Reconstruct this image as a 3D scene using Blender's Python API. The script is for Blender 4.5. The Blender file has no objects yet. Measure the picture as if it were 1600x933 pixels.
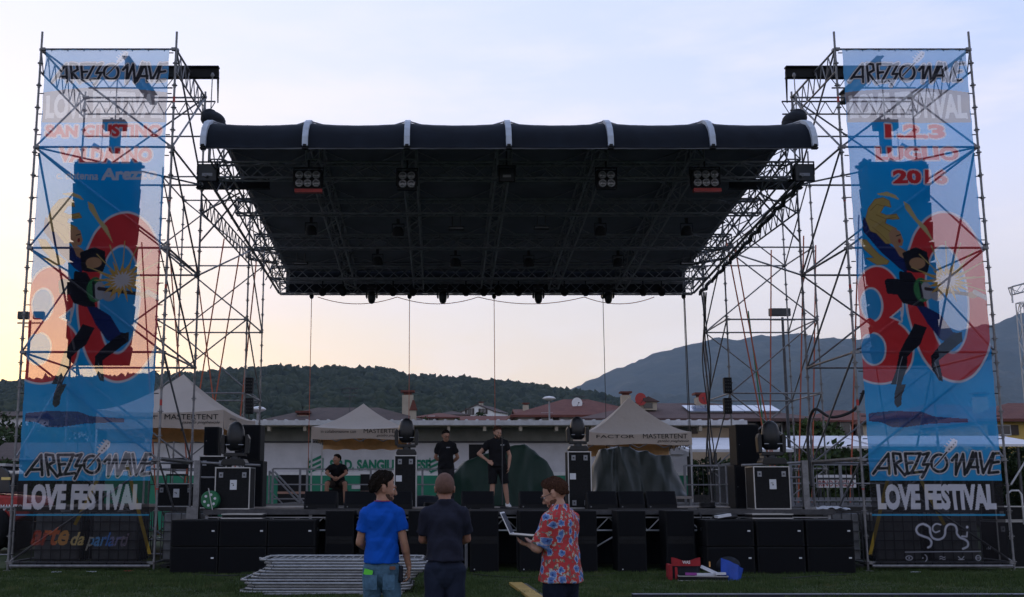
import bpy, math, random
import numpy as np
from mathutils import Vector, Matrix
R = math.radians
PI = math.pi
scene = bpy.context.scene
COL = scene.collection
rng = random.Random(7)

# ------------------------------------------------------------------ camera
CAMZ = 1.6
PITCH = R(9.8)
cam_d = bpy.data.cameras.new('camera')
cam_d.sensor_width = 36.0
cam_d.sensor_fit = 'HORIZONTAL'
cam_d.lens = 36.0 * 1729 / 1600
cam_d.shift_x = 110 / 1600
cam_d.clip_start = 0.1
cam_d.clip_end = 30000
cam = bpy.data.objects.new('camera', cam_d)
COL.objects.link(cam)
cam.location = (0, 0, CAMZ)
cam.rotation_euler = (R(90) + PITCH, 0, 0)
scene.camera = cam

# ------------------------------------------------------------------ light
SUN_EL, SUN_AZ = R(3.4), R(-23.0)          # just behind the wooded ridge, left of the stage
sun_dir = Vector((math.sin(SUN_AZ) * math.cos(SUN_EL), math.cos(SUN_AZ) * math.cos(SUN_EL), math.sin(SUN_EL)))
world = bpy.data.worlds.new('World')
scene.world = world
world.use_nodes = True
wt = world.node_tree
for n in list(wt.nodes): wt.nodes.remove(n)
def wn(t, **k):
    n = wt.nodes.new(t)
    for a, b in k.items(): setattr(n, a, b)
    return n
def wramp(fac, stops):
    r = wn('ShaderNodeValToRGB')
    e = r.color_ramp.elements
    while len(e) > 1: e.remove(e[0])
    e[0].position = stops[0][0]; e[0].color = (*stops[0][1], 1)
    for p, c in stops[1:]:
        q = e.new(p); q.color = (*c, 1)
    wt.links.new(fac, r.inputs[0])
    return r.outputs[0]
def wmath(op, a, b=None, c=None):
    m = wn('ShaderNodeMath', operation=op)
    for i, v in enumerate((a, b, c)):
        if v is None: continue
        if isinstance(v, (int, float)): m.inputs[i].default_value = v
        else: wt.links.new(v, m.inputs[i])
    return m.outputs[0]
def wmix(blend, fac, a, b):
    m = wn('ShaderNodeMix', data_type='RGBA', blend_type=blend)
    if isinstance(fac, (int, float)): m.inputs[0].default_value = fac
    else: wt.links.new(fac, m.inputs[0])
    for i, v in ((6, a), (7, b)):
        if isinstance(v, tuple): m.inputs[i].default_value = (*v, 1)
        else: wt.links.new(v, m.inputs[i])
    return m.outputs[2]
tc = wn('ShaderNodeTexCoord').outputs['Generated']
sep = wn('ShaderNodeSeparateXYZ'); wt.links.new(tc, sep.inputs[0])
elev = sep.outputs[2]
# sky colour by height above the horizon, on the sunset side and on the cool side
warm = wramp(wmath('MULTIPLY', elev, 1.0), [(0.0, (1.0, .74, .40)), (.09, (1.0, .82, .58)), (.15, (1.0, .89, .76)),
             (.22, (.97, .91, .88)), (.30, (.90, .89, .99)), (.42, (.84, .86, 1.04)), (.6, (.50, .60, .88)), (1.0, (.34, .44, .72))])
cool = wramp(elev, [(0.0, (.70, .60, .66)), (.09, (.92, .80, .80)), (.17, (.88, .82, .90)), (.26, (.76, .78, 1.0)),
             (.36, (.54, .64, 1.0)), (.48, (.43, .56, .97)), (.65, (.36, .48, .80)), (1.0, (.30, .40, .66))])
back = wramp(elev, [(0.0, (.40, .38, .46)), (.12, (.54, .50, .60)), (.3, (.50, .52, .66)), (.6, (.36, .42, .60)), (1.0, (.28, .36, .58))])
# sideways position from the sun azimuth
dx = wmath('SUBTRACT', sep.outputs[0], float(sun_dir.x))
side = wramp(dx, [(-.3, (0, 0, 0)), (.0, (0, 0, 0)), (.95, (1, 1, 1))])
front = wmix('MIX', side, warm, cool)
bk = wramp(wmath('ADD', sep.outputs[1], 0.0), [(0.0, (0, 0, 0)), (.62, (1, 1, 1))])
sky = wmix('MIX', bk, back, front)
# warm glow round the hidden sun
dot = wn('ShaderNodeVectorMath', operation='DOT_PRODUCT')
wt.links.new(tc, dot.inputs[0]); dot.inputs[1].default_value = tuple(sun_dir)
glow = wramp(dot.outputs['Value'], [(.965, (0, 0, 0)), (.982, (.03, .02, .0)), (.992, (.20, .12, .0)), (.9993, (.6, .32, .02))])
sky = wmix('ADD', 1.0, sky, glow)
# thin high cloud
mp = wn('ShaderNodeMapping'); wt.links.new(tc, mp.inputs[0]); mp.inputs['Scale'].default_value = (2.2, 2.2, 8.5)
mp.inputs['Rotation'].default_value = (0, R(9), 0)
nz = wn('ShaderNodeTexNoise'); wt.links.new(mp.outputs[0], nz.inputs[0])
nz.inputs['Scale'].default_value = 2.3; nz.inputs['Detail'].default_value = 7; nz.inputs['Roughness'].default_value = .55
cl = wramp(nz.outputs[0], [(.46, (0, 0, 0)), (.66, (.8, .8, .8))])
clm = wmath('MULTIPLY', cl, wramp(elev, [(.05, (.9, .9, .9)), (.28, (.9, .9, .9)), (.42, (.25, .25, .25))]))
sky = wmix('MIX', clm, sky, (.97, .90, .95))
nish = wn('ShaderNodeTexSky', sky_type='NISHITA', sun_disc=False)
nish.sun_elevation = SUN_EL; nish.sun_rotation = SUN_AZ
nish.air_density = 1.0; nish.dust_density = 1.5; nish.ozone_density = 1.5
bg1 = wn('ShaderNodeBackground'); wt.links.new(sky, bg1.inputs[0]); bg1.inputs[1].default_value = 1.18
bg2 = wn('ShaderNodeBackground'); wt.links.new(nish.outputs[0], bg2.inputs[0]); bg2.inputs[1].default_value = 0.05
ad = wn('ShaderNodeAddShader'); wo = wn('ShaderNodeOutputWorld')
wt.links.new(bg1.outputs[0], ad.inputs[0]); wt.links.new(bg2.outputs[0], ad.inputs[1]); wt.links.new(ad.outputs[0], wo.inputs[0])

sd = bpy.data.lights.new('sun', 'SUN'); sd.energy = 0.5; sd.angle = R(9); sd.color = (1, .66, .38)
sun = bpy.data.objects.new('sun', sd); COL.objects.link(sun)
sun.rotation_euler = (-sun_dir).to_track_quat('-Z', 'Y').to_euler()

scene.view_settings.view_transform = 'Standard'
scene.view_settings.look = 'None'
scene.view_settings.exposure = 0.0
scene.view_settings.gamma = 1.0
scene.view_settings.use_curve_mapping = False
scene.cycles.transparent_max_bounces = 24
scene.cycles.max_bounces = 6
scene.cycles.volume_bounces = 0
scene.cycles.volume_max_steps = 16

# ------------------------------------------------------------------ helpers
def at(px, py, D):
    """world point on the plane Y = D seen at photo pixel (px, py)"""
    u = (px - 690) / 1729; v = (466.5 - py) / 1729
    y = math.cos(PITCH) - v * math.sin(PITCH); z = math.sin(PITCH) + v * math.cos(PITCH)
    return Vector((u / y * D, D, CAMZ + z / y * D))
def atz(px, D, z):
    """world point at depth D and height z in photo column px"""
    return Vector(((px - 690) / 1729 * (D * math.cos(PITCH) + (z - CAMZ) * math.sin(PITCH)), D, z))

class Mat:
    pass
def material(name, color, rough=.7, metal=0.0, spec=.5, noise=None, bump=None, alpha=None):
    """noise=(scale, amount) mottles the colour, bump=(scale, strength)"""
    m = bpy.data.materials.new(name); m.use_nodes = True
    nt = m.node_tree; b = nt.nodes['Principled BSDF']
    b.inputs['Base Color'].default_value = (*color, 1)
    b.inputs['Roughness'].default_value = rough
    b.inputs['Metallic'].default_value = metal
    b.inputs['Specular IOR Level'].default_value = spec
    if noise or bump:
        t = nt.nodes.new('ShaderNodeTexCoord')
    if noise:
        n = nt.nodes.new('ShaderNodeTexNoise'); nt.links.new(t.outputs['Object'], n.inputs[0])
        n.inputs['Scale'].default_value = noise[0]; n.inputs['Detail'].default_value = 6
        n.inputs['Roughness'].default_value = .65
        r = nt.nodes.new('ShaderNodeValToRGB'); nt.links.new(n.outputs[0], r.inputs[0])
        lo = tuple(max(0, c * (1 - noise[1])) for c in color); hi = tuple(min(1, c * (1 + noise[1])) for c in color)
        r.color_ramp.elements[0].position = .3; r.color_ramp.elements[0].color = (*lo, 1)
        r.color_ramp.elements[1].position = .7; r.color_ramp.elements[1].color = (*hi, 1)
        nt.links.new(r.outputs[0], b.inputs['Base Color'])
    if bump:
        n = nt.nodes.new('ShaderNodeTexNoise'); nt.links.new(t.outputs['Object'], n.inputs[0])
        n.inputs['Scale'].default_value = bump[0]; n.inputs['Detail'].default_value = 5
        bp = nt.nodes.new('ShaderNodeBump'); bp.inputs['Strength'].default_value = bump[1]; bp.inputs['Distance'].default_value = .05
        nt.links.new(n.outputs[0], bp.inputs['Height']); nt.links.new(bp.outputs[0], b.inputs['Normal'])
    return m

def setprops(o, label=None, cat=None, group=None, kind=None):
    if label: o['label'] = label
    if cat: o['category'] = cat
    if group: o['group'] = group
    if kind: o['kind'] = kind
    return o
def thing(name, label, cat, loc=(0, 0, 0), rz=0.0, group=None):
    o = bpy.data.objects.new(name, None); COL.objects.link(o)
    o.empty_display_size = .1
    o.location = loc; o.rotation_euler = (0, 0, rz)
    return setprops(o, label, cat, group)
def dup(o, parent=None):
    c = o.copy(); COL.objects.link(c)
    if parent is not None: c.parent = parent
    for ch in list(o.children): dup(ch, c)
    return c

class MB:
    """collects shapes, links them as one mesh"""
    def __init__(s): s.v = []; s.f = []; s.sm = []; s.mi = []; s.cur = 0
    def add(s, verts, faces, smooth=False):
        b = len(s.v); s.v.extend([tuple(p) for p in verts])
        s.f.extend([tuple(b + i for i in f) for f in faces]); s.sm.extend([smooth] * len(faces)); s.mi.extend([s.cur] * len(faces))
        return s
    def box(s, c, d, rz=0.0, rx=0.0, ry=0.0):
        x, y, z = (k / 2 for k in d); M = Matrix.Rotation(rz, 3, 'Z') @ Matrix.Rotation(ry, 3, 'Y') @ Matrix.Rotation(rx, 3, 'X'); C = Vector(c)
        vs = [C + M @ Vector((a * x, b * y, e * z)) for a in (-1, 1) for b in (-1, 1) for e in (-1, 1)]
        return s.add(vs, [(0, 1, 3, 2), (4, 6, 7, 5), (0, 4, 5, 1), (2, 3, 7, 6), (0, 2, 6, 4), (1, 5, 7, 3)])
    def bb(s, x0, x1, y0, y1, z0, z1): return s.box(((x0 + x1) / 2, (y0 + y1) / 2, (z0 + z1) / 2), (x1 - x0, y1 - y0, z1 - z0))
    def tube(s, p0, p1, r, n=8, r1=None, caps=True):
        p0 = Vector(p0); p1 = Vector(p1); d = p1 - p0
        if d.length < 1e-6: return s
        r1 = r if r1 is None else r1
        q = d.to_track_quat('Z', 'Y'); a = q @ Vector((1, 0, 0)); b = q @ Vector((0, 1, 0))
        vs = []
        for P, rr in ((p0, r), (p1, r1)):
            for i in range(n):
                t = 2 * PI * i / n; vs.append(P + a * (math.cos(t) * rr) + b * (math.sin(t) * rr))
        fs = [(i, (i + 1) % n, n + (i + 1) % n, n + i) for i in range(n)]
        s.add(vs, fs, True)
        if caps:
            s.add(vs[:n], [tuple(reversed(range(n)))]); s.add(vs[n:], [tuple(range(n))])
        return s
    def path(s, pts, r, n=6):
        pts = [Vector(p) for p in pts]; m = len(pts); vs = []
        up = Vector((0, 0, 1))
        for i, p in enumerate(pts):
            d = (pts[min(i + 1, m - 1)] - pts[max(i - 1, 0)]).normalized()
            a = d.cross(up)
            if a.length < .05: a = d.cross(Vector((0, 1, 0)))
            a.normalize(); b = d.cross(a).normalized()
            for k in range(n):
                t = 2 * PI * k / n; vs.append(p + a * (r * math.cos(t)) + b * (r * math.sin(t)))
        fs = [(i * n + k, i * n + (k + 1) % n, (i + 1) * n + (k + 1) % n, (i + 1) * n + k) for i in range(m - 1) for k in range(n)]
        return s.add(vs, fs, True)
    def lathe(s, c, prof, n=16, axis='Z', rx=0, rz=0):
        """prof = [(radius, height)]"""
        C = Vector(c); M = Matrix.Rotation(rz, 3, 'Z') @ Matrix.Rotation(rx, 3, 'X')
        if axis == 'Y': M = M @ Matrix.Rotation(R(-90), 3, 'X')
        if axis == 'X': M = M @ Matrix.Rotation(R(90), 3, 'Y')
        vs = [C + M @ Vector((r * math.cos(2 * PI * i / n), r * math.sin(2 * PI * i / n), h)) for r, h in prof for i in range(n)]
        m = len(prof)
        fs = [(j * n + i, j * n + (i + 1) % n, (j + 1) * n + (i + 1) % n, (j + 1) * n + i) for j in range(m - 1) for i in range(n)]
        s.add(vs, fs, True)
        s.add(vs[:n], [tuple(reversed(range(n)))]); s.add(vs[-n:], [tuple(range(n))])
        return s
    def ball(s, c, r, n=12, m=8, rx=0, rz=0, ry=0):
        if isinstance(r, (int, float)): r = (r, r, r)
        C = Vector(c); M = Matrix.Rotation(rz, 3, 'Z') @ Matrix.Rotation(ry, 3, 'Y') @ Matrix.Rotation(rx, 3, 'X')
        vs = [C + M @ Vector((0, 0, r[2]))]
        for j in range(1, m):
            t = PI * j / m
            for i in range(n):
                p = 2 * PI * i / n; vs.append(C + M @ Vector((r[0] * math.sin(t) * math.cos(p), r[1] * math.sin(t) * math.sin(p), r[2] * math.cos(t))))
        vs.append(C + M @ Vector((0, 0, -r[2])))
        fs = [(0, 1 + i, 1 + (i + 1) % n) for i in range(n)]
        for j in range(m - 2):
            a = 1 + j * n; b = a + n
            fs += [(a + i, b + i, b + (i + 1) % n, a + (i + 1) % n) for i in range(n)]
        a = 1 + (m - 2) * n; L = len(vs) - 1
        fs += [(a + i, L, a + (i + 1) % n) for i in range(n)]
        return s.add(vs, fs, True)
    def prism(s, poly, axis, a, b):
        """polygon in the plane across `axis`, extruded from a to b"""
        def P(u, v, w): return {'X': (w, u, v), 'Y': (u, w, v), 'Z': (u, v, w)}[axis]
        n = len(poly); vs = [P(u, v, a) for u, v in poly] + [P(u, v, b) for u, v in poly]
        fs = [tuple(range(n)), tuple(reversed(range(n, 2 * n)))] + [(i, n + i, n + (i + 1) % n, (i + 1) % n) for i in range(n)]
        return s.add(vs, fs)
    def grid(s, fn, nu, nv, smooth=True):
        vs = [fn(i / nu, j / nv) for j in range(nv + 1) for i in range(nu + 1)]
        w = nu + 1
        fs = [(j * w + i, j * w + i + 1, (j + 1) * w + i + 1, (j + 1) * w + i) for j in range(nv) for i in range(nu)]
        return s.add(vs, fs, smooth)
    def mesh(s, name):
        me = bpy.data.meshes.new(name); me.from_pydata(s.v, [], s.f)
        me.polygons.foreach_set('use_smooth', s.sm)
        if max(s.mi, default=0) > 0: me.polygons.foreach_set('material_index', s.mi)
        me.update()
        return me
    def build(s, name, mat, parent=None, bevel=0.0, loc=None, recalc=True):
        me = s.mesh(name)
        for m in (mat if isinstance(mat, (list, tuple)) else [mat]): me.materials.append(m)
        if recalc:
            import bmesh
            bm = bmesh.new(); bm.from_mesh(me); bmesh.ops.remove_doubles(bm, verts=bm.verts, dist=1e-5) if False else None
            bmesh.ops.recalc_face_normals(bm, faces=bm.faces)
            bm.to_mesh(me); bm.free()
        o = bpy.data.objects.new(name, me); COL.objects.link(o)
        if parent is not None: o.parent = parent
        if loc is not None: o.location = loc
        if bevel > 0:
            b = o.modifiers.new('bevel', 'BEVEL'); b.width = bevel; b.segments = 2; b.limit_method = 'ANGLE'
        return o

def np_mesh(name, V, F, mat, parent=None, smooth=False, loc=None):
    """V (n,3) array, F (m,k) array"""
    V = np.asarray(V, np.float32); F = np.asarray(F, np.int32)
    me = bpy.data.meshes.new(name); k = F.shape[1]
    me.vertices.add(len(V)); me.vertices.foreach_set('co', V.ravel())
    me.loops.add(F.size); me.loops.foreach_set('vertex_index', F.ravel())
    me.polygons.add(len(F)); me.polygons.foreach_set('loop_start', np.arange(0, F.size, k, dtype=np.int32))
    me.polygons.foreach_set('loop_total', np.full(len(F), k, np.int32))
    me.polygons.foreach_set('use_smooth', np.full(len(F), smooth))
    me.update(calc_edges=True); me.validate()
    me.materials.append(mat)
    o = bpy.data.objects.new(name, me); COL.objects.link(o)
    if parent is not None: o.parent = parent
    if loc is not None: o.location = loc
    return o

_txt_cache = {}
def text_tris(s, bold=0.0, shear=0.0):
    """built-in font text as triangles, scaled into the unit square"""
    key = (s, bold, shear)
    if key in _txt_cache: return _txt_cache[key]
    cu = bpy.data.curves.new('t', 'FONT'); cu.body = s; cu.offset = bold; cu.shear = shear; cu.resolution_u = 4
    ob = bpy.data.objects.new('t', cu); COL.objects.link(ob)
    bpy.context.view_layer.update()
    me = bpy.data.meshes.new_from_object(ob.evaluated_get(bpy.context.evaluated_depsgraph_get()))
    me.calc_loop_triangles()
    V = np.array([v.co[:2] for v in me.vertices]); T = np.array([t.vertices[:] for t in me.loop_triangles])
    lo = V.min(0); hi = V.max(0); V = (V - lo) / (hi - lo)
    COL.objects.unlink(ob); bpy.data.objects.remove(ob); bpy.data.curves.remove(cu); bpy.data.meshes.remove(me)
    _txt_cache[key] = (V, T)
    return V, T
def lettering(s, fn, mat, parent, bold=0.0, shear=0.0, name='lettering'):
    """fn(u, v) in the unit square -> point; a thin raised sheet of letters"""
    V, T = text_tris(s, bold, shear)
    return np_mesh(name, [tuple(fn(u, v)) for u, v in V], T, mat, parent)

def evaluated(o):
    bpy.context.view_layer.update()
    me = bpy.data.meshes.new_from_object(o.evaluated_get(bpy.context.evaluated_depsgraph_get()))
    return me

# ------------------------------------------------------------------ materials
M = {}
M['galv'] = material('galvanised_steel', (.19, .19, .20), .5, .4, noise=(9, .35))
M['galv_bright'] = material('bright_galvanised', (.30, .31, .325), .42, .5, noise=(7, .25))
M['galv_dark'] = material('weathered_steel', (.055, .056, .062), .55, .4, noise=(9, .35))
M['alu'] = material('aluminium', (.42, .43, .45), .35, .8, noise=(5, .15))
M['alu_dull'] = material('dull_aluminium', (.25, .26, .285), .5, .3, noise=(5, .25))
M['black'] = material('black_paint', (.008, .0085, .010), .7, 0, .25, noise=(14, .4))
M['black_gloss'] = material('black_plastic', (.009, .010, .012), .4, 0, .4, noise=(10, .3))
M['grille'] = material('speaker_grille', (.006, .0065, .0085), .85, 0, .15, bump=(160, .4))
M['plywood_black'] = material('black_laminate', (.008, .0085, .010), .7, 0, .2, noise=(20, .5))
M['ply_brown'] = material('brown_laminate', (.05, .038, .03), .5, noise=(12, .4))
M['canvas_black'] = material('black_canvas', (.014, .017, .024), .7, 0, .2, noise=(3, .4), bump=(5, .35))
M['tarp_roof'] = material('navy_black_tarpaulin', (.006, .009, .016), .7, 0, .15, noise=(1.5, .3), bump=(2.5, .3))
M['roof_lining'] = material('dark_lining', (.13, .14, .165), .85, noise=(1.2, .25))
M['rib'] = material('white_rib', (.42, .47, .55), .5, .1, noise=(6, .15))
M['white'] = material('white_paint', (.72, .72, .73), .6, noise=(4, .08))
M['white_dirty'] = material('off_white', (.52, .52, .53), .7, noise=(4, .15))
M['label_white'] = material('white_label', (.6, .62, .66), .6)
M['red'] = material('red_paint', (.36, .022, .02), .5, noise=(8, .25))
M['red_bag'] = material('red_cloth', (.30, .012, .018), .8, noise=(10, .25))
M['blue_bag'] = material('blue_plastic', (.005, .06, .40), .5, noise=(6, .2))
M['orange_strap'] = material('orange_webbing', (.42, .10, .05), .7)
M['green_strap'] = material('green_webbing', (.03, .2, .08), .7)
M['yellow_strap'] = material('yellow_webbing', (.55, .36, .04), .7, noise=(6, .2))
M['cable'] = material('black_cable', (.012, .012, .014), .5)
M['green_paint'] = material('green_paint', (.012, .20, .115), .65, noise=(1.2, .15))
M['glass'] = material('dark_glass', (.02, .024, .03), .08, 0, .6)
M['lens'] = material('lamp_lens', (.20, .21, .23), .15, .3, .8)
M['lens_dark'] = material('dark_lens', (.035, .04, .045), .35, 0, .3)
# ------------------------------------------------------------------ land
def vnoise(X, Y, seed=0, octaves=5, lac=2.0, gain=.5):
    """value noise on numpy arrays"""
    out = np.zeros_like(X, dtype=float); amp = 1.0; tot = 0
    for o in range(octaves):
        xi = np.floor(X).astype(int); yi = np.floor(Y).astype(int); xf = X - xi; yf = Y - yi
        xf = xf * xf * (3 - 2 * xf); yf = yf * yf * (3 - 2 * yf)
        def h(a, b):
            n = (a * 374761393 + b * 668265263 + (seed + o) * 1442695041) & 0x7fffffff
            n = ((n ^ (n >> 13)) * 1274126177) & 0x7fffffff
            return ((n ^ (n >> 16)) & 0xffff) / 65535.0
        v = (h(xi, yi) * (1 - xf) + h(xi + 1, yi) * xf) * (1 - yf) + (h(xi, yi + 1) * (1 - xf) + h(xi + 1, yi + 1) * xf) * yf
        out += v * amp; tot += amp; amp *= gain; X = X * lac + 17.3; Y = Y * lac + 5.7
    return out / tot

def ramp_material(name, stops, scale, rough=.95, detail=6, bump=None, coord='Object', distort=0):
    m = bpy.data.materials.new(name); m.use_nodes = True; nt = m.node_tree; b = nt.nodes['Principled BSDF']
    t = nt.nodes.new('ShaderNodeTexCoord'); n = nt.nodes.new('ShaderNodeTexNoise'); nt.links.new(t.outputs[coord], n.inputs[0])
    n.inputs['Scale'].default_value = scale; n.inputs['Detail'].default_value = detail; n.inputs['Roughness'].default_value = .62
    n.inputs['Distortion'].default_value = distort
    r = nt.nodes.new('ShaderNodeValToRGB'); nt.links.new(n.outputs[0], r.inputs[0]); e = r.color_ramp.elements
    while len(e) > 1: e.remove(e[0])
    e[0].position = stops[0][0]; e[0].color = (*stops[0][1], 1)
    for p, c in stops[1:]: q = e.new(p); q.color = (*c, 1)
    nt.links.new(r.outputs[0], b.inputs['Base Color']); b.inputs['Roughness'].default_value = rough; b.inputs['Specular IOR Level'].default_value = .2
    if bump:
        bp = nt.nodes.new('ShaderNodeBump'); bp.inputs['Strength'].default_value = bump[0]; bp.inputs['Distance'].default_value = bump[1]
        nt.links.new(n.outputs[0], bp.inputs['Height']); nt.links.new(bp.outputs[0], b.inputs['Normal'])
    return m
M['ground'] = ramp_material('grass_ground', [(.3, (.030, .042, .018)), (.5, (.045, .062, .024)), (.72, (.07, .075, .038))], .9, bump=(.5, .05))
g = MB(); g.add([(-7800, -900, 0), (7800, -900, 0), (7800, 7400, 0), (-7800, 7400, 0)], [(0, 1, 2, 3)])
setprops(g.build('ground', M['ground']), kind='structure')

# short grass blades on the part of the field the photo shows
def grass(n, x0, x1, y0, y1, h, name, seed):
    r = np.random.default_rng(seed)
    x = r.uniform(x0, x1, n); y = r.uniform(y0, y1, n); a = r.uniform(0, PI, n)
    cl = vnoise(x * 1.7, y * 1.7, 3, 3)
    cl = np.where(cl < .42, cl * .35, cl); hh = h * (.25 + 1.2 * cl) * r.uniform(.6, 1.3, n); w = .006 * r.uniform(.7, 1.6, n)
    lx = r.normal(0, .35, n) * hh; ly = r.normal(0, .35, n) * hh
    V = np.empty((n, 3, 3)); V[:, 0] = np.c_[x - w * np.cos(a), y - w * np.sin(a), np.zeros(n)]
    V[:, 1] = np.c_[x + w * np.cos(a), y + w * np.sin(a), np.zeros(n)]; V[:, 2] = np.c_[x + lx, y + ly, hh]
    o = np_mesh(name, V.reshape(-1, 3), np.arange(n * 3).reshape(-1, 3), M['blade'])
    setprops(o, 'short dark green grass of the sports field in front of the stage', 'grass', kind='stuff')
M['blade'] = ramp_material('grass_blades', [(.3, (.030, .052, .016)), (.55, (.052, .082, .026)), (.75, (.13, .13, .06))], 2.2)
grass(150000, -10.5, 13.5, 16.6, 23.2, .06, 'grass', 1)

# wooded hill behind the village
ridge_px = [(-900, 640), (-500, 622), (-200, 612), (0, 606), (60, 600), (130, 597), (300, 592), (380, 584), (430, 579), (470, 583), (520, 582), (600, 584), (640, 593),
            (700, 597), (780, 602), (850, 612), (880, 617), (930, 622), (960, 631), (1000, 640), (1060, 652), (1200, 670), (1500, 690)]
rx = np.array([at(a, b, 1250).x for a, b in ridge_px]); rz = np.array([at(a, b, 1250).z for a, b in ridge_px])
def hill_h(X, Y):
    top = np.interp(X * 1250 / np.maximum(Y, 400), rx, rz)
    t = np.clip((Y - 330) / 920, 0, 1); s = t ** 1.15
    back = np.clip((Y - 1250) / 500, 0, 1)
    n = (vnoise(X / 140 + 9, Y / 140, 5, 4) - .5) * 34 * np.sin(PI * np.clip(t, 0, 1))
    return np.maximum(-2, top * s * (1 - back * .8) + n * (1 - back))
nx, ny = 170, 80
gx, gy = np.meshgrid(np.linspace(-1300, 1000, nx), np.linspace(340, 1700, ny))
gz = hill_h(gx, gy)
idx = np.arange(nx * ny).reshape(ny, nx)
F = np.stack([idx[:-1, :-1], idx[:-1, 1:], idx[1:, 1:], idx[1:, :-1]], -1).reshape(-1, 4)
M['hill'] = ramp_material('hill_scrub', [(.35, (.020, .032, .014)), (.6, (.035, .05, .02)), (.8, (.06, .075, .03))], .012)
setprops(np_mesh('hill', np.c_[gx.ravel(), gy.ravel(), gz.ravel()], F, M['hill'], smooth=True), kind='structure')

# the wood on it: thousands of crowns that read as one mass
def ico():
    t = (1 + 5 ** .5) / 2
    V = np.array([(-1, t, 0), (1, t, 0), (-1, -t, 0), (1, -t, 0), (0, -1, t), (0, 1, t), (0, -1, -t), (0, 1, -t), (t, 0, -1), (t, 0, 1), (-t, 0, -1), (-t, 0, 1)], float)
    V /= np.linalg.norm(V[0])
    F = [(0, 11, 5), (0, 5, 1), (0, 1, 7), (0, 7, 10), (0, 10, 11), (1, 5, 9), (5, 11, 4), (11, 10, 2), (10, 7, 6), (7, 1, 8), (3, 9, 4), (3, 4, 2), (3, 2, 6), (3, 6, 8), (3, 8, 9), (4, 9, 5), (2, 4, 11), (6, 2, 10), (8, 6, 7), (9, 8, 1)]
    V = list(map(tuple, V)); mid = {}; G = []
    def m(a, b):
        k = (min(a, b), max(a, b))
        if k not in mid:
            p = np.array(V[a]) + np.array(V[b]); p /= np.linalg.norm(p); V.append(tuple(p)); mid[k] = len(V) - 1
        return mid[k]
    for a, b, c in F:
        ab, bc, ca = m(a, b), m(b, c), m(c, a); G += [(a, ab, ca), (b, bc, ab), (c, ca, bc), (ab, bc, ca)]
    return np.array(V), np.array(G)
IV, IF = ico()
def crowns(name, P, S, mat, seed, label, stuff=True):
    r = np.random.default_rng(seed); n = len(P)
    V = IV[None] * (1 + r.normal(0, .24, (n, len(IV), 1)))
    V = V * S[:, None, :] + P[:, None, :]
    F = IF[None] + (np.arange(n) * len(IV))[:, None, None]
    o = np_mesh(name, V.reshape(-1, 3), F.reshape(-1, 3), mat, smooth=True)
    return setprops(o, label, 'woodland', kind='stuff')
r = np.random.default_rng(4); n = 42000
X = r.uniform(-900, 560, n); Y = 360 + 930 * r.uniform(0, 1, n) ** .85
X = X * Y / 1250
dens = vnoise(X / 90, Y / 90, 11, 3)
keep = (dens > .36) | (Y > 1020)
X = X[keep]; Y = Y[keep]; n = len(X)
s = r.uniform(1.9, 4.6, n) * r.uniform(.8, 1.25, n) * np.where(Y < 560, .7, 1)
Z = hill_h(X, Y) + s * .55
big = r.uniform(0, 1, n) > .93
S = np.c_[s, s, s * np.where(big, 1.35, r.uniform(.7, 1.3, n))]
M['forest'] = ramp_material('forest_leaves', [(.3, (.014, .022, .012)), (.46, (.026, .036, .018)), (.60, (.040, .050, .024)), (.75, (.075, .080, .040))], .05, detail=9)
crowns('forest', np.c_[X, Y, Z], S, M['forest'], 5, 'dense dark green wood covering the hill behind the village')

# the high mountain on the right
mt_px = [(700, 700), (780, 660), (870, 615), (900, 603), (930, 590), (960, 577), (1000, 561), (1030, 549), (1060, 541), (1100, 531), (1125, 527), (1150, 530), (1190, 524), (1240, 521), (1290, 528), (1340, 527),
         (1400, 516), (1450, 512), (1500, 514), (1540, 506), (1570, 498), (1600, 485), (1660, 462), (1760, 440), (1900, 452), (2200, 470), (2700, 520)]
MD = 5600.0
mx = np.array([at(a, b, MD).x for a, b in mt_px]); mz = np.array([at(a, b, MD).z for a, b in mt_px])
nx, ny = 320, 90
gx, gy = np.meshgrid(np.linspace(at(690, 600, MD).x, 7300, nx), np.linspace(2600, 7000, ny))
top = np.interp(gx, mx, mz)
t = np.clip((gy - 2700) / (MD - 2700), 0, 1)
rough = vnoise(gx / 420, gy / 900, 21, 6) - .5
fine = vnoise(gx / 60, gy / 60, 23, 5) - .5
h = top * (t ** 1.25) * (1 - .55 * np.clip((gy - MD) / 1400, 0, 1)) + rough * 520 * np.sin(PI * t) + fine * 44 * np.clip(t * 3, 0, 1)
h = np.maximum(h, -.8)
idx = np.arange(nx * ny).reshape(ny, nx)
F = np.stack([idx[:-1, :-1], idx[:-1, 1:], idx[1:, 1:], idx[1:, :-1]], -1).reshape(-1, 4)
M['mountain'] = ramp_material('mountain_woods', [(.34, (.020, .032, .018)), (.6, (.05, .055, .032)), (.78, (.15, .14, .10))], .006, detail=9, bump=(.8, 30))
setprops(np_mesh('mountain', np.c_[gx.ravel(), gy.ravel(), h.ravel()], F, M['mountain'], smooth=True), kind='structure')

# the air between, closed box round everything
hz = MB(); hz.bb(-7900, 7900, -950, 7500, -1.2, 1250)
mh = bpy.data.materials.new('haze_air'); mh.use_nodes = True; nt = mh.node_tree
nt.nodes.remove(nt.nodes['Principled BSDF'])
pv = nt.nodes.new('ShaderNodeVolumePrincipled'); pv.inputs['Color'].default_value = (.52, .72, 1.0, 1); pv.inputs['Density'].default_value = 8e-5
pv.inputs['Anisotropy'].default_value = .1
nt.links.new(pv.outputs[0], nt.nodes['Material Output'].inputs['Volume'])
HAZE = setprops(hz.build('haze', mh), 'thin blue evening haze in the air', 'haze', kind='stuff')
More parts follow.
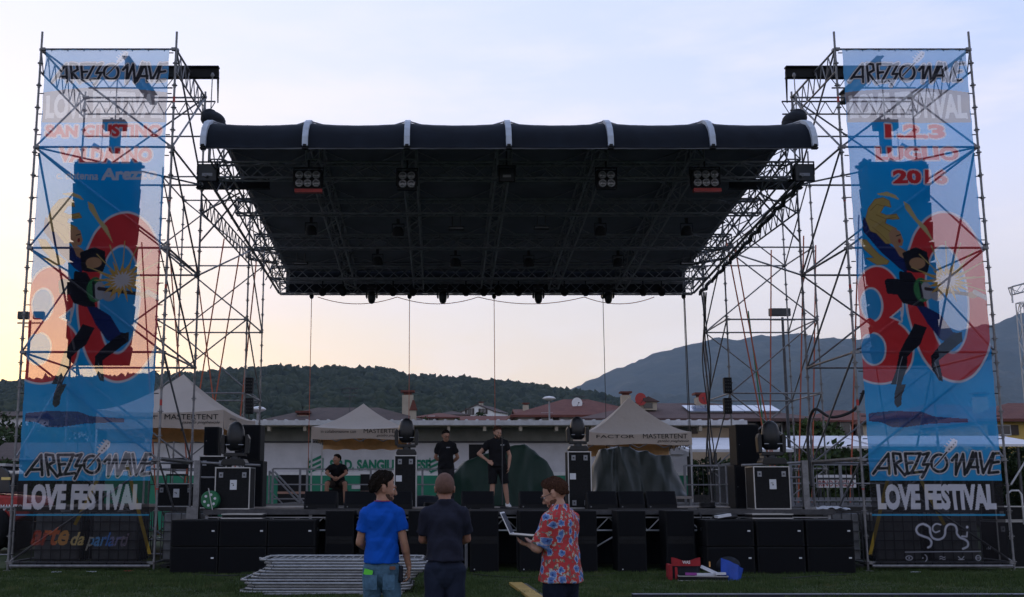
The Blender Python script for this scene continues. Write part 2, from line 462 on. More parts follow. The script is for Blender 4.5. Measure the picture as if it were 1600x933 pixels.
# ------------------------------------------------------------------ scaffold towers
def standard(h, over=.0, r=.025, red=None):
    b = MB(); b.tube((0, 0, 0), (0, 0, h + over), r, 8)
    b.box((0, 0, .005), (.16, .16, .012))
    z = .18
    while z < h + .05:
        b.tube((0, 0, z - .006), (0, 0, z + .006), .062, 8); b.tube((0, 0, z - .05), (0, 0, z + .05), .032, 8); z += .5
    return b
def lattice(b, p0, p1, drop, r=.022, n=6):
    """two chords and zig-zag lacing hanging `drop` below p0-p1"""
    p0 = Vector(p0); p1 = Vector(p1); d = Vector((0, 0, -drop))
    b.tube(p0, p1, r, 6); b.tube(p0 + d, p1 + d, r, 6)
    for i in range(n):
        a = p0.lerp(p1, i / n); c = p0.lerp(p1, (i + .5) / n) + d; e = p0.lerp(p1, (i + 1) / n)
        b.tube(a, c, r * .6, 5); b.tube(c, e, r * .6, 5)
def box_truss(b, p0, p1, w, h, r=.022, n=8, up=Vector((0, 0, 1)), tri=False):
    p0 = Vector(p0); p1 = Vector(p1); d = (p1 - p0).normalized(); s = d.cross(up).normalized() * (w / 2); u = s.cross(d).normalized() * (h / 2)
    cs = [s + u, -s + u, -s - u, s - u] if not tri else [s + u, -s + u, -u]
    for c in cs: b.tube(p0 + c, p1 + c, r, 6)
    m = len(cs)
    for k in range(m):
        a0, a1 = cs[k], cs[(k + 1) % m]
        for i in range(n):
            A = p0.lerp(p1, i / n); B = p0.lerp(p1, (i + 1) / n)
            if (i + k) % 2: b.tube(A + a0, B + a1, r * .55, 5)
            else: b.tube(A + a1, B + a0, r * .55, 5)
    for i in (0, n):
        A = p0.lerp(p1, i / n)
        for k in range(m): b.tube(A + cs[k], A + cs[(k + 1) % m], r * .7, 5)

def scaffold(name, label, x0, y0, W, L, levels, side_diag, over=.4, lattice_top=False, mirror=1, group=None, mat=None):
    """W across, L back; side_diag: list of ((i,j,k),(i,j,k)) corner/level pairs braced"""
    mat = mat or M['galv']
    t = thing(name, label, 'scaffold tower', (x0, y0, 0), 0, group)
    c = {(i, j): (i * W, j * L) for i in (0, 1) for j in (0, 1)}
    top = levels[-1]
    sm = None
    for (i, j), (x, y) in c.items():
        o = standard(top, over if j == 0 else .15).build('standard', mat, t, loc=(x, y, 0))
    def P(i, j, k, e=0): return Vector((c[(i, j)][0], c[(i, j)][1], levels[k] + e))
    for k in range(len(levels)):
        for a, b_ in (((0, 0), (1, 0)), ((0, 1), (1, 1)), ((0, 0), (0, 1)), ((1, 0), (1, 1))):
            m = MB(); p = P(*a, k); q = P(*b_, k); m.tube(p, q, .024, 8)
            d = (q - p).normalized()
            for s in (p + d * .05, q - d * .05): m.box(s, (.09, .09, .055), math.atan2(d.y, d.x))
            m.build('ledger', mat, t)
    for (a, b_) in side_diag:
        m = MB(); m.tube(P(*a), P(*b_), .022, 8); m.build('diagonal_brace', mat, t)
    return t, P
LV = [.16, 2.2, 4.4, 6.6, 8.8, 11.0]
def front_diags(o):
    """o = outer column index; i = inner"""
    i = 1 - o; d = []
    for k in (4, 3, 2, 1):
        d.append(((o, 0, k + 1), (i, 0, k)) if k % 2 == 0 or True else None)
    d += [((o, 1, 4), (i, 1, 5)), ((o, 1, 3), (i, 1, 2)), ((o, 1, 2), (i, 1, 3)), ((i, 1, 3), (o, 1, 4)), ((i, 1, 1), (o, 1, 2))]
    d += [((o, 0, k), (o, 1, k + 1)) for k in (1, 2, 3, 4)]
    d += [((i, 0, k + 1), (i, 1, k)) for k in (0, 1, 2, 3, 4)]
    d += [((o, 0, 0), (i, 0, 1)), ((i, 1, 0), (o, 1, 1)), ((i, 0, 4), (i, 1, 5)), ((o, 0, 4), (i, 1, 4))]
    return d
FW, FL, FY = 2.92, 3.0, 22.7
TL, PL = scaffold('scaffold_tower', 'tall scaffold tower left of the stage, warm-lit, dressed with the place-name banner', -8.67, FY, FW, FL, LV, front_diags(0), group='scaffold towers of the stage')
TR, PR = scaffold('scaffold_tower', 'tall scaffold tower right of the stage, dressed with the banner of the festival dates', 8.52, FY, FW, FL, LV, front_diags(1), group='scaffold towers of the stage')
def tower_top(t, o):
    """lattice girders, cross beam, hoist beam; o = outer column"""
    xo = 0 if o == 0 else FW; xi = FW - xo; s = 1 if o == 0 else -1
    for x in (xo, xi):
        m = MB(); lattice(m, (x, 0, 11.0), (x, FL, 11.0), .5, n=7); m.build('lattice_girder', M['galv'], t)
    m = MB(); lattice(m, (xo, FL, 10.9), (xi + s * .25, FL, 10.9), .32, r=.02, n=9)
    m.build('lattice_girder', M['galv_dark'], t)
    # dark steel joist lying across, sticking out towards the stage with a drop leg
    z = 11.12; y = 1.35
    m = MB(); m.box(((xo + xi) / 2 + s * .33, y, z), (FW + .66, .16, .03)); m.box(((xo + xi) / 2 + s * .33, y, z - .24), (FW + .66, .16, .03))
    m.box(((xo + xi) / 2 + s * .33, y, z - .12), (FW + .66, .03, .23))
    m.tube((xi + s * .64, y, z - .1), (xi + s * .66, y, z - .85), .03, 6, .015); m.build('steel_joist', M['black'], t)
    m = MB(); lattice(m, (xo + s * .6, y + .06, z - .25), (xi - s * .4, y + .06, z - .25), .22, r=.018, n=6); m.build('joist_frame', M['galv_dark'], t)
    # hoist joist running back
    xh = xo + s * 1.55
    m = MB()
    for zz in (z - .02, z - .26): m.box((xh, 2.2, zz + .13), (.17, 2.5, .025))
    m.box((xh, 2.2, z - .01), (.025, 2.5, .22)); m.build('hoist_joist', M['galv_dark'], t)
    m = MB(); lattice(m, (xo, .05, 9.9), (xi, 2.9, 9.0), .0001, n=1) if False else m.tube((xo, FL - .05, 10.0), (xi, FL - .05, 10.0), .02, 6); m.build('ledger', M['galv'], t)
    # long raking pole and loading platform at the first lift, banding tape
    m = MB(); m.tube((xo + s * .05, .1, 8.7), (xo + s * 1.3, 2.6, .2), .024, 8); m.build('raking_pole', M['galv'], t)
    for k, zz in enumerate((1.6, 3.3, 5.7, 7.6, 9.8)):
        m = MB(); m.tube((xi, 0, zz), (xi, 0, zz + .12), .0275, 8); m.build('marking_band', M['red'], t)
    # ratchet straps in an A shape behind the lower banner
    m = MB()
    for a, b_ in (((xo + s * 1.75, .4, 2.1), (xo + s * 1.2, .2, .9)), ((xo + s * 2.2, .4, 2.1), (xo + s * 2.75, .2, .3))):
        d = Vector(b_) - Vector(a); m.box((Vector(a) + Vector(b_)) / 2, (.07, .006, d.length), 0, 0, math.atan2(d.x, d.z))
    m.build('ratchet_strap', M['yellow_strap'], t)
    m = MB()
    for zz in (2.24, 2.28): pass
    m.box((xi + s * .3 - s * .3, 1.5, 2.235), (.12, 3.0, .04)); m.build('toe_board', M['alu_dull'], t)
tower_top(TL, 0); tower_top(TR, 1)

LB = [.16, 2.2, 4.4, 6.6, 8.8, 11.0]
def rear_diags():
    d = []
    for k in (0, 1, 2, 3, 4):
        a = k % 2
        d += [((a, 0, k), (1 - a, 0, k + 1)), ((1 - a, 1, k), (a, 1, k + 1)), ((0, 0, k + 1), (0, 1, k)), ((1, 0, k + 1), (1, 1, k))]
    return d
TLB, PLB = scaffold('scaffold_tower', 'slimmer scaffold tower behind the left banner tower, laced with orange straps, hill behind', -8.5, 32.6, 2.7, 2.8, LB, rear_diags(), over=.3, group='scaffold towers of the stage')
TRB, PRB = scaffold('scaffold_tower', 'slimmer scaffold tower at the rear right roof corner, orange straps, mountain behind', 8.5, 32.6, 2.7, 2.8, LB, rear_diags(), over=.8, group='scaffold towers of the stage')
def straps(t, lst):
    for (x0, y0, z0, x1, y1, z1, mt) in lst:
        m = MB(); p = Vector((x0, y0, z0)); q = Vector((x1, y1, z1)); d = q - p
        side = Vector((0, 1, 0)).cross(d).normalized() * .02
        th = Vector((0, .004, 0))
        vs = [p - side - th, p + side - th, q + side - th, q - side - th, p - side + th, p + side + th, q + side + th, q - side + th]
        m.add(vs, [(0, 1, 2, 3), (7, 6, 5, 4), (0, 4, 5, 1), (1, 5, 6, 2), (2, 6, 7, 3), (3, 7, 4, 0)]); m.build('ratchet_strap', M[mt], t)
straps(TLB, [(2.0, -.3, 9.0, .9, -.2, .3, 'orange_strap'), (2.4, .2, 8.8, 1.3, .1, .3, 'orange_strap'), (.2, .2, 9.2, 1.3, .1, .3, 'orange_strap'), (.5, 2.4, 9.2, 2.0, 2.2, .3, 'orange_strap'),
             (2.7, 1.4, 8.8, 2.1, 1.3, .3, 'orange_strap'), (-.6, 0.2, 9.0, .3, .1, .3, 'orange_strap')])
straps(TRB, [(.0, -.3, 9.0, 1.3, -.2, .3, 'orange_strap'), (.4, .2, 8.8, 1.5, .1, .3, 'orange_strap'), (2.5, .2, 9.2, 1.8, .1, .3, 'orange_strap'), (2.1, 2.2, 9.2, 1.6, 2.2, .3, 'orange_strap'),
             (.9, .9, 7.0, 1.45, .9, .3, 'green_strap'), (3.3, 1.5, 9.2, 2.6, 1.3, .3, 'orange_strap'), (2.9, -3.2, 9.0, 2.2, -2.9, .3, 'orange_strap')])
# middle bay frames between front and rear towers: outriggers at the top carrying the roof
for t, x0, s in ((TLB, 2.7, 1), (TRB, 0, -1)):
    m = MB(); box_truss(m, (x0, 0, 8.6), (x0 + s * .9, 0, 8.45), .25, .3, n=4); m.build('lattice_girder', M['galv_dark'], t)
for t, xi, s in ((TL, FW, 1), (TR, 0, -1)):
    # joist that carries the roof edge, and the cantilevered lattice under it
    m = MB()
    for dz in (0, .2): m.box((xi + s * .75, FL, 8.72 + dz), (1.75, .18, .025))
    m.box((xi + s * .75, FL, 8.82), (1.75, .025, .2)); m.build('steel_joist', M['black'], t)
    m = MB(); lattice(m, (xi, FL, 8.6), (xi, 9.9, 8.7), .45, r=.022, n=14); m.build('lattice_girder', M['galv_dark'], t)
    m = MB(); m.tube((xi, FL, 8.1), (xi + s * .9, FL, 8.6), .022); m.tube((xi, FL, 7.4), (xi + s * .85, FL + .3, 8.6), .022)
    m.tube((xi, FL, 6.6), (xi, 9.9, 8.7), .024); m.build('diagonal_brace', M['galv'], t)

# big galvanised masts that stand between tower and stage
for px0, x, lab in ((308, -5.08, 'square galvanised mast at the left end of the stage, beside the green cable reel'), (1268, 7.55, 'square galvanised mast at the right end of the stage, beside the flight case')):
    s = 1 if x < 0 else -1
    t = thing('steel_mast', lab, 'mast', (x, 23.3, 0), group='square masts at the stage ends')
    m = MB(); m.box((0, 0, 1.1), (.12, .12, 2.2)); m.build('post', M['galv'], t)
    m = MB(); m.box((-s * .06, 0, .72), (.24, .16, 1.05)); m.build('sleeve', M['galv'], t)
    m = MB(); m.tube((0, .02, 2.16), (s * 1.3, .02, 2.1), .026); m.build('hand_rail', M['galv'], t)
    m = MB(); m.tube((0, .05, 1.85), (s * .9, .05, 1.85), .022); m.build('hand_rail', M['galv'], t)

# ------------------------------------------------------------------ stage roof
RX0, RX1 = -4.93, 7.71
RIBX = [RX0 + (RX1 - RX0) * i / 6 for i in range(7)]
roof = thing('stage_roof', 'wide dark tarpaulin stage roof on aluminium trusses with seven pale ribs along its front edge', 'stage roof', ((RX0 + RX1) / 2, 22, 0))
ox = -(RX0 + RX1) / 2; oy = -22
def L3(x, y, z): return (x + ox, y + oy, z)
prof = [(22.0, 8.57), (22.02, 8.78), (22.12, 8.98), (22.32, 9.17), (22.62, 9.31), (23.1, 9.42)]
def zt(y): return 9.42 - (y - 23.1) * .088
full = prof + [(y, zt(y)) for y in (24.3, 25.6, 27, 28.4, 29.8, 31.2, 32.6, 34.2)]
def skin(off, sag):
    def fn(u, v):
        k = v * (len(full) - 1); i = min(int(k), len(full) - 2); f = k - i
        y = full[i][0] * (1 - f) + full[i + 1][0] * f; z = full[i][1] * (1 - f) + full[i + 1][1] * f
        w = (u * 6) % 1 if u < 1 else 0
        d = sag * (4 * w * (1 - w)) ** .8
        a = min(1, max(0, (23.1 - y) / 1.1))
        wr = .012 * math.sin(u * 190 + v * 17) * a
        if k < .02: d *= .0
        return L3(RX0 + (RX1 - RX0) * u, y + d * a * .8 + wr + off * a * .4, z - d * (1 - .2 * a) - off)
    return fn
m = MB(); m.grid(skin(0, .055), 96, 26); m.cur = 1; m.grid(skin(.03, .055), 96, 26)
m.build('roof_membrane', [M['tarp_roof'], M['roof_lining']], roof)
for X in RIBX:
    m = MB(); pts = [(y - .035, z + .02) for y, z in prof] + [(24.0, zt(24.0) + .03)]
    w = .058
    vs = []
    for i, (y, z) in enumerate(pts):
        j0, j1 = max(i - 1, 0), min(i + 1, len(pts) - 1); ty, tz = pts[j1][0] - pts[j0][0], pts[j1][1] - pts[j0][1]; l = math.hypot(ty, tz); ny_, nz_ = -tz / l, ty / l
        for sx in (-w, w):
            for q in (.03, -.05): vs.append(L3(X + sx, y + ny_ * q, z + nz_ * q))
    n = len(pts); fs = []
    for i in range(n - 1):
        a = i * 4; b_ = a + 4
        fs += [(a, a + 2, b_ + 2, b_), (a + 1, b_ + 1, b_ + 3, a + 3), (a, b_, b_ + 1, a + 1), (a + 2, a + 3, b_ + 3, b_ + 2)]
    fs += [(0, 1, 3, 2), (4 * n - 4, 4 * n - 2, 4 * n - 1, 4 * n - 3)]
    m.add(vs, fs); o = m.build('roof_rib', M['rib'], roof)
    m = MB(); m.box(L3(X, 21.945, 8.60), (.07, .03, .05)); m.box(L3(X, 22.0, 8.55), (.12, .10, .03)); m.build('end_shoe', M['black'], o)
for X in RIBX:
    m = MB(); z0, z1 = zt(23.4) - .38, zt(34.1) - .38
    box_truss(m, L3(X, 23.4, z0), L3(X, 34.1, z1), .3, .56, r=.026, n=16)
    m.build('roof_truss', M['alu_dull'], roof)
for k, Y in enumerate((24.1, 26.5, 29.3, 32.3, 34.0)):
    m = MB(); z = zt(Y) - .78; box_truss(m, L3(RX0 - .12, Y, z + .12), L3(RX1 + .12, Y, z + .12), .28, .36, r=.024, n=34)
    m.build('cross_truss', M['alu_dull'], roof)
m = MB()
for k in range(6):
    a, b_ = RIBX[k], RIBX[k + 1]
    for y0, y1 in ((22.6, 24.1), (24.1, 26.5), (26.5, 29.3), (29.3, 32.3), (32.3, 34)):
        m.tube(L3(a, y0, zt(y0) - .12), L3(b_, y1, zt(y1) - .12), .016, 5); m.tube(L3(b_, y0, zt(y0) - .12), L3(a, y1, zt(y1) - .12), .016, 5)
m.build('wind_brace', M['alu_dull'], roof)
m = MB()
for y in (23.3, 25.2, 27.8, 30.8, 33.2):
    m.tube(L3(RX0, y, zt(y) - .1), L3(RX1, y, zt(y) - .1), .022, 6)
m.build('purlin', M['alu_dull'], roof)
m = MB(); m.box(L3((RX0 + RX1) / 2, 34.28, 8.10), (RX1 - RX0 - .05, .02, .80)); m.build('rear_valance', M['canvas_black'], roof)
# side bracing tubes and outriggers
for s, X in ((-1, RX0), (1, RX1)):
    m = MB()
    m.tube(L3(X + s * .32, 23.8, 8.5), L3(X + s * .12, 33.8, 7.62), .035, 8)
    for i in range(11):
        y = 24 + i * .93; z = 8.5 - (y - 23.8) * .088
        m.tube(L3(X + s * .31, y, z), L3(X + s * .04, y + .25, zt(y) - .12), .018, 5)
    m.build('side_brace', M['galv'], roof)
m = MB(); pts = []
for i in range(40):
    f = i / 39; pts.append(L3(RX1 + .38 - .12 * f + .03 * math.sin(i * 2.3), 24 + 9.7 * f, 8.42 - .86 * f + .04 * math.sin(i * 1.7)))
for k in range(4): m.path([(p[0] + .03 * math.sin(k * 2.1), p[1], p[2] + .03 * math.cos(k * 2.1)) for p in pts], .028, 6)
for k in range(4):
    px = RX1 + .3 + .05 * k
    m.path([L3(px + .05 * math.sin(j * .9 + k), 33.6, 7.6 - j * .42) for j in range(16)], .02, 5)
m.build('cable_bundle', M['cable'], roof)
m = MB()
for i, a in enumerate(((-3.9, -1.4), (-1.4, 1.15), (1.15, 4.5), (4.5, 6.7))):
    m.path([L3(a[0] + (a[1] - a[0]) * t / 12, 34.35, 7.58 - .22 * (1 - (2 * t / 12 - 1) ** 2)) for t in range(13)], .012, 5)
m.build('festoon_cable', M['orange_strap'], roof)
m = MB(); m.path([L3(-3.1 + .06 * i + .1 * math.sin(i), 33.0, 8.0 - .05 * i) for i in range(12)], .03, 5); m.build('cable_coil', M['galv'], roof)

# hoist bags on the front corners
for x, s, lab in ((333, 1, 'black rain cover over the chain hoist on the left front corner of the roof'), (1241, -1, 'black rain cover over the chain hoist on the right front corner of the roof')):
    p = at(x, 186, 23.6)
    t = thing('hoist_cover', lab, 'hoist', p, group='covered chain hoists on the roof corners')
    m = MB(); m.ball((0, 0, -.03), (.29, .26, .2), 14, 10, 0, 0, .3 * s); m.ball((-.08 * s, 0, .06), (.19, .2, .17), 12, 8); m.ball((.05 * s, 0, -.14), (.25, .24, .14), 12, 8)
    o = m.build('cover', M['canvas_black'], t)
    m = MB(); m.tube((-.06 * s, 0, .1), (-.05 * s, 0, 1.05), .012); m.lathe((-.05 * s, 0, 1.02), [(.02, -.05), (.045, 0), (.02, .06)], 8); m.build('chain', M['galv'], t)

# ------------------------------------------------------------------ line arrays and hoists in the towers
def line_array(x, label, s):
    t = thing('line_array', label, 'loudspeaker array', (x, 24.2, 4.45), group='hanging line arrays')
    n = 10; H = .43; z = 4.35; tilt = 0; y = 0; dxx = 0
    for k in range(n):
        if k > 6: tilt += R(4.5)
        w = 1.38 if k < 8 else 1.38 - .05 * (k - 7)
        zz = z - H / 2
        mb = MB()
        # trapezoid cabinet seen from the front
        mb.prism([(-w / 2, H / 2 - .012), (w / 2, H / 2 - .012), (w / 2 - .025, -H / 2 + .012), (-w / 2 + .025, -H / 2 + .012)], 'Y', -.28, .28)
        c = mb.build('cabinet', M['plywood_black'], t, loc=(dxx * s, y, zz)); c.rotation_euler = (-tilt, 0, 0)
        g_ = MB(); g_.box((0, -.292, 0), (w - .22, .012, H - .07)); g_.build('front_grille', M['grille'], c)
        r_ = MB()
        for sx in (-1, 1): r_.box((sx * (w / 2 - .005), .0, .14), (.05, .12, .04)); r_.box((sx * (w / 2 - .01), -.1, -.12), (.04, .05, .04))
        r_.build('rigging_plate', M['galv_dark'], c)
        gap = .012 if k not in (3, 4) else .03
        z -= (H + gap) * math.cos(tilt); y += (H + gap) * math.sin(tilt) * .8
    m = MB(); m.box((0, 0, 4.43), (1.5, .12, .06)); m.box((0, .25, 4.43), (1.5, .06, .06)); m.box((-.6, .1, 4.44), (.06, .7, .05)); m.box((.6, .1, 4.44), (.06, .7, .05))
    for sx in (-.6, 0, .6): m.prism([(sx - .12, 4.44), (sx + .12, 4.44), (sx - .05, 4.56)], 'Y', -.04, .04)
    m.build('flying_frame', M['galv_dark'], t)
    m = MB(); m.box((.12 * s, 0, 4.98), (.19, .24, .55)); m.lathe((.12 * s, 0, 4.70), [(.04, 0), (.09, .05), (.1, .14)], 12); m.box((.1 * s, 0, 5.34), (.5, .26, .2)); m.build('chain_hoist', M['black'], t)
    m = MB(); m.tube((.1 * s, 0, 5.4), (.1 * s, 0, 6.6), .014); m.tube((-.22 * s, .1, 4.4), (-.2 * s, .1, 5.4), .008)
    m.box((.02 * s, 0, 5.47), (.06, .03, .1)); m.box((.22 * s, 0, 5.47), (.06, .03, .1)); m.build('chain', M['galv'], t)
    m = MB(); m.box((-.32 * s, .05, 4.86), (.17, .03, .09), 0, 0, R(30)); m.build('hook_plate', M['label_white'], t)
    m = MB(); m.tube((-.6, .3, 0.1), (-.62, .3, 4.4), .012, 5); m.path([(-.55, .32, 4.4), (-.7, .35, 2.0), (-.6, .3, .3), (-.3, .2, -3.5)], .014, 5); m.build('speaker_cable', M['cable'], t)
line_array(-7.55, 'tall hanging array of black line-array loudspeakers inside the left banner tower', 1)
line_array(10.22, 'tall hanging array of black line-array loudspeakers inside the right banner tower', -1)
# ------------------------------------------------------------------ printed mesh banners
BW, BZ0, BZ1, RES = 2.68, .12, 10.97, .0118
BY = 22.63
class Print:
    def __init__(s):
        s.nx = int(BW / RES); s.nz = int((BZ1 - BZ0) / RES)
        s.U, s.Z = np.meshgrid(np.linspace(0, BW, s.nx + 1), np.linspace(BZ0, BZ1, s.nz + 1))
        s.C = np.zeros(s.U.shape + (3,))
    def win(s, x0, x1, z0, z1):
        i0 = max(0, int((x0 / BW) * s.nx) - 2); i1 = min(s.nx + 1, int((x1 / BW) * s.nx) + 3)
        j0 = max(0, int((z0 - BZ0) / (BZ1 - BZ0) * s.nz) - 2); j1 = min(s.nz + 1, int((z1 - BZ0) / (BZ1 - BZ0) * s.nz) + 3)
        return slice(j0, j1), slice(i0, i1)
    def put(s, sl, mask, col, a=1.0):
        c = s.C[sl]; mk = np.clip(mask, 0, 1)[..., None] * a
        s.C[sl] = c * (1 - mk) + np.array(col) * mk
    def band(s, z0, z1, col):
        sl = s.win(0, BW, z0, z1); z = s.Z[sl]; s.put(sl, ((z >= z0) & (z <= z1)).astype(float), col)
    def poly(s, pts, col, a=1.0):
        p = np.array(pts, float); sl = s.win(p[:, 0].min(), p[:, 0].max(), p[:, 1].min(), p[:, 1].max())
        x = s.U[sl]; z = s.Z[sl]
        if x.size == 0: return
        ins = np.zeros(x.shape, bool); n = len(p); j = n - 1
        for i in range(n):
            xi, zi = p[i]; xj, zj = p[j]
            if zi != zj:
                ins ^= ((zi > z) != (zj > z)) & (x < (xj - xi) * (z - zi) / (zj - zi) + xi)
            j = i
        s.put(sl, ins.astype(float), col, a)
    def stroke(s, pts, w, col, a=1.0, closed=False):
        p = np.array(pts, float)
        if closed: p = np.vstack([p, p[:1]])
        sl = s.win(p[:, 0].min() - w, p[:, 0].max() + w, p[:, 1].min() - w, p[:, 1].max() + w)
        x = s.U[sl]; z = s.Z[sl]; D = np.full(x.shape, 9.0)
        if x.size == 0: return
        for (ax, az), (bx, bz) in zip(p[:-1], p[1:]):
            dx_, dz_ = bx - ax, bz - az; L = dx_ * dx_ + dz_ * dz_ + 1e-12
            t = np.clip(((x - ax) * dx_ + (z - az) * dz_) / L, 0, 1)
            D = np.minimum(D, np.hypot(x - ax - t * dx_, z - az - t * dz_))
        s.put(sl, (w / 2 - D) / RES + .5, col, a)
    def ell(s, cx, cz, rx_, rz_, col, a=1.0):
        sl = s.win(cx - rx_, cx + rx_, cz - rz_, cz + rz_); x = s.U[sl]; z = s.Z[sl]
        d = np.hypot((x - cx) / rx_, (z - cz) / rz_); s.put(sl, (1 - d) * min(rx_, rz_) / RES + .5, col, a)
    def text(s, t, x0, x1, z0, z1, col, bold=0.0, shear=0.0, warp=None, a=1.0, colfn=None):
        V, T = text_tris(t, bold, shear)
        P = np.c_[x0 + V[:, 0] * (x1 - x0), z0 + V[:, 1] * (z1 - z0)]
        if warp: P = np.array([warp(u, v, x, z) for (u, v), (x, z) in zip(V, P)])
        for tr in T:
            A, B, C_ = P[tr]
            lo = np.minimum(np.minimum(A, B), C_); hi = np.maximum(np.maximum(A, B), C_); sl = s.win(lo[0], hi[0], lo[1], hi[1])
            x = s.U[sl]; z = s.Z[sl]
            def e(p, q): return (q[0] - p[0]) * (z - p[1]) - (q[1] - p[1]) * (x - p[0])
            w0, w1, w2 = e(A, B), e(B, C_), e(C_, A)
            m_ = ((w0 >= -1e-5) & (w1 >= -1e-5) & (w2 >= -1e-5)) | ((w0 <= 1e-5) & (w1 <= 1e-5) & (w2 <= 1e-5))
            s.put(sl, m_.astype(float), colfn((lo[0] - x0) / (x1 - x0)) if colfn else col, a)

BXR = 8.64; BXL = -8.55            # left edges of the two banners in the world
def uz(px, py, left=False):
    p = at(px, py, BY); return (p.x - (BXL if left else BXR), p.z)
WHITE = (.88, .88, .95); INK = (.035, .035, .042); GREY = (.17, .155, .165); CY = (.03, .40, .84); RED = (.74, .05, .06)

def logo(P, org, sc, left):
    """jagged metal lettering, coordinates measured on the sign (unit -> photo pixels)"""
    def q(x, y): return uz(org[0] + x / sc, org[1] + y / sc, left)
    S = [[(92, 312), (186, 190), (190, 312)], [(125, 280), (190, 278)],
         [(228, 312), (214, 188), (256, 192), (264, 232), (228, 252), (282, 322), (300, 300)],
         [(348, 190), (286, 190), (300, 312), (330, 304)], [(296, 248), (328, 245)],
         [(352, 190), (382, 188), (322, 308), (386, 300)],
         [(396, 196), (430, 186), (392, 258), (428, 254), (384, 334)],
         [(572, 232), (602, 196), (594, 318), (640, 192), (652, 318), (704, 182)],
         [(664, 306), (722, 186), (736, 306)], [(692, 272), (736, 272)],
         [(744, 186), (766, 308), (826, 186)],
         [(880, 186), (830, 190), (800, 308), (858, 302)], [(818, 246), (858, 240)]]
    ring = [(492 + 48 * math.cos(t * PI / 14), 248 + 52 * math.sin(t * PI / 14)) for t in range(28)]
    neck = [(462, 268), (556, 166)]; head = [(530, 172), (545, 150), (585, 100), (606, 112), (600, 140), (560, 180)]
    k = abs(q(1, 0)[0] - q(0, 0)[0])
    for w, col in ((34 * k, INK), (30 * k, WHITE), (18 * k, (.04, .04, .05))):
        for st in S: P.stroke([q(*p) for p in st], w, col)
        P.stroke([q(*p) for p in ring], w, col, closed=True)
    P.stroke([q(*p) for p in neck], 17 * k, WHITE); P.stroke([q(*p) for p in neck], 9 * k, INK)
    P.poly([q(*p) for p in head], WHITE)
    P.stroke([q(*p) for p in head], 5 * k, WHITE, closed=True)
    for i in range(4):
        x, y = 550 + i * 13, 160 - i * 14
        P.stroke([q(x - 10, y - 10), q(x - 22, y - 18)], 6 * k, WHITE); P.ell(*q(x + 6, y + 4), 5 * k, 5 * k, INK)

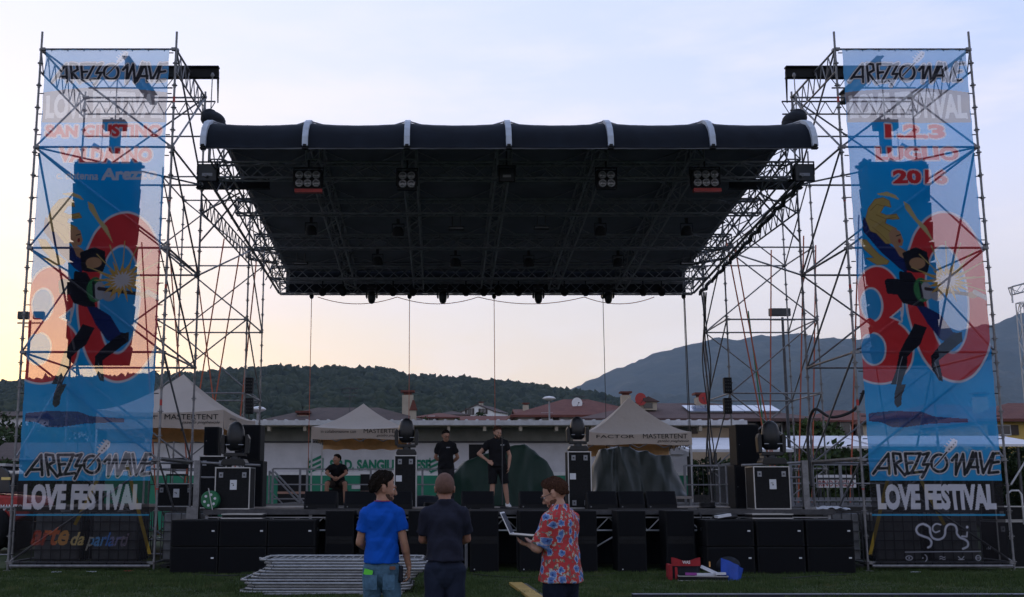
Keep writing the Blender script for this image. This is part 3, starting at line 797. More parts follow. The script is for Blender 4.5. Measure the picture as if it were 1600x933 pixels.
def artwork(P, left):
    q5 = lambda x, y: uz(1180 + x / 3.11, 300 + y / 3.11)          # drawing measured on the right banner
    Zc = P.Z
    f = np.clip((Zc - 2.6) / 8.2, 0, 1)[..., None]
    g = np.array([.012, .41, .92]) * (1 - f) + np.array([.015, .42, 1.0]) * f
    f2 = np.clip((Zc - 9.6) / 1.3, 0, 1)[..., None]; g = g * (1 - f2 * .6) + np.array([.40, .66, .95]) * f2 * .6
    str_ = .06 * np.sin((P.U * .9 + Zc * 1.1) * 2.3)[..., None] * np.array([.3, .9, .8]); P.C[:] = np.clip(g + str_ * .5, 0, 1)
    f3 = np.clip((3.6 - Zc) / .9, 0, 1)[..., None]; P.C[:] = P.C * (1 - f3 * .35) + np.array([.12, .50, .86]) * f3 * .35
    # the round numerals
    def E(cx, cy, rx_, ry_, col, a=1.0):
        c = q5(cx, cy); ex = q5(cx + rx_, cy); ey = q5(cx, cy - ry_); P.ell(c[0], c[1], abs(ex[0] - c[0]), abs(ey[1] - c[1]), col, a)
    Wc = (.74, .74, .84)
    E(945, 505, 222, 412, Wc); E(945, 505, 212, 402, RED); E(935, 520, 106, 262, Wc); E(935, 520, 97, 252, (.04, .38, .84))
    for k in (9, 0):
        col = Wc if k else RED
        E(600, 530, 112 + k, 165 + k, col); E(598, 768, 168 + k, 158 + k, col)
    E(565, 548, 56, 84, Wc); E(563, 548, 48, 76, (.035, .36, .80)); E(572, 762, 66, 82, Wc); E(572, 762, 58, 74, (.035, .36, .80))
    P.poly([q5(470, 620), q5(560, 612), q5(612, 655), q5(560, 690), q5(470, 690)], RED)
    P.poly([q5(650, 610), q5(710, 560), q5(712, 640)], Wc); P.poly([q5(664, 608), q5(703, 576), q5(705, 628)], (.035, .36, .80))
    # a leaping guitar player, plain and generic
    HA = (.52, .37, .12); HD = (.30, .18, .05); SK = (.50, .28, .16); NV = (.02, .035, .16); BK = (.02, .022, .035)
    for tr in ([(590, 8), (640, 0), (680, 18), (700, 40), (650, 22), (600, 14)], [(720, 45), (750, 62), (790, 130), (830, 168), (870, 250), (820, 190), (770, 130), (730, 80)]):
        P.poly([q5(*p) for p in tr], (.62, .50, .24))
    P.poly([q5(*p) for p in [(524, 118), (556, 150), (640, 240), (710, 300), (742, 350), (736, 395), (700, 372), (620, 300), (560, 230), (522, 190)]], NV)
    for hp in ([(536, 130), (548, 80), (580, 36), (622, 26), (652, 42), (662, 74), (628, 66), (610, 100), (640, 112), (690, 104), (706, 128), (672, 132), (640, 128), (636, 150), (690, 176), (660, 250), (636, 250), (590, 200), (560, 190)],
               [(500, 228), (540, 232), (600, 300), (652, 336), (640, 352), (590, 356), (536, 322), (575, 320), (530, 280)]):
        P.poly([q5(*p) for p in hp], HA); P.stroke([q5(*p) for p in hp], .012, HD, closed=True)
    for st in ([(560, 90), (590, 60), (630, 70)], [(556, 130), (600, 150), (660, 190)], [(570, 170), (620, 210), (650, 240)], [(590, 110), (640, 130), (690, 120)]): P.stroke([q5(*p) for p in st], .014, HD)
    P.poly([q5(*p) for p in [(652, 200), (672, 172), (706, 190), (722, 236), (716, 262), (690, 262), (662, 250)]], SK)
    P.stroke([q5(690, 212), q5(708, 206)], .02, BK); P.ell(*q5(704, 236), .028, .045, (.35, .04, .05))
    P.poly([q5(*p) for p in [(668, 250), (700, 262), (740, 290), (730, 330), (700, 310)]], SK)
    P.poly([q5(*p) for p in [(716, 296), (780, 268), (838, 290), (850, 350), (842, 390), (770, 390), (734, 380)]], BK)
    P.ell(*q5(790, 345), .17, .12, SK)
    P.poly([q5(*p) for p in [(626, 432), (640, 422), (700, 424), (700, 384), (760, 392), (800, 450), (822, 560), (770, 556), (716, 540), (690, 500), (640, 494)]], BK)
    P.ell(*q5(812, 475), .17, .26, (.06, .24, .10)); P.ell(*q5(834, 480), .125, .19, (.45, .45, .50)); P.ell(*q5(882, 500), .15, .13, (.42, .42, .48))
    P.stroke([q5(800, 440), q5(812, 515)], .05, BK)
    P.stroke([q5(830, 470), q5(1000, 492), q5(1120, 506)], .075, (.06, .045, .05)); P.ell(*q5(1058, 500), .10, .07, SK)
    P.stroke([q5(1070, 486), q5(1132, 520)], .10, (.55, .5, .52))
    P.poly([q5(*p) for p in [(780, 556), (830, 560), (900, 600), (960, 680), (1000, 690), (960, 740), (900, 720), (830, 640)]], NV)
    # flash of light
    r_ = random.Random(3); c0 = (940, 430); st = []
    for i in range(34):
        a = 2 * PI * i / 34; rr = r_.uniform(95, 150) if i % 2 else r_.uniform(48, 70); st.append(q5(c0[0] + rr * math.cos(a), c0[1] + rr * .8 * math.sin(a)))
    P.poly(st, (.62, .38, .10)); st2 = [((a - uz(0, 0)[0]) , b) for a, b in st]
    cq = q5(*c0); P.poly([(cq[0] + (a - cq[0]) * .55, cq[1] + (b - cq[1]) * .55) for a, b in st], (.66, .62, .66))
    for a in range(9):
        t_ = R(200 + a * 22); P.stroke([q5(c0[0] + 60 * math.cos(t_), c0[1] + 60 * math.sin(t_)), q5(c0[0] + 190 * math.cos(t_), c0[1] + 190 * math.sin(t_))], .022, (.60, .44, .16))
    # legs and boots
    P.poly([q5(*p) for p in [(770, 640), (830, 660), (800, 740), (740, 800), (740, 860), (712, 935), (662, 935), (690, 860), (700, 780)]], BK)
    P.poly([q5(*p) for p in [(960, 690), (1004, 680), (1006, 726), (950, 770), (890, 820), (912, 920), (894, 918), (860, 862), (852, 800), (900, 740)]], BK)
    P.poly([q5(*p) for p in [(690, 935), (735, 935), (715, 990), (712, 1035), (690, 1048), (676, 1030), (680, 980)]], (.03, .03, .04))
    P.stroke([q5(716, 800), q5(700, 870), q5(690, 930)], .012, (.35, .36, .42)); P.stroke([q5(872, 830), q5(892, 900)], .012, (.35, .36, .42))
    # shadow thrown on the printed ground, part of the print
    q6 = lambda x, y: uz(1080 + x / 2.5, 560 + y / 2.5)
    P.poly([q6(*p) for p in [(692, 214), (780, 205), (900, 208), (950, 226), (1085, 236), (1085, 250), (1000, 252), (930, 256), (830, 270), (780, 268), (740, 250), (692, 246)]], (.05, .085, .24))
    # lower lettering
    zb = 1.12
    P.band(BZ0, 1.78, (.035, .033, .036)); P.band(1.08, 1.115, (.05, .42, .72))
    P.band(1.86, 1.865, CY)
    tl = uz(40, 770, True) if left else uz(1372, 770)
    P.text('LOVE FESTIVAL', .12, BW - .16, 1.20, 1.71, (.86, .86, .95), bold=.055)
    if left:
        logo(P, (27 - 65 / 3.888 + 6, 662), 3.888, True)
        cf = lambda u: [(.42, .07, .04), (.55, .14, .05), (.56, .27, .08), (.46, .30, .12), (.34, .32, .28), (.12, .30, .55), (.08, .19, .48), (.17, .16, .28), (.18, .14, .18)][min(8, int(u * 9))]
        P.text('arte', .34, 1.10, .50, .88, None, shear=.35, colfn=lambda u: cf(u * .35), bold=.03); P.text('da', 1.13, 1.40, .50, .76, (.62, .46, .20), shear=.35, bold=.02)
        P.text('parlarti', 1.43, 2.30, .40, .76, None, shear=.35, colfn=lambda u: cf(.5 + u * .5), bold=.02)
        P.text('API', .26, .38, .86, .91, (.10, .10, .11), shear=.3)
    else:
        logo(P, (1340, 660), 3.888, False)
        q = lambda x, y: uz(1340 + x / 3.888, 660 + y / 3.888); gw = (.80, .80, .90)
        def curve(c, n=6):
            out = []
            for i in range(len(c) - 1):
                p0, p1, p2, p3 = c[max(i - 1, 0)], c[i], c[i + 1], c[min(i + 2, len(c) - 1)]
                for k in range(n):
                    t = k / n; out.append(tuple(.5 * (2 * p1[d] + (p2[d] - p0[d]) * t + (2 * p0[d] - 5 * p1[d] + 4 * p2[d] - p3[d]) * t * t + (3 * p1[d] - p0[d] - 3 * p2[d] + p3[d]) * t ** 3) for d in (0, 1)))
            return [q(*p) for p in out + [c[-1]]]
        P.stroke(curve([(425, 628), (400, 618), (372, 628), (358, 652), (370, 678), (400, 692), (432, 704), (448, 724), (444, 750), (428, 760)]), .04, gw)
        P.stroke(curve([(418, 622), (440, 640), (444, 672), (458, 702), (490, 712), (516, 702), (528, 680), (530, 650), (540, 628), (562, 618), (588, 626), (600, 650), (602, 676), (622, 700), (652, 712), (670, 730), (668, 754), (640, 768)]), .04, gw)
        P.stroke(curve([(502, 622), (478, 616), (460, 630), (458, 654), (474, 668), (496, 660)]), .028, gw)
        P.stroke([q(662, 668), q(662, 694), q(632, 692)], .03, gw); P.ell(*q(660, 636), .026, .026, gw)
        P.text('TM', *[q(718, 0)[0], q(746, 0)[0]], q(0, 774)[1], q(0, 760)[1], (.30, .30, .34))
        P.stroke([q(288, 788), q(748, 784)], .012, gw)
        for x, kind in ((313, 0), (412, 1), (516, 2), (630, 3), (734, 4)):
            c = q(x, 824); k = .055
            if kind == 0: P.stroke([(c[0] + 1.2 * k * math.cos(t * PI / 8), c[1] + .75 * k * math.sin(t * PI / 8)) for t in range(17)], .014, gw); P.ell(*c, .015, .015, gw)
            if kind == 1: P.stroke([(c[0] - .02 + k * math.cos(R(a)), c[1] + 1.2 * k * math.sin(R(a))) for a in range(-70, 71, 14)], .014, gw); P.ell(c[0] - .05, c[1], .012, .012, gw)
            if kind == 2:
                for dz in (-.02, .02): P.stroke([(c[0] - k + 2 * k * i / 10, c[1] + dz + .012 * math.sin(i / 10 * 2 * PI)) for i in range(11)], .012, gw)
            if kind == 3: P.stroke([(c[0] - k + 2 * k * i / 10, c[1] + .03 - .05 * math.sin(i / 10 * PI)) for i in range(11)], .013, gw); P.stroke([(c[0] - k, c[1] - .03), (c[0] + k, c[1] - .03)], .012, gw)
            if kind == 4: P.stroke([(c[0] + .9 * k * math.cos(t * PI / 8), c[1] + .9 * k * math.sin(t * PI / 8)) for t in range(17)], .013, gw); P.stroke([(c[0] - k * .8, c[1]), (c[0] + k * .8, c[1])], .011, gw)
    # upper lettering
    up = (.50, .47, .50)
    z0, z1 = uz(1400, 187)[1], uz(1400, 146)[1]
    arch = lambda u, v, x, z: (x, z + .10 * (1 - (2 * u - 1) ** 2) * (1 if v > .5 else .2))
    P.poly([(0.02, z0 - .06)] + [(BW * i / 12, z1 + .02 + .10 * (1 - (i / 6 - 1) ** 2)) for i in range(13)] + [(BW - .02, z0 - .06)], (.33, .31, .35))
    P.text('LOVE FESTIVAL', .08, BW - .08, z0 + .02, z1 - .05, (.80, .80, .84), bold=.05, warp=arch)
    if left: logo(P, (61, 56), 4.35, True)
    else: logo(P, (1305, 56), 4.35, False)
    def big(t, xa, xb, ya, yb, fill=RED, edge=(.72, .66, .74), b=.05):
        xs = uz(xa, (ya + yb) / 2, left)[0], uz(xb, (ya + yb) / 2, left)[0]; zs = uz(1400, yb)[1], uz(1400, ya)[1]
        for dx_, dz_ in ((-.03, 0), (.03, 0), (0, .03), (0, -.03), (.022, .022), (-.022, .022), (.022, -.022), (-.022, -.022)): P.text(t, xs[0] + dx_, xs[1] + dx_, zs[0] + dz_, zs[1] + dz_, edge, bold=b)
        P.text(t, xs[0], xs[1], zs[0], zs[1], fill, bold=b)
    if left:
        big('SAN GIUSTINO', 70, 254, 195, 214); big('VALDARNO', 92, 238, 231, 253)
        P.text('c. cintenna', *[uz(a, 275, True)[0] for a in (88, 152)], uz(100, 280)[1], uz(100, 268)[1], (.50, .58, .72), bold=.02)
        P.text('Arezzo', *[uz(a, 275, True)[0] for a in (157, 246)], uz(100, 281)[1], uz(100, 261)[1], (.56, .62, .78), bold=.04)
    else:
        big('1.2.3', 1382, 1477, 194, 216); big('LUGLIO', 1368, 1498, 230, 251); big('2016', 1394, 1480, 266, 288)

def banner_material(BAN_OPQ):
    m = bpy.data.materials.new('printed_mesh'); m.use_nodes = True; nt = m.node_tree
    for n in list(nt.nodes): nt.nodes.remove(n)
    N = nt.nodes.new; at_ = N('ShaderNodeAttribute'); at_.attribute_name = 'print'
    d = N('ShaderNodeBsdfDiffuse'); tr = N('ShaderNodeBsdfTranslucent'); tp = N('ShaderNodeBsdfTransparent')
    mx1 = N('ShaderNodeMixShader'); mx2 = N('ShaderNodeMixShader'); out = N('ShaderNodeOutputMaterial')
    # hem is opaque, the weave lets about half of the light straight through
    nz = N('ShaderNodeTexNoise'); tcc = N('ShaderNodeTexCoord'); nt.links.new(tcc.outputs['Object'], nz.inputs[0]); nz.inputs['Scale'].default_value = .8; nz.inputs['Detail'].default_value = 3
    mr = N('ShaderNodeMapRange'); nt.links.new(nz.outputs[0], mr.inputs[0]); mr.inputs[3].default_value = BAN_OPQ - .05; mr.inputs[4].default_value = BAN_OPQ + .07
    nt.links.new(at_.outputs['Color'], d.inputs[0]); nt.links.new(at_.outputs['Color'], tr.inputs[0])
    mx1.inputs[0].default_value = .6
    nt.links.new(d.outputs[0], mx1.inputs[1]); nt.links.new(tr.outputs[0], mx1.inputs[2])
    tm = N('ShaderNodeMix'); tm.data_type = 'RGBA'; tm.inputs[0].default_value = .22; tm.inputs[6].default_value = (1, 1, 1, 1); nt.links.new(at_.outputs['Color'], tm.inputs[7]); nt.links.new(tm.outputs[2], tp.inputs[0])
    nt.links.new(mr.outputs[0], mx2.inputs[0]); nt.links.new(tp.outputs[0], mx2.inputs[1]); nt.links.new(mx1.outputs[0], mx2.inputs[2]); nt.links.new(mx2.outputs[0], out.inputs[0])
    return m
M['banner_left_washed'] = banner_material(.55); M['banner_right'] = banner_material(.66)  # same cloth; the left one's lower opacity stands in for flare washing it out
def make_banner(left, label, seed):
    P = Print(); artwork(P, left)
    nx, nz = P.nx, P.nz
    U, Z = P.U, P.Z; s = seed * 3.1
    e = np.sin(PI * U / BW) * np.clip((Z - BZ0) * 1.2, 0, 1) * np.clip((BZ1 - Z) * 1.2, 0, 1)
    dy = e * (.035 * np.sin(Z * 1.9 + U * 1.3 + s) + .02 * np.sin(Z * 4.1 - U * 2.7 + s) + .012 * np.sin((U * 1.3 + Z) * 9 + s))
    edge = .012 * np.abs(np.sin(Z * PI / .55)); Us = U + np.where(U < BW / 2, edge, -edge) * np.abs(2 * U / BW - 1) ** 3
    Zs = Z - .022 * np.abs(np.sin(U * PI / .3)) * np.clip((Z - BZ1 + .5) / .5, 0, 1)
    V = np.stack([Us, dy, Zs], -1).reshape(-1, 3)
    ii = np.arange((nx + 1) * (nz + 1)).reshape(nz + 1, nx + 1)
    F = np.stack([ii[:-1, :-1], ii[:-1, 1:], ii[1:, 1:], ii[1:, :-1]], -1).reshape(-1, 4)
    t = thing('printed_banner', label, 'banner', (BXL if left else BXR, BY, 0), group='tall printed banners on the stage towers')
    o = np_mesh('mesh_cloth', V, F, M['banner_left_washed' if left else 'banner_right'], t, smooth=True)
    a = o.data.color_attributes.new('print', 'FLOAT_COLOR', 'POINT')
    a.data.foreach_set('color', np.c_[P.C.reshape(-1, 3), np.ones((nx + 1) * (nz + 1))].astype(np.float32).ravel())
    def tie(b_, x, z):
        o_ = b_.build('cable_tie', M['black'], t, loc=(x, .03, z)); return o_
    v_ = MB(); v_.tube((0, 0, -.02), (0, .04, .04), .012, 5); h_ = MB(); h_.box((0, 0, 0), (.09, .02, .018)); v0 = h0 = None
    for k in range(8):
        for z in (BZ1 - .01, BZ0 + .02):
            x = .12 + k * (BW - .24) / 7
            if v0 is None: v0 = tie(v_, x, z)
            else: c_ = dup(v0, t); c_.location = (x, .03, z)
    for k in range(24):
        for x in (-.03, BW + .03):
            if h0 is None: h0 = tie(h_, x, BZ0 + .2 + k * .46)
            else: c_ = dup(h0, t); c_.location = (x, .03, BZ0 + .2 + k * .46)
    m = MB(); m.tube((-.06, .0, .1), (BW + .06, .0, .1), .03, 8); m.build('bottom_bar', M['galv'], t)
make_banner(True, 'see-through festival banner on the left tower, rainbow-coloured script at its foot', 1)
make_banner(False, 'see-through festival banner on the right tower, July dates near the top, wavy logo below', 2)
# ------------------------------------------------------------------ stage platform
SZ = 1.2
st = thing('stage_platform', 'long modular stage platform with grey deck edge on aluminium frames', 'stage', (0, 23, 0))
M['deck'] = material('stage_deck', (.055, .052, .05), .8, 0, .2, noise=(2.2, .35), bump=(20, .2))
m = MB()
m.bb(-4.85, 8.0, 0.0, 13.6, SZ - .05, SZ); m.build('deck', M['deck'], st, bevel=.004)
m = MB(); m.bb(-4.86, 8.01, -.035, -.002, SZ - .1, SZ - .006); m.build('deck_edge', M['galv_dark'], st)
for k in range(13):
    x = -4.8 + k * 1.06
    m = MB(); m.box((x, .06, (SZ - .1) / 2), (.06, .06, SZ - .1)); m.build('leg', M['alu_dull'], st)
for k in range(12):
    x = -4.8 + k * 1.06; m = MB(); box_pts = [((x, .06, SZ - .16), (x + 1.06, .06, SZ - .16)), ((x, .06, SZ - .42), (x + 1.06, .06, SZ - .42))]
    for a, b_ in box_pts: m.tube(a, b_, .02, 6)
    for j in range(4): m.tube((x + j * .265, .06, SZ - (.16 if j % 2 else .42)), (x + (j + 1) * .265, .06, SZ - (.42 if j % 2 else .16)), .013, 5)
    if k % 3 == 1: m.tube((x, .1, .15), (x + 1.06, .1, .75), .018, 5)
    m.build('edge_truss', M['alu'], st)
for yy in (2.5, 5, 7.5, 10, 12.5):
    for k in range(7):
        m = MB(); m.box((-4.6 + k * 2.05, yy, (SZ - .1) / 2), (.07, .07, SZ - .1)); m.build('leg', M['galv_dark'], st)
m = MB(); m.bb(-4.8, 8.0, 1.6, 1.62, .02, SZ - .08); m.build('rear_skirt', M['canvas_black'], st)
# wing platforms behind the towers
for x0, x1, lab in ((-10.2, -4.95, 'low wing platform left of the stage carrying cases and a folding tent'), (8.1, 11.6, 'low wing platform right of the stage behind the flight case')):
    t = thing('wing_platform', lab, 'platform', (x0, 26.4, 0), group='wing platforms beside the stage')
    m = MB(); m.bb(0, x1 - x0, 0, 6.2, SZ - .1, SZ); m.build('deck', M['deck'], t)
    for i in range(4):
        for j in (0.1, 3, 6): m = MB(); m.box((.1 + i * (x1 - x0 - .2) / 3, j, .55), (.07, .07, 1.1)); m.build('leg', M['galv_dark'], t)
# loose deck sheets lying on the stage
for px, D, w, d_, a in ((455, 25.2, 1.5, 1.0, .1), (445, 24.3, 1.6, .7, .04), (700, 24.2, 2.2, .7, 0), (1090, 25.3, 1.3, 1.0, -.05)):
    p = atz(px, D, SZ)
    t = thing('deck_sheet', {455: 'pale plywood sheet lying on the stage, left rear of the first floor monitor', 445: 'pale plywood sheet nearest the stage edge, left of the first floor monitor', 700: 'long thin board lying on the deck behind the bald man', 1090: 'grey board lying on deck right of the third covered-drum monitor'}[px], 'board', p, a, 'boards lying on the stage')
    m = MB(); m.box((0, 0, .02), (w, d_, .03)); m.build('sheet', M['deck_pale'] if 'deck_pale' in M else M.setdefault('deck_pale', material('pale_plywood', (.30, .27, .25), .7, noise=(3, .25))), t)

# ------------------------------------------------------------------ subwoofers on the grass
def sub_wide(label, loc, group, first=[None]):
    t = thing('subwoofer', label, 'subwoofer', loc, 0, group)
    if first[0] is None:
        m = MB(); m.box((0, .4, .255), (.92, .8, .505)); c = m.build('cabinet', M['plywood_black'], t, bevel=.012)
        m = MB(); m.box((0, -.008, .255), (.86, .014, .45)); g_ = m.build('front_grille', M['grille'], t, bevel=.004)
        m = MB(); m.box((.36, -.018, .30), (.055, .006, .028)); b_ = m.build('badge', M['label_white'], t)
        m = MB()
        for sx in (-.462, .462): m.box((sx, .4, .32), (.012, .18, .07))
        h_ = m.build('side_handle', M['black_gloss'], t)
        first[0] = (c, g_, b_, h_)
    else:
        for o in first[0]: dup(o, t)
    return t
subcol = [(-5.245, 'leftmost'), (-4.31, 'middle'), (-3.375, 'third')]
for k, (x, w) in enumerate(subcol):
    for lv in (0, 1):
        lab = ['black subwoofer on the grass, %s column of the left block, %s row', 'black subwoofer on the grass, %s column of the left block, %s row'][0] % (['leftmost', 'middle', 'rightmost'][k], ['bottom', 'top'][lv])
        sub_wide(lab, (x + .46, 21.9 + .015 * k, .512 * lv + .0), 'subwoofers stacked in front of the stage')
for k, x in enumerate((5.14, 6.12, 7.09)):
    for lv in (0, 1):
        lab = 'black subwoofer of the right block, %s column, %s row' % (['leftmost behind the blue bag', 'middle', 'rightmost beside the water tank'][k], ['bottom', 'top'][lv])
        sub_wide(lab, (x + .45, 21.9 + .02 * k, .512 * lv), 'subwoofers stacked in front of the stage')
def sub_tall(label, loc, first=[None]):
    t = thing('tall_subwoofer', label, 'subwoofer', loc, 0, 'upright subwoofers along the stage front')
    if first[0] is None:
        m = MB(); m.bb(-.28, .28, 0.02, .72, .01, 1.19); c = m.build('cabinet', M['plywood_black'], t, bevel=.01)
        m = MB(); m.bb(-.255, .255, .004, .018, .71, 1.17); a = m.build('upper_grille', M['grille'], t)
        m = MB(); m.bb(-.255, .255, .004, .018, .04, .55); b_ = m.build('lower_grille', M['grille'], t)
        m = MB(); m.bb(-.255, .255, .012, .019, .565, .695); p_ = m.build('port', M['black'], t)
        m = MB(); m.bb(-.255, .255, .0, .016, .625, .638); m.bb(-.008, .008, .0, .016, .567, .693); q_ = m.build('port_brace', M['plywood_black'], t)
        m = MB(); m.lathe((-.2, .0, .07), [(.012, -.008), (.012, .004)], 8, 'Y'); r_ = m.build('badge', M['label_white'], t)
        first[0] = (c, a, b_, p_, q_, r_)
    else:
        for o in first[0]: dup(o, t)
for px, lab in ((530, 'upright black subwoofer nearest the left block of subwoofers'), (583, 'upright black subwoofer behind the man in the blue shirt'), (660, 'upright black subwoofer directly behind the bald man'),
                (757, 'upright black subwoofer between the bald man and the open laptop'), (834, 'upright black subwoofer behind the laptop'), (911, 'upright black subwoofer half hidden by the floral shirt'),
                (988, 'upright black subwoofer midway between floral shirt and red bag'), (1064, 'upright black subwoofer behind the red bag')):
    sub_tall(lab, atz(px, 22.15, .6) - Vector((0, 0, .6)))

# ------------------------------------------------------------------ floor monitors
def wedge(px, D, w, label, first={}):
    t = thing('floor_monitor', label, 'stage monitor', atz(px, D, SZ), 0, 'floor monitors on the stage')
    if w not in first:
        m = MB(); h = .37
        m.prism([(0, .0), (0, .10), (.17, h), (.42, h - .04), (.50, 0)], 'X', -w / 2, w / 2); c = m.build('cabinet', M['plywood_black'], t, bevel=.01)
        m = MB(); m.add([(-w / 2 + .03, -.004, .105), (w / 2 - .03, -.004, .105), (w / 2 - .03, .163, h - .005), (-w / 2 + .03, .163, h - .005), (-w / 2 + .03, .003, .100), (w / 2 - .03, .003, .100), (w / 2 - .03, .17, h - .012), (-w / 2 + .03, .17, h - .012)],
                        [(0, 1, 2, 3), (7, 6, 5, 4), (0, 4, 5, 1), (1, 5, 6, 2), (2, 6, 7, 3), (3, 7, 4, 0)]); g_ = m.build('grille', M['grille'], t)
        m = MB(); m.lathe((-w / 2 + .07, -.004, .05), [(.014, -.006), (.014, .004)], 10, 'Y'); b_ = m.build('badge', M['lens'], t)
        m = MB(); m.box((.0, .30, h - .006), (.14, .03, .012)); h_ = m.build('handle', M['black_gloss'], t)
        first[w] = (c, g_, b_, h_)
    else:
        for o in first[w]: dup(o, t)
for px, w, D, lab in ((500, .68, 23.4, 'leftmost black floor monitor on the stage front, before the seated man'), (563, .68, 23.42, 'second black floor monitor from the left, half under the blue-shirted man'),
                      (618, .68, 23.44, 'black floor monitor behind the head of the blue-shirted man'), (747, .68, 23.4, 'black floor monitor left of the standing man\'s white shoes'),
                      (838, .68, 23.4, 'black floor monitor between the white shoes and the floral-shirt man'), (942, .62, 23.35, 'left one of the three black floor monitors under the right tent'),
                      (988, .54, 23.4, 'middle one of the three black floor monitors under the right tent'), (1035, .62, 23.4, 'right one of the three black floor monitors under the right tent')):
    wedge(px, D, w, lab)

# ------------------------------------------------------------------ flight cases, moving heads, speaker stacks
def flight_case(label, loc, w, d, h, rz=0.0, front=('plate',), group='flight cases on the stage'):
    t = thing('flight_case', label, 'flight case', loc, rz, group)
    m = MB(); m.bb(-w / 2, w / 2, 0, d, .0, h); m.build('body', M['plywood_black'], t, bevel=.006)
    m = MB(); e = .022
    for sx in (-1, 1):
        for y in (0, d): m.box((sx * (w / 2 - e / 4), y + (-e / 4 if y == 0 else e / 4), h / 2), (e, e, h - .01))
    for y in (0, d):
        for z in (e / 2, h - e / 2): m.box((0, y + (-.006 if y == 0 else .006), z), (w, e * .9, e))
    for sx in (-1, 1):
        for z in (e / 2, h - e / 2): m.box((sx * w / 2, d / 2, z), (e, d, e))
    m.build('metal_edging', M['alu'], t)
    for sx in (-1, 1):
        for z in (.12, h - .14) if h > .9 and 'tall' in front else (h - .16,):
            m = MB(); m.box((sx * (w / 2 - .12), -.012, z), (.085, .02, .11)); o = m.build('latch', M['alu_dull'], t)
            m = MB(); m.lathe((sx * (w / 2 - .12), -.026, z), [(.02, -.006), (.02, .006)], 8, 'Y'); m.build('latch_knob', M['galv_dark'], o)
    if 'plate' in front: m = MB(); m.box((.02, -.008, h * .58), (.14, .008, .2)); m.build('paper_label', M['label_white'], t); m = MB(); m.box((.02, -.014, h * .57), (.02, .004, .03)); m.box((.0, -.014, h * .61), (.05, .004, .01)); m.build('print', M['black'], t)
    if 'badge' in front: m = MB(); m.box((-w / 2 + .1, -.008, h * .56), (.13, .008, .13)); m.build('paper_label', M['label_white'], t)
    return t
def moving_head(label, loc, s=1.0, tilt=0.0, group='moving head lamps on cases', down=False):
    t = thing('moving_head_lamp', label, 'moving head', loc, 0, group); t.scale = (s, s, s)
    if down: t.rotation_euler = (PI, 0, 0)
    m = MB(); m.prism([(-.22, 0), (.22, 0), (.23, .05), (.19, .12), (-.19, .12), (-.23, .05)], 'Y', -.2, .2); m.lathe((0, 0, .12), [(.1, 0), (.09, .05)], 16); m.build('base', M['black_gloss'], t, bevel=.01)
    m = MB()
    for sx in (-1, 1):
        m.prism([(sx * .185, .2), (sx * .255, .22), (sx * .27, .50), (sx * .235, .58), (sx * .19, .56)], 'Y', -.09, .09)
    m.box((0, 0, .20), (.42, .17, .07)); m.build('yoke', M['black_gloss'], t, bevel=.012)
    m = MB(); m.lathe((0, 0, 0), [(.11, -.22), (.165, -.17), (.18, .0), (.165, .14), (.13, .25), (.06, .31), (.02, .32)], 20); o = m.build('head', M['black_gloss'], t, loc=(0, 0, .50)); o.rotation_euler = (tilt, 0, 0)
    m = MB(); m.lathe((0, 0, -.225), [(.1, -.003), (.1, .012)], 20); m.build('lens', M['lens_dark'], o)
    m = MB()
    for a in range(-60, 61, 8): m.tube((.19 * math.sin(R(a)), -.14 + .0, -.12 - .0 * a), (.19 * math.sin(R(a + 8)), -.14, -.12), .009, 5)
    m.build('trim_ring', M['alu'], o)
    return t
# case and head A (left), D (right): squat cases on the deck edge; B and C: tall towers either side of centre
cases = [(362, 23.25, .72, .6, .86, 0, ('plate',), 'squat black flight case with white label at the left end of the stage'),
         (1208, 23.2, .74, .6, .88, 0, ('plate',), 'squat black flight case with pale label at the right end of the stage'),
         (633, 24.3, .48, .5, 1.14, 0, ('badge', 'tall'), 'tall black flight case behind the blue-shirted man carrying a moving head lamp'),
         (907, 24.2, .50, .5, 1.22, 0, ('badge', 'tall'), 'tall black flight case right of centre behind the floral-shirt man')]
for px, D, w, d, h, rz_, fr, lab in cases: flight_case(lab, atz(px, D, SZ), w, d, h, rz_, fr)
m_heads = [(367, 23.5, SZ + .9, 1.12, 'black moving head lamp on the squat case at the left end of the stage'), (1206, 23.5, SZ + .92, 1.12, 'black moving head lamp on the squat case at the right end of the stage'),
           (635, 24.5, SZ + 1.15, .98, 'black moving head lamp on the tall case behind the blue-shirted man'), (903, 24.4, SZ + 1.23, .92, 'black moving head lamp on the tall case right of centre')]
for px, D, z, s, lab in m_heads: moving_head(lab, atz(px, D, z), s)
def speaker_box(label, loc, w, d, h, mat='plywood_black', group='speaker boxes at the stage ends', rz_=0):
    t = thing('speaker_box', label, 'loudspeaker', loc, rz_, group)
    m = MB(); m.bb(-w / 2, w / 2, 0, d, 0, h); m.build('cabinet', M[mat], t, bevel=.012)
    m = MB(); m.bb(-w / 2 + .03, w / 2 - .03, -.012, .002, .04, h - .04); m.build('front_grille', M['grille'], t)
    m = MB(); m.lathe((-w / 2 + .06, -.014, h * .5), [(.01, -.004), (.01, .004)], 8, 'Y'); m.build('badge', M['lens'], t)
    return t
speaker_box('black speaker box forming the lower half of the right side stack', atz(1168, 24.3, SZ), .5, .6, .92)
speaker_box('black speaker box on top of the right side stack', atz(1170, 24.3, SZ + .925), .5, .6, .88)
speaker_box('big black speaker box low in the left side stack, right of the squat case', atz(394, 24.4, SZ), .42, .6, 1.02)
speaker_box('big black speaker box on top of the left side stack, behind the moving head', atz(386, 24.45, SZ + 1.025), .56, .6, .78)
speaker_box('small black speaker box on a case left of the left moving head', atz(329, 24.6, SZ + 1.15), .32, .4, .62)
flight_case('black rack case with shelf behind the green cable reel', atz(330, 24.4, SZ), .6, .6, 1.13, 0, ())
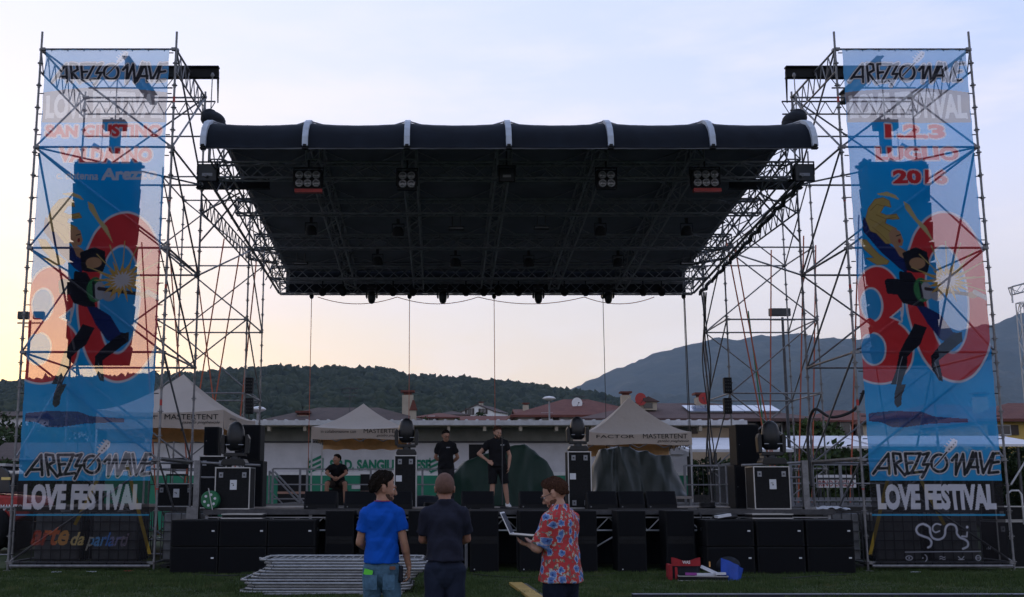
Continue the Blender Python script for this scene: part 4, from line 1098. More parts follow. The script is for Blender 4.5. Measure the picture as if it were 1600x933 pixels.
# lids under the squat cases
for px, lab in ((378, 'flat white-edged case lid lying on the left subwoofers'), (1208, 'flat white-edged case lid lying on the right subwoofers')):
    t = thing('case_lid', lab, 'case lid', atz(px, 22.25, 1.03), .02, 'case lids lying on the subwoofers')
    m = MB(); m.box((0, .3, .05), (.78, .56, .08)); m.build('panel', M['plywood_black'], t)
    m = MB(); 
    for z in (.012, .09):
        for y in (.02, .58): m.box((0, y, z), (.8, .02, .022))
        for sx in (-.4, .4): m.box((sx, .3, z), (.02, .58, .022))
    m.build('metal_edging', M['alu'], t)
t = thing('cable_box', 'small grey box with dark cable heap on the right subwoofers', 'box', atz(1133, 22.2, 1.03), .2)
m = MB(); m.box((0, .1, .06), (.28, .18, .05), 0, 0, -.15); m.build('lid', M['label_white'], t); m = MB(); m.ball((.12, .25, .04), (.28, .15, .08)); m.build('cable_heap', M['cable'], t)
# green cable reel
t = thing('cable_reel', 'green plastic cable reel leaning at the left end of the stage', 'cable reel', atz(328, 23.05, SZ + .19), 0)
m = MB(); m.lathe((0, 0, 0), [(.175, -.02), (.19, 0), (.175, .02)], 28, 'Y'); m.lathe((0, .14, 0), [(.175, -.02), (.19, 0), (.175, .02)], 28, 'Y'); m.build('side_disc', material('reel_green', (.008, .13, .05), .5, noise=(9, .2)), t)
m = MB(); m.lathe((0, .07, 0), [(.13, -.05), (.13, .05)], 20, 'Y'); m.build('wound_cable', M['cable'], t)
m = MB()
for a in range(6): m.lathe((.11 * math.cos(a * PI / 3 + .3), -.022, .11 * math.sin(a * PI / 3 + .3)), [(.028, -.003), (.028, .003)], 10, 'Y')
m.build('hole', M['label_white'], t)
m = MB(); m.tube((-.03, -.04, .24), (.07, -.05, -.21), .011); m.build('handle', M['alu'], t)

# ------------------------------------------------------------------ water tanks weighing the towers down
def tank(label, loc):
    t = thing('water_tank', label, 'water tank', loc, 0, 'caged water tanks in the towers')
    m = MB(); m.box((0, 0, .62), (.94, .94, 1.0)); m.lathe((0, 0, 1.12), [(.1, 0), (.1, .05)], 14); m.build('plastic_tank', M.setdefault('tank', material('tank_plastic', (.15, .155, .165), .6, noise=(3, .3))), t, bevel=.05)
    m = MB()
    for k in range(6):
        z = .18 + k * .19
        for s in (-1, 1): m.box((0, s * .5, z), (1.0, .018, .018)); m.box((s * .5, 0, z), (.018, 1.0, .018))
    for k in range(6):
        a = -.5 + k * .2
        for s in (-1, 1): m.box((a, s * .505, .64), (.016, .016, 1.0)); m.box((s * .505, a, .64), (.016, .016, 1.0))
    m.build('wire_cage', M['galv_dark'], t)
    m = MB(); m.box((0, 0, .06), (1.02, 1.02, .03)); [m.box((a, 0, .03), (.12, 1.0, .06)) for a in (-.42, 0, .42)]; m.build('pallet', M['galv_dark'], t)
for x, y, lab in ((-8.0, 24.0, 'caged water tank behind the left banner, outer one'), (-6.8, 24.0, 'caged water tank behind the left banner, inner one'), (-5.3, 23.9, 'caged water tank beside the left subwoofers, showing past the banner'),
                  (8.2, 23.9, 'caged water tank beside the right subwoofers, showing past the banner'), (9.5, 24.0, 'caged water tank behind the right banner, inner one'), (10.7, 24.0, 'caged water tank behind the right banner, outer one')):
    tank(lab, (x, y, 0))
t = thing('dust_sheet', 'crumpled white and blue sheet on top of the right-hand water tank', 'sheet', (8.15, 23.6, 1.17))
m = MB(); m.grid(lambda u, v: (-.35 + .7 * u, -.2 + .5 * v, .02 + .05 * abs(math.sin(u * 11 + v * 4)) * math.sin(PI * u) + .03 * math.sin(v * 9)), 20, 12); m.build('cloth', M['label_white'], t)

# ------------------------------------------------------------------ folding tents
def tent_mat():
    m = bpy.data.materials.new('tent_cloth'); m.use_nodes = True; nt = m.node_tree; b = nt.nodes['Principled BSDF']
    b.inputs['Base Color'].default_value = (.60, .53, .47, 1); b.inputs['Roughness'].default_value = .8
    tr = nt.nodes.new('ShaderNodeBsdfTranslucent'); tr.inputs[0].default_value = (.62, .36, .14, 1)
    mx = nt.nodes.new('ShaderNodeMixShader'); mx.inputs[0].default_value = .16
    t = nt.nodes.new('ShaderNodeTexCoord'); n = nt.nodes.new('ShaderNodeTexNoise'); nt.links.new(t.outputs['Object'], n.inputs[0]); n.inputs['Scale'].default_value = 2.2; n.inputs['Detail'].default_value = 3
    mp_ = nt.nodes.new('ShaderNodeMapping'); nt.links.new(t.outputs['Object'], mp_.inputs[0]); mp_.inputs['Scale'].default_value = (1, 1, .25); nt.links.new(mp_.outputs[0], n.inputs[0])
    bp = nt.nodes.new('ShaderNodeBump'); bp.inputs['Strength'].default_value = .7; bp.inputs['Distance'].default_value = .08; nt.links.new(n.outputs[0], bp.inputs['Height']); nt.links.new(bp.outputs[0], b.inputs['Normal'])
    nt.links.new(b.outputs[0], mx.inputs[1]); nt.links.new(tr.outputs[0], mx.inputs[2]); nt.links.new(mx.outputs[0], nt.nodes['Material Output'].inputs['Surface'])
    return m
M['tent'] = tent_mat()
M['tent_in_glow'] = material('tent_lining_glow', (.80, .50, .24), .8, noise=(3, .2))  # orange brightened in the colour to stand for light glowing through the cloth
def tent(label, cx, y0, w, d, ze, zp, base, val=.42, text=True, sag=.06, lefttext='in collaborazione con'):
    t = thing('folding_tent', label, 'tent', (cx, y0 + d / 2, base), 0, 'white folding tents behind the stage')
    ze -= base; zp -= base; m = MB(); n = 14
    corners = [(-w / 2, -d / 2), (w / 2, -d / 2), (w / 2, d / 2), (-w / 2, d / 2)]
    for k in range(4):
        a, b_ = corners[k], corners[(k + 1) % 4]
        def fn(u, v):
            x = a[0] * (1 - u) + b_[0] * u; y = a[1] * (1 - u) + b_[1] * u
            f = v; zz = ze + (zp - ze) * (f ** 1.5) ; crease = abs(2 * u - 1)
            return (x * (1 - f), y * (1 - f), zz - sag * (1 - crease ** 2) * (1 - f) * 1.2)
        m.grid(fn, 16, n)
    m.build('canopy', M['tent'], t)
    m = MB()
    for k in range(4):
        a, b_ = corners[k], corners[(k + 1) % 4]
        nx_ = (b_[1] - a[1]); ny_ = -(b_[0] - a[0]); l = math.hypot(nx_, ny_); nx_ /= l; ny_ /= l
        def fn(u, v):
            x = a[0] * (1 - u) + b_[0] * u; y = a[1] * (1 - u) + b_[1] * u; o = .012 * math.sin(u * 40 + k) * (1 - v) + .004
            return (x + nx_ * o, y + ny_ * o, ze - val * (1 - v) - sag * 1.2 * (1 - (2 * u - 1) ** 2) * v * 1.0 - .02 * math.sin(u * 9) * (1 - v))
        m.grid(fn, 40, 4)
    vo = m.build('valance', M['tent'], t)
    for cx_, cy_ in corners:
        m = MB(); m.box((cx_ * .985, cy_ * .985, (ze - .02) / 2), (.045, .045, ze - .02)); m.box((cx_ * .985, cy_ * .985, .01), (.1, .1, .02)); m.build('leg', M['white_dirty'], t)
    m = MB()
    for k in range(4):
        a, b_ = corners[k], corners[(k + 1) % 4]; N = 4
        for i in range(N):
            p = lambda f, z: ((a[0] * (1 - f) + b_[0] * f) * .97, (a[1] * (1 - f) + b_[1] * f) * .97, z)
            m.tube(p(i / N, ze - .45), p((i + 1) / N, ze - .12), .014, 5); m.tube(p(i / N, ze - .12), p((i + 1) / N, ze - .45), .014, 5)
    m.build('scissor_frame', M['alu_dull'], t); m = MB(); m.tube((0, 0, ze - .4), (0, 0, zp - .03), .02, 6); m.build('centre_pole', M['alu_dull'], t)
    m = MB(); m.grid(lambda u, v: (w * .96 * (u - .5), d * .48 - .02, ze - .6 + .45 * v + .02 * math.sin(u * 30)), 30, 2); m.build('rear_lining', M['tent_in_glow'], t)
    if text:
        zc_ = ze - val * .5
        lettering('MASTERTENT', lambda u, v: (w * (.0 + .42 * u) + .12, -d / 2 - .02, zc_ + .0 + .13 * v - .01), M['black'], t)
        lettering('gazebo pieghevole', lambda u, v: (w * (.14 + .30 * u) + .1, -d / 2 - .02, zc_ - .13 + .09 * v), M['black'], t, shear=.35)
        lettering(lefttext, lambda u, v: (w * (-.40 + .36 * u), -d / 2 - .02, zc_ + .0 + .09 * v), M['black'], t)
        lettering('gazebo', lambda u, v: (w / 2 + .02, d * (-.35 + .22 * u), zc_ + .02 + .09 * v), M['black'], t, shear=.3)
        lettering('MASTERTENT', lambda u, v: (w / 2 + .02, d * (.08 + .3 * u), zc_ - .04 + .08 * v), M['black'], t)
    return t
tent('white folding tent on the left wing, beside the scaffold tower, largest of the three', -6.85, 27, 3.1, 4.6, 3.52, 4.62, SZ, val=.46)
tent('white folding tent behind the seated man, middle one of the three', (485 + 655) / 2 * 0 + atz(562, 34.4, 3).x, 34.4, 3.0, 3.0, 3.52, 4.35, .0, val=.38)
tent('white folding tent over the grey-covered drums, rightmost of the three', atz(998, 31.6, 3).x, 31.6, 3.0, 3.0, 3.22, 4.32, .0, val=.36, lefttext='FACTOR')

# ------------------------------------------------------------------ covered instruments
M['tarp_green'] = material('green_tarpaulin', (.012, .035, .024), .48, 0, .3, noise=(6, .10), bump=(2.2, .2))
M['tarp_grey'] = material('grey_tarpaulin', (.028, .035, .031), .42, 0, .4, noise=(6, .10), bump=(2.5, .25))
def drape(name, label, prof, D, depth, mat, z0, seed, fold=.06, cat='covered drum kit'):
    """cover hanging over instruments: outline px list gives the ridge; front falls towards the viewer in folds"""
    pts = [at(a, b, D) for a, b in prof]; xs = np.array([p.x for p in pts]); zs = np.array([p.z for p in pts]); x0, x1 = xs[0], xs[-1]
    t = thing(name, label, cat, ((x0 + x1) / 2, D, z0), 0, 'covered instruments on the stage'); cx = (x0 + x1) / 2
    def fn(u, v):
        x = x0 + (x1 - x0) * u; top = float(np.interp(x, xs, zs)) - z0; top = max(top, .02)
        s = v * 2 - 1; a = abs(s)
        prof_ = 1 - max(0, (a - .42) / .58) ** 1.15
        z = top * prof_; nn = float(vnoise(np.array([u * 5 + seed * 7]), np.array([s * 1.6 + 9]), 2, 3)[0]); w_ = abs((u * 3.1 + seed * .37 + 1.3 * nn + .5 * s) % 1 - .5) * 2; w2 = abs((u * 7 - s * 1.4 + seed + 2.2 * nn) % 1 - .5) * 2; fo = fold * (a ** .8) * (1.9 * (w_ - .5) + .5 * (w2 - .5))
        y = s * depth * (.55 + .45 * a) + fo * (1 if s > 0 else -1)
        return (x - cx + .03 * math.sin(v * 9 + u * 5), y, z + (.05 * (w_ - .5) + .025 * (w2 - .5)) * (1 if a < .7 else .5))
    m = MB(); m.grid(fn, 90, 40); m.build('cover', M[mat], t)
    return t
drape('covered_drum_kit', 'drum kit hidden under a dark green tarpaulin at centre stage', [(682, 775), (692, 748), (712, 738), (726, 722), (745, 716), (772, 706), (790, 698), (818, 696), (833, 705), (852, 722), (862, 740), (866, 760), (872, 775)], 29.0, .9, 'tarp_green', SZ, 1)
drape('covered_drum_kit', 'drum riser and kit hidden under a shiny grey tarpaulin below the right tent', [(920, 764), (926, 730), (936, 704), (960, 700), (985, 699), (997, 706), (1010, 706), (1022, 712), (1044, 711), (1050, 728), (1056, 742), (1066, 765)], 29.6, .8, 'tarp_grey', SZ + .25, 4, fold=.09)
t = thing('drum_riser', 'low riser with pale edge under the grey tarpaulin', 'riser', atz(1000, 28.9, SZ))
m = MB(); m.box((0, .9, .2), (2.7, 2.0, .06)); m.build('deck', M['deck_pale'], t); m = MB(); [m.box((a, b_, .09), (.06, .06, .17)) for a in (-1.3, 0, 1.3) for b_ in (0, 1.8)]; m.build('leg_set', M['alu_dull'], t)
t = thing('black_panel', 'tall black panel leaning behind the green tarpaulin', 'panel', atz(746, 31.0, SZ))
m = MB(); m.box((0, 0, .82), (.46, .05, 1.64), 0, -.04); m.build('board', M['black'], t)
t = thing('cable_heap', 'dark heap of cables on the deck behind the bald man', 'cable heap', atz(664, 25.6, SZ)); m = MB(); m.ball((0, 0, .06), (.55, .3, .22)); m.ball((.3, 0, .0), (.3, .3, .16)); m.build('heap', M['canvas_black'], t)
t = thing('cable_heap', 'dark heap of bags behind the floral-shirt man\'s shoulder', 'bag heap', atz(883, 25.6, SZ)); m = MB(); m.ball((0, 0, .1), (.32, .3, .34)); m.ball((-.25, 0, .0), (.3, .3, .2)); m.build('heap', M['canvas_black'], t)
# microphone stand
t = thing('microphone_stand', 'thin black microphone stand in front of the standing man', 'microphone stand', atz(785, 24.2, SZ))
m = MB(); m.lathe((0, 0, .012), [(.13, -.012), (.13, .008), (.03, .02)], 20); m.build('base', M['black'], t); m = MB(); m.tube((0, 0, 0), (.01, 0, 1.5), .011); m.tube((.01, 0, 1.42), (.03, -.05, 1.53), .009); m.build('pole', M['galv_dark'], t)
# ------------------------------------------------------------------ guard rails and stairs at the back of the stage
def rail(label, loc, L, rz_, h=1.0, mesh=False, steps=False):
    t = thing('guard_rail', label, 'railing', loc, rz_, 'guard rails at the back of the stage')
    n = max(2, int(L / 1.0) + 1)
    for k in range(n): m = MB(); m.box((L * k / (n - 1), 0, h / 2), (.06, .06, h)); m.build('post', M['alu_dull'], t)
    m = MB()
    for z in (h, h * .55, .14): m.box((L / 2, 0, z), (L, .04, .045 if z == h else .035))
    m.build('bar', M['alu_dull'], t)
    if mesh:
        m = MB()
        k = 0.08
        while k < L: m.box((k, 0, h * .5), (.016, .016, h - .08)); k += .14
        m.build('infill_bars', M['galv_dark'], t)
    return t
rail('guard rail behind the stage, between left stack and seated man', atz(425, 32.5, SZ), 1.0, 0)
rail('guard rail behind the stage, right of the stair gap, in front of the green wall', atz(468, 33.3, SZ), 4.2, 0)
rail('guard rail behind the stage, behind the standing man in long trousers', atz(660, 33.4, SZ), 1.6, 0)
rail('barred guard rail on the right, under the grey towers', atz(1072, 30.6, SZ - .1), 1.9, 0, 1.15, True)
rail('barred guard rail running back on the far right of the stage', atz(1150, 27.6, SZ - .1), 2.6, R(84), 1.15, True)
rail('guard rail on the right wing, behind the square mast', atz(1238, 27, SZ), 2.4, 0, 1.0, True)
t = thing('stage_stairs', 'aluminium stairs with rails at the rear left of the stage', 'stairs', atz(440, 33.6, .0), 0)
for k in range(6): m = MB(); m.box((.2 * k - .2, .4, SZ - .2 * k - .1), (.24, 1.0, .04)); m.build('step', M['alu_dull'], t)
m = MB(); m.tube((-.4, -.1, SZ + .95), (1.0, -.1, .7), .03); m.tube((-.4, -.1, SZ + .4), (1.0, -.1, .2), .02); m.tube((-.4, -.1, SZ), (-.4, -.1, SZ + .95), .03); m.build('hand_rail', M['alu_dull'], t)
m = MB(); m.tube((-.4, .9, SZ + .95), (1.0, .9, .7), .03); m.build('hand_rail', M['alu_dull'], t)

# ------------------------------------------------------------------ lamps under the roof
def blinder(label, px, py, D, nx_, nz_, redbar):
    p = at(px, py, D); s = .185
    t = thing('blinder_lamp', label, 'stage lamp', p, 0, 'blinder lamps under the front of the roof')
    w, h = nx_ * s + .06, nz_ * s + .06
    m = MB(); m.box((0, .08, 0), (w, .12, h)); m.build('housing', M['black'], t, bevel=.01)
    for i in range(nx_):
        for j in range(nz_):
            x = (i - (nx_ - 1) / 2) * s; z = (j - (nz_ - 1) / 2) * s
            m = MB(); m.lathe((x, 0, z), [(.085, .02), (.09, -.02), (.082, -.03)], 18, 'Y'); o = m.build('lamp', M['alu_dull'], t)
            m = MB(); m.lathe((x, -.014, z), [(.02, -.022), (.06, -.016), (.078, .0)], 18, 'Y'); m.build('lens', M['lens'] , o)
    if redbar:
        m = MB(); m.box((.02, .02, -h / 2 - .05), (w * .98, .12, .08)); m.build('red_bar', M['red'], t)
    m = MB()
    for sx in (-1, 1): m.box((sx * (w / 2 + .015), .08, .08), (.02, .05, h * .9))
    m.box((0, .08, h / 2 + .06), (w + .05, .05, .02)); m.tube((0, .08, h / 2 + .06), (0, .08, h / 2 + .25), .02); m.build('bracket', M['black'], t)
blinder('six-lamp blinder with red bar, left side under the roof front', 481, 280, 23.4, 3, 2, True)
blinder('six-lamp blinder with red bar, right side under the roof front', 1103, 279, 23.4, 3, 2, True)
blinder('four-lamp blinder left of the central floodlight under the roof', 636, 281, 23.4, 2, 2, False)
blinder('four-lamp blinder right of the central floodlight under the roof', 948, 280, 23.4, 2, 2, False)
def flood(label, px, py, D, w, h, mat='black', glassmat='lens_dark', zt_=.35, group='square floodlights'):
    t = thing('floodlight', label, 'floodlight', at(px, py, D), 0, group)
    m = MB(); m.prism([(-h / 2, 0), (h / 2, 0.0), (h / 2 - .03, .16), (-h / 2 + .06, .2)], 'X', -w / 2, w / 2)
    # prism across X takes (y, z); turn it so the face looks forward
    m.v = [(x, z, y) for x, y, z in m.v]; m.build('housing', M[mat], t, bevel=.01)
    m = MB(); m.box((0, -.006, 0), (w - .06, .012, h - .06)); m.build('glass', M[glassmat], t)
    m = MB(); m.box((0, -.014, -h * .1), (w * .5, .006, h * .16)); m.build('reflector', M['alu_dull'], t)
    m = MB()
    for sx in (-1, 1): m.box((sx * (w / 2 + .015), .08, h * .3), (.02, .04, h * .7))
    m.box((0, .08, h * .65), (w + .05, .04, .03)); m.tube((0, .08, h * .65), (0, .08, h * .65 + zt_), .02); m.build('bracket', M['galv_dark'], t)
flood('square floodlight hanging at the centre of the roof front', 792, 273, 23.5, .36, .34)
flood('square floodlight outside the left roof corner on the tower', 324, 270, 23.9, .46, .42)
flood('square floodlight outside the right roof corner on the tower', 1257, 270, 23.9, .46, .42)
def par(label, px, py, D, group='round lamps deeper under the roof'):
    t = thing('par_lamp', label, 'stage lamp', at(px, py, D), 0, group); t.scale = (.72, .72, .72)
    m = MB(); m.lathe((0, 0, 0), [(.19, -.16), (.2, -.1), (.16, .1), (.08, .17)], 18, rx=R(12)); m.build('can', M['black'], t)
    m = MB(); m.lathe((0, .03, -.165), [(.17, -.002), (.17, .008)], 18, rx=R(12)); m.build('lens', M['lens'], t)
    m = MB(); m.box((0, 0, .26), (.4, .04, .03)); m.box((-.2, 0, .12), (.02, .04, .28)); m.box((.2, 0, .12), (.02, .04, .28)); m.box((0, 0, .36), (.1, .08, .18)); m.build('clamp', M['black'], t)
for px, py, D, lab in ((486, 360, 26.3, 'round lamp under the roof, far left of the second row'), (622, 362, 26.3, 'round lamp with pale lens, left of centre in the second row under the roof'), (938, 361, 26.3, 'round lamp with pale lens, right of centre in the second row under the roof'), (1073, 361, 26.3, 'round lamp under the roof, far right of the second row'),
                       (590, 408, 29.2, 'small round lamp left in the third row under the roof'), (712, 410, 29.2, 'small round lamp left of centre in the third row under the roof'), (826, 410, 29.2, 'small round lamp right of centre in the third row under the roof'), (966, 410, 29.2, 'small round lamp right in the third row under the roof')):
    par(lab, px, py, D)
for px, py, D, lab in ((713, 357, 26.4, 'flat lamp bar left of centre under the roof'), (846, 356, 26.4, 'flat lamp bar right of centre under the roof'), (470, 412, 29.3, 'flat lamp bar at the left edge under the roof'), (1074, 412, 29.3, 'flat lamp bar at the right edge under the roof')):
    t = thing('lamp_bar', lab, 'stage lamp', at(px, py, D), 0, 'flat lamp bars under the roof')
    m = MB(); m.box((0, 0, 0), (.38, .16, .07)); m.build('housing', M['black'], t, bevel=.008); m = MB(); m.box((0, -.085, -.01), (.34, .01, .035)); m.build('lens', M['lens'], t); m = MB(); m.tube((-.1, 0, .03), (-.1, 0, .3), .015); m.tube((.1, 0, .03), (.1, 0, .3), .015); m.build('bracket', M['galv_dark'], t)
for px, lab in ((581, 'moving head lamp hanging under the rear edge of the roof, first from the left'), (692, 'moving head lamp hanging under the rear edge of the roof, second from the left'), (841, 'moving head lamp hanging under the rear edge of the roof, third from the left'), (950, 'moving head lamp hanging under the rear edge of the roof, last on the right')):
    moving_head(lab, atz(px, 33.9, 7.86), .70, 0, 'moving heads hanging from the rear truss', down=True)
k = 0
for px, lab in ((504, 'far left'), (536, 'left of the first moving head'), (614, 'right of the first moving head'), (645, 'left of the second moving head'), (728, 'right of the second moving head'), (756, 'second right of the second moving head'), (779, 'at the middle'),
                (810, 'left of the third moving head'), (882, 'right of the third moving head'), (915, 'left of the last moving head'), (1005, 'right of the last moving head'), (1034, 'far right')):
    t = thing('small_lamp', 'small lamp below the rear roof edge, ' + lab, 'stage lamp', atz(px, 33.8, 7.62), 0, 'small lamps along the rear truss')
    m = MB(); m.lathe((0, 0, 0), [(.06, -.1), (.11, -.03), (.13, .06), (.1, .12)], 14); m.build('can', M['black'], t); m = MB(); m.tube((0, 0, .1), (0, 0, .4), .02); m.build('clamp', M['black'], t)
# chains hanging from the rear edge of the roof
for px, lab in ((487, 'leftmost'), (640, 'second'), (772, 'third, at the middle'), (942, 'fourth'), (1068, 'rightmost')):
    a = atz(px, 34.15, 7.6); t = thing('hanging_cable', 'thin cable hanging from the rear roof edge, ' + lab, 'cable', a, 0, 'cables hanging from the rear of the roof')
    m = MB(); m.tube((0, 0, -6.3), (0, 0, .1), .011, 5); 
    if px in (1068,): m.tube((.07, .05, -6.3), (.03, 0, .1), .018, 5)
    m.build('line', M['orange_strap'] if px < 900 else M['cable'], t)
    m = MB(); m.ball((0, 0, -.03), (.07, .07, .09), 10, 8); m.build('pulley', M['black'], t)
# little speakers on the rear towers
for px, py, x, lab in ((389, 602, 0, 'upper small black box clamped to the left rear tower'), (389, 634, 0, 'lower small black box clamped to the left rear tower'), (1138, 602, 0, 'upper small black box clamped to the right rear tower'), (1138, 634, 0, 'lower small black box clamped to the right rear tower')):
    t = thing('small_speaker', lab, 'lamp box', at(px, py, 32.4), 0, 'small boxes clamped to the rear towers')
    m = MB(); m.box((0, .1, 0), (.22, .2, .46)); m.build('cabinet', M['black'], t, bevel=.01)
    for j in range(4):
        for i in range(3): m = MB(); m.lathe(((i - 1) * .065, -.004, (j - 1.5) * .1), [(.02, -.006), (.02, .004)], 8, 'Y'); m.build('lens', M['lens_dark'], t)
    m = MB(); m.tube((-.1, .25, .1), (.2, .25, .1), .02); m.build('clamp', M['galv'], t)

# ------------------------------------------------------------------ things on the grass
def barrier_panel(label, loc, rz_, first=[None]):
    t = thing('crowd_barrier', label, 'barrier', loc, rz_, 'crowd barriers stacked flat on the grass')
    if first[0] is None:
        L, H, r_ = 2.55, 1.15, .021; m = MB()
        c = [(-L / 2 + .12, 0), (L / 2 - .12, 0), (L / 2, .1), (L / 2, H - .1), (L / 2 - .12, H), (-L / 2 + .12, H), (-L / 2, H - .1), (-L / 2, .1), (-L / 2 + .12, 0)]
        m.path([(x, y, 0) for x, y in c], r_, 8); a = m.build('frame', M['galv_bright'], t)
        m = MB()
        for k in range(19): x = -L / 2 + .14 + k * (L - .28) / 18; m.tube((x, .02, 0), (x, H - .02, 0), .008, 5)
        b_ = m.build('infill_bars', M['galv_bright'], t)
        m = MB(); [m.box((sx, yy, .0), (.05, .12, .03)) for sx in (-L / 2 - .02, L / 2 + .02) for yy in (.3, .85)]; d_ = m.build('hook', M['galv_dark'], t)
        first[0] = (a, b_, d_)
    else:
        for o in first[0]: dup(o, t)
r_ = random.Random(5)
names = ['bottom', 'second', 'third', 'fourth', 'fifth', 'sixth', 'seventh', 'eighth', 'ninth', 'tenth', 'eleventh', 'top']
for k in range(12):
    barrier_panel('galvanised crowd barrier lying flat, %s of the stack counted from the grass' % names[k] if k not in (0, 11) else 'galvanised crowd barrier lying flat at the %s of the stack' % names[k],
                  (atz(510, 17.9, .2).x + (.10 * math.sin(k * .9) + (.14 if k > 4 else -.06) + .012 * k), 17.75 + r_.uniform(-.03, .03) + .006 * k, .03 + .0435 * k), R(r_.uniform(-.8, .8)))
t = thing('spare_barrier', 'single galvanised barrier lying on the grass in front of the stack', 'barrier', (atz(505, 17.35, 0).x, 17.35, .03), R(1.5))
m = MB(); m.tube((-.9, 0, 0), (-.3, .02, 0), .022); m.tube((.55, 0, 0), (1.2, .0, 0), .022); m.tube((-.9, 0, 0), (1.2, .3, 0), .018); m.build('frame', M['galv'], t)
# long dark edging lying in front
t = thing('cable_ramp', 'long grey edged strip lying across the grass at lower right', 'cable ramp', (atz(988, 17.22, 0).x, 17.1, 0))
m = MB(); m.prism([(0, 0), (.04, .045), (.16, .045), (.2, 0)], 'X', 0, 9.0); m.build('ramp', M['black'], t); m = MB(); m.bb(0, 9.0, .045, .155, .047, .055); m.build('top_strip', material('ramp_top', (.22, .23, .28), .5, noise=(6, .2)), t)
# yellow plank
a = atz(812, 17.0, 0); b_ = atz(817, 19.6, 0)
t = thing('yellow_plank', 'yellow painted plank lying on the grass beside the floral-shirt man', 'plank', ((a.x + b_.x) / 2 + .05, 17.9, 0), R(3))
m = MB(); m.box((0, 0, .03), (.22, 2.9, .045)); m.build('board', material('yellow_board', (.40, .26, .06), .6, noise=(5, .3), bump=(8, .3)), t, bevel=.004)
m = MB(); m.box((.15, 0, .02), (.05, 2.7, .04)); m.build('edge_strip', M['galv_dark'], t)
# tool case with red bag and blue bag
base = atz(1098, 20.3, 0)
t = thing('tool_case', 'open shallow black case of tools on the grass between the red and blue bags', 'tool case', base, R(-10))
m = MB(); m.box((0, 0, .05), (.85, .42, .08)); m.build('tray', M['black'], t, bevel=.005)
m = MB(); [m.box((0, y, z), (.87, .02, .016)) for y in (-.21, .21) for z in (.012, .09)]; [m.box((sx, 0, z), (.02, .42, .016)) for sx in (-.43, .43) for z in (.012, .09)]; m.build('metal_edging', M['alu'], t)
m = MB(); m.box((-.2, -.02, .115), (.2, .1, .04)); m.build('purple_cloth', material('purple_cloth', (.28, .05, .28), .8), t)
m = MB(); m.box((.06, .0, .11), (.38, .1, .04), .1); m.box((.12, .1, .18), (.3, .06, .05), -.3, 0, .4); m.box((.3, -.05, .13), (.2, .08, .04), .4); m.build('tools', M['label_white'], t)
m = MB(); m.box((.14, .12, .28), (.025, .02, .09)); m.build('screwdriver_grip', material('orange_grip', (.6, .3, .08), .5), t)
t = thing('tool_bag', 'red open tool bag with white lettering on the grass', 'tool bag', base + Vector((-.27, .22, 0)), 0)
m = MB(); m.grid(lambda u, v: (-.26 + .52 * u, -.14 - .02 * math.sin(PI * u), .25 + (.12 - .03 * math.cos((u - .5) * 2 * PI)) * v), 16, 4); 
m.grid(lambda u, v: (-.26 + .52 * u, -.13 - .02 * math.sin(PI * u), .25 + (.12 - .03 * math.cos((u - .5) * 2 * PI)) * v), 16, 4); m.build('front_flap', M['red_bag'], t)
m = MB(); m.box((0, .02, .14), (.5, .3, .26)); m.build('body', M['canvas_black'], t, bevel=.04); m = MB(); m.box((-.28, -.02, .14), (.06, .3, .28)); m.box((-.18, -.14, .12), (.05, .03, .22)); m.build('end_panel', M['red_bag'], t, bevel=.02)
lettering('WAS', lambda u, v: (-.07 + .14 * u, -.166, .29 + .055 * v), M['white'], t, bold=.03)
t = thing('blue_bag', 'bright blue plastic bag standing open on the grass beside the tool case', 'bag', base + Vector((.52, .1, 0)), R(20))
m = MB(); m.grid(lambda u, v: ((-.2 + .40 * u) * (1 - .25 * v * (1 - u)) + .1 * v * (u - .3), -.16 * math.sin(PI * u) * (1 - .2 * v) + .02 * math.sin(u * 17), .0 + (.40 - .20 * u) * v), 20, 12); m.grid(lambda u, v: ((-.2 + .40 * u) * (1 - .25 * v * (1 - u)) + .1 * v * (u - .3), .12 * math.sin(PI * u) + .01, .0 + (.36 - .18 * u) * v), 20, 12); m.build('sack', M['blue_bag'], t)
m = MB(); m.ball((.05, .12, .25), (.24, .14, .16), 14, 10); m.build('black_bag', M['canvas_black'], t)
# ------------------------------------------------------------------ club building, houses, sheds
def tiles(name, c1, c2, sc=6):
    m = bpy.data.materials.new(name); m.use_nodes = True; nt = m.node_tree; b = nt.nodes['Principled BSDF']; b.inputs['Roughness'].default_value = .85
    t = nt.nodes.new('ShaderNodeTexCoord'); w = nt.nodes.new('ShaderNodeTexWave'); w.bands_direction = 'X'; w.inputs['Scale'].default_value = sc; nt.links.new(t.outputs['Object'], w.inputs[0]); w.inputs['Distortion'].default_value = .5
    n = nt.nodes.new('ShaderNodeTexNoise'); nt.links.new(t.outputs['Object'], n.inputs[0]); n.inputs['Scale'].default_value = 1.3; n.inputs['Detail'].default_value = 8; n.inputs['Roughness'].default_value = .7
    r = nt.nodes.new('ShaderNodeValToRGB'); r.color_ramp.elements[0].position = .3; r.color_ramp.elements[1].position = .7; r.color_ramp.elements[0].color = (*c1, 1); r.color_ramp.elements[1].color = (*c2, 1); nt.links.new(n.outputs[0], r.inputs[0])
    mx = nt.nodes.new('ShaderNodeMix'); mx.data_type = 'RGBA'; mx.blend_type = 'MULTIPLY'; mx.inputs[0].default_value = .5; nt.links.new(r.outputs[0], mx.inputs[6]); nt.links.new(w.outputs[0], mx.inputs[7]); nt.links.new(mx.outputs[2], b.inputs['Base Color'])
    bp = nt.nodes.new('ShaderNodeBump'); bp.inputs['Strength'].default_value = .5; bp.inputs['Distance'].default_value = .1; nt.links.new(w.outputs[0], bp.inputs['Height']); nt.links.new(bp.outputs[0], b.inputs['Normal'])
    return m
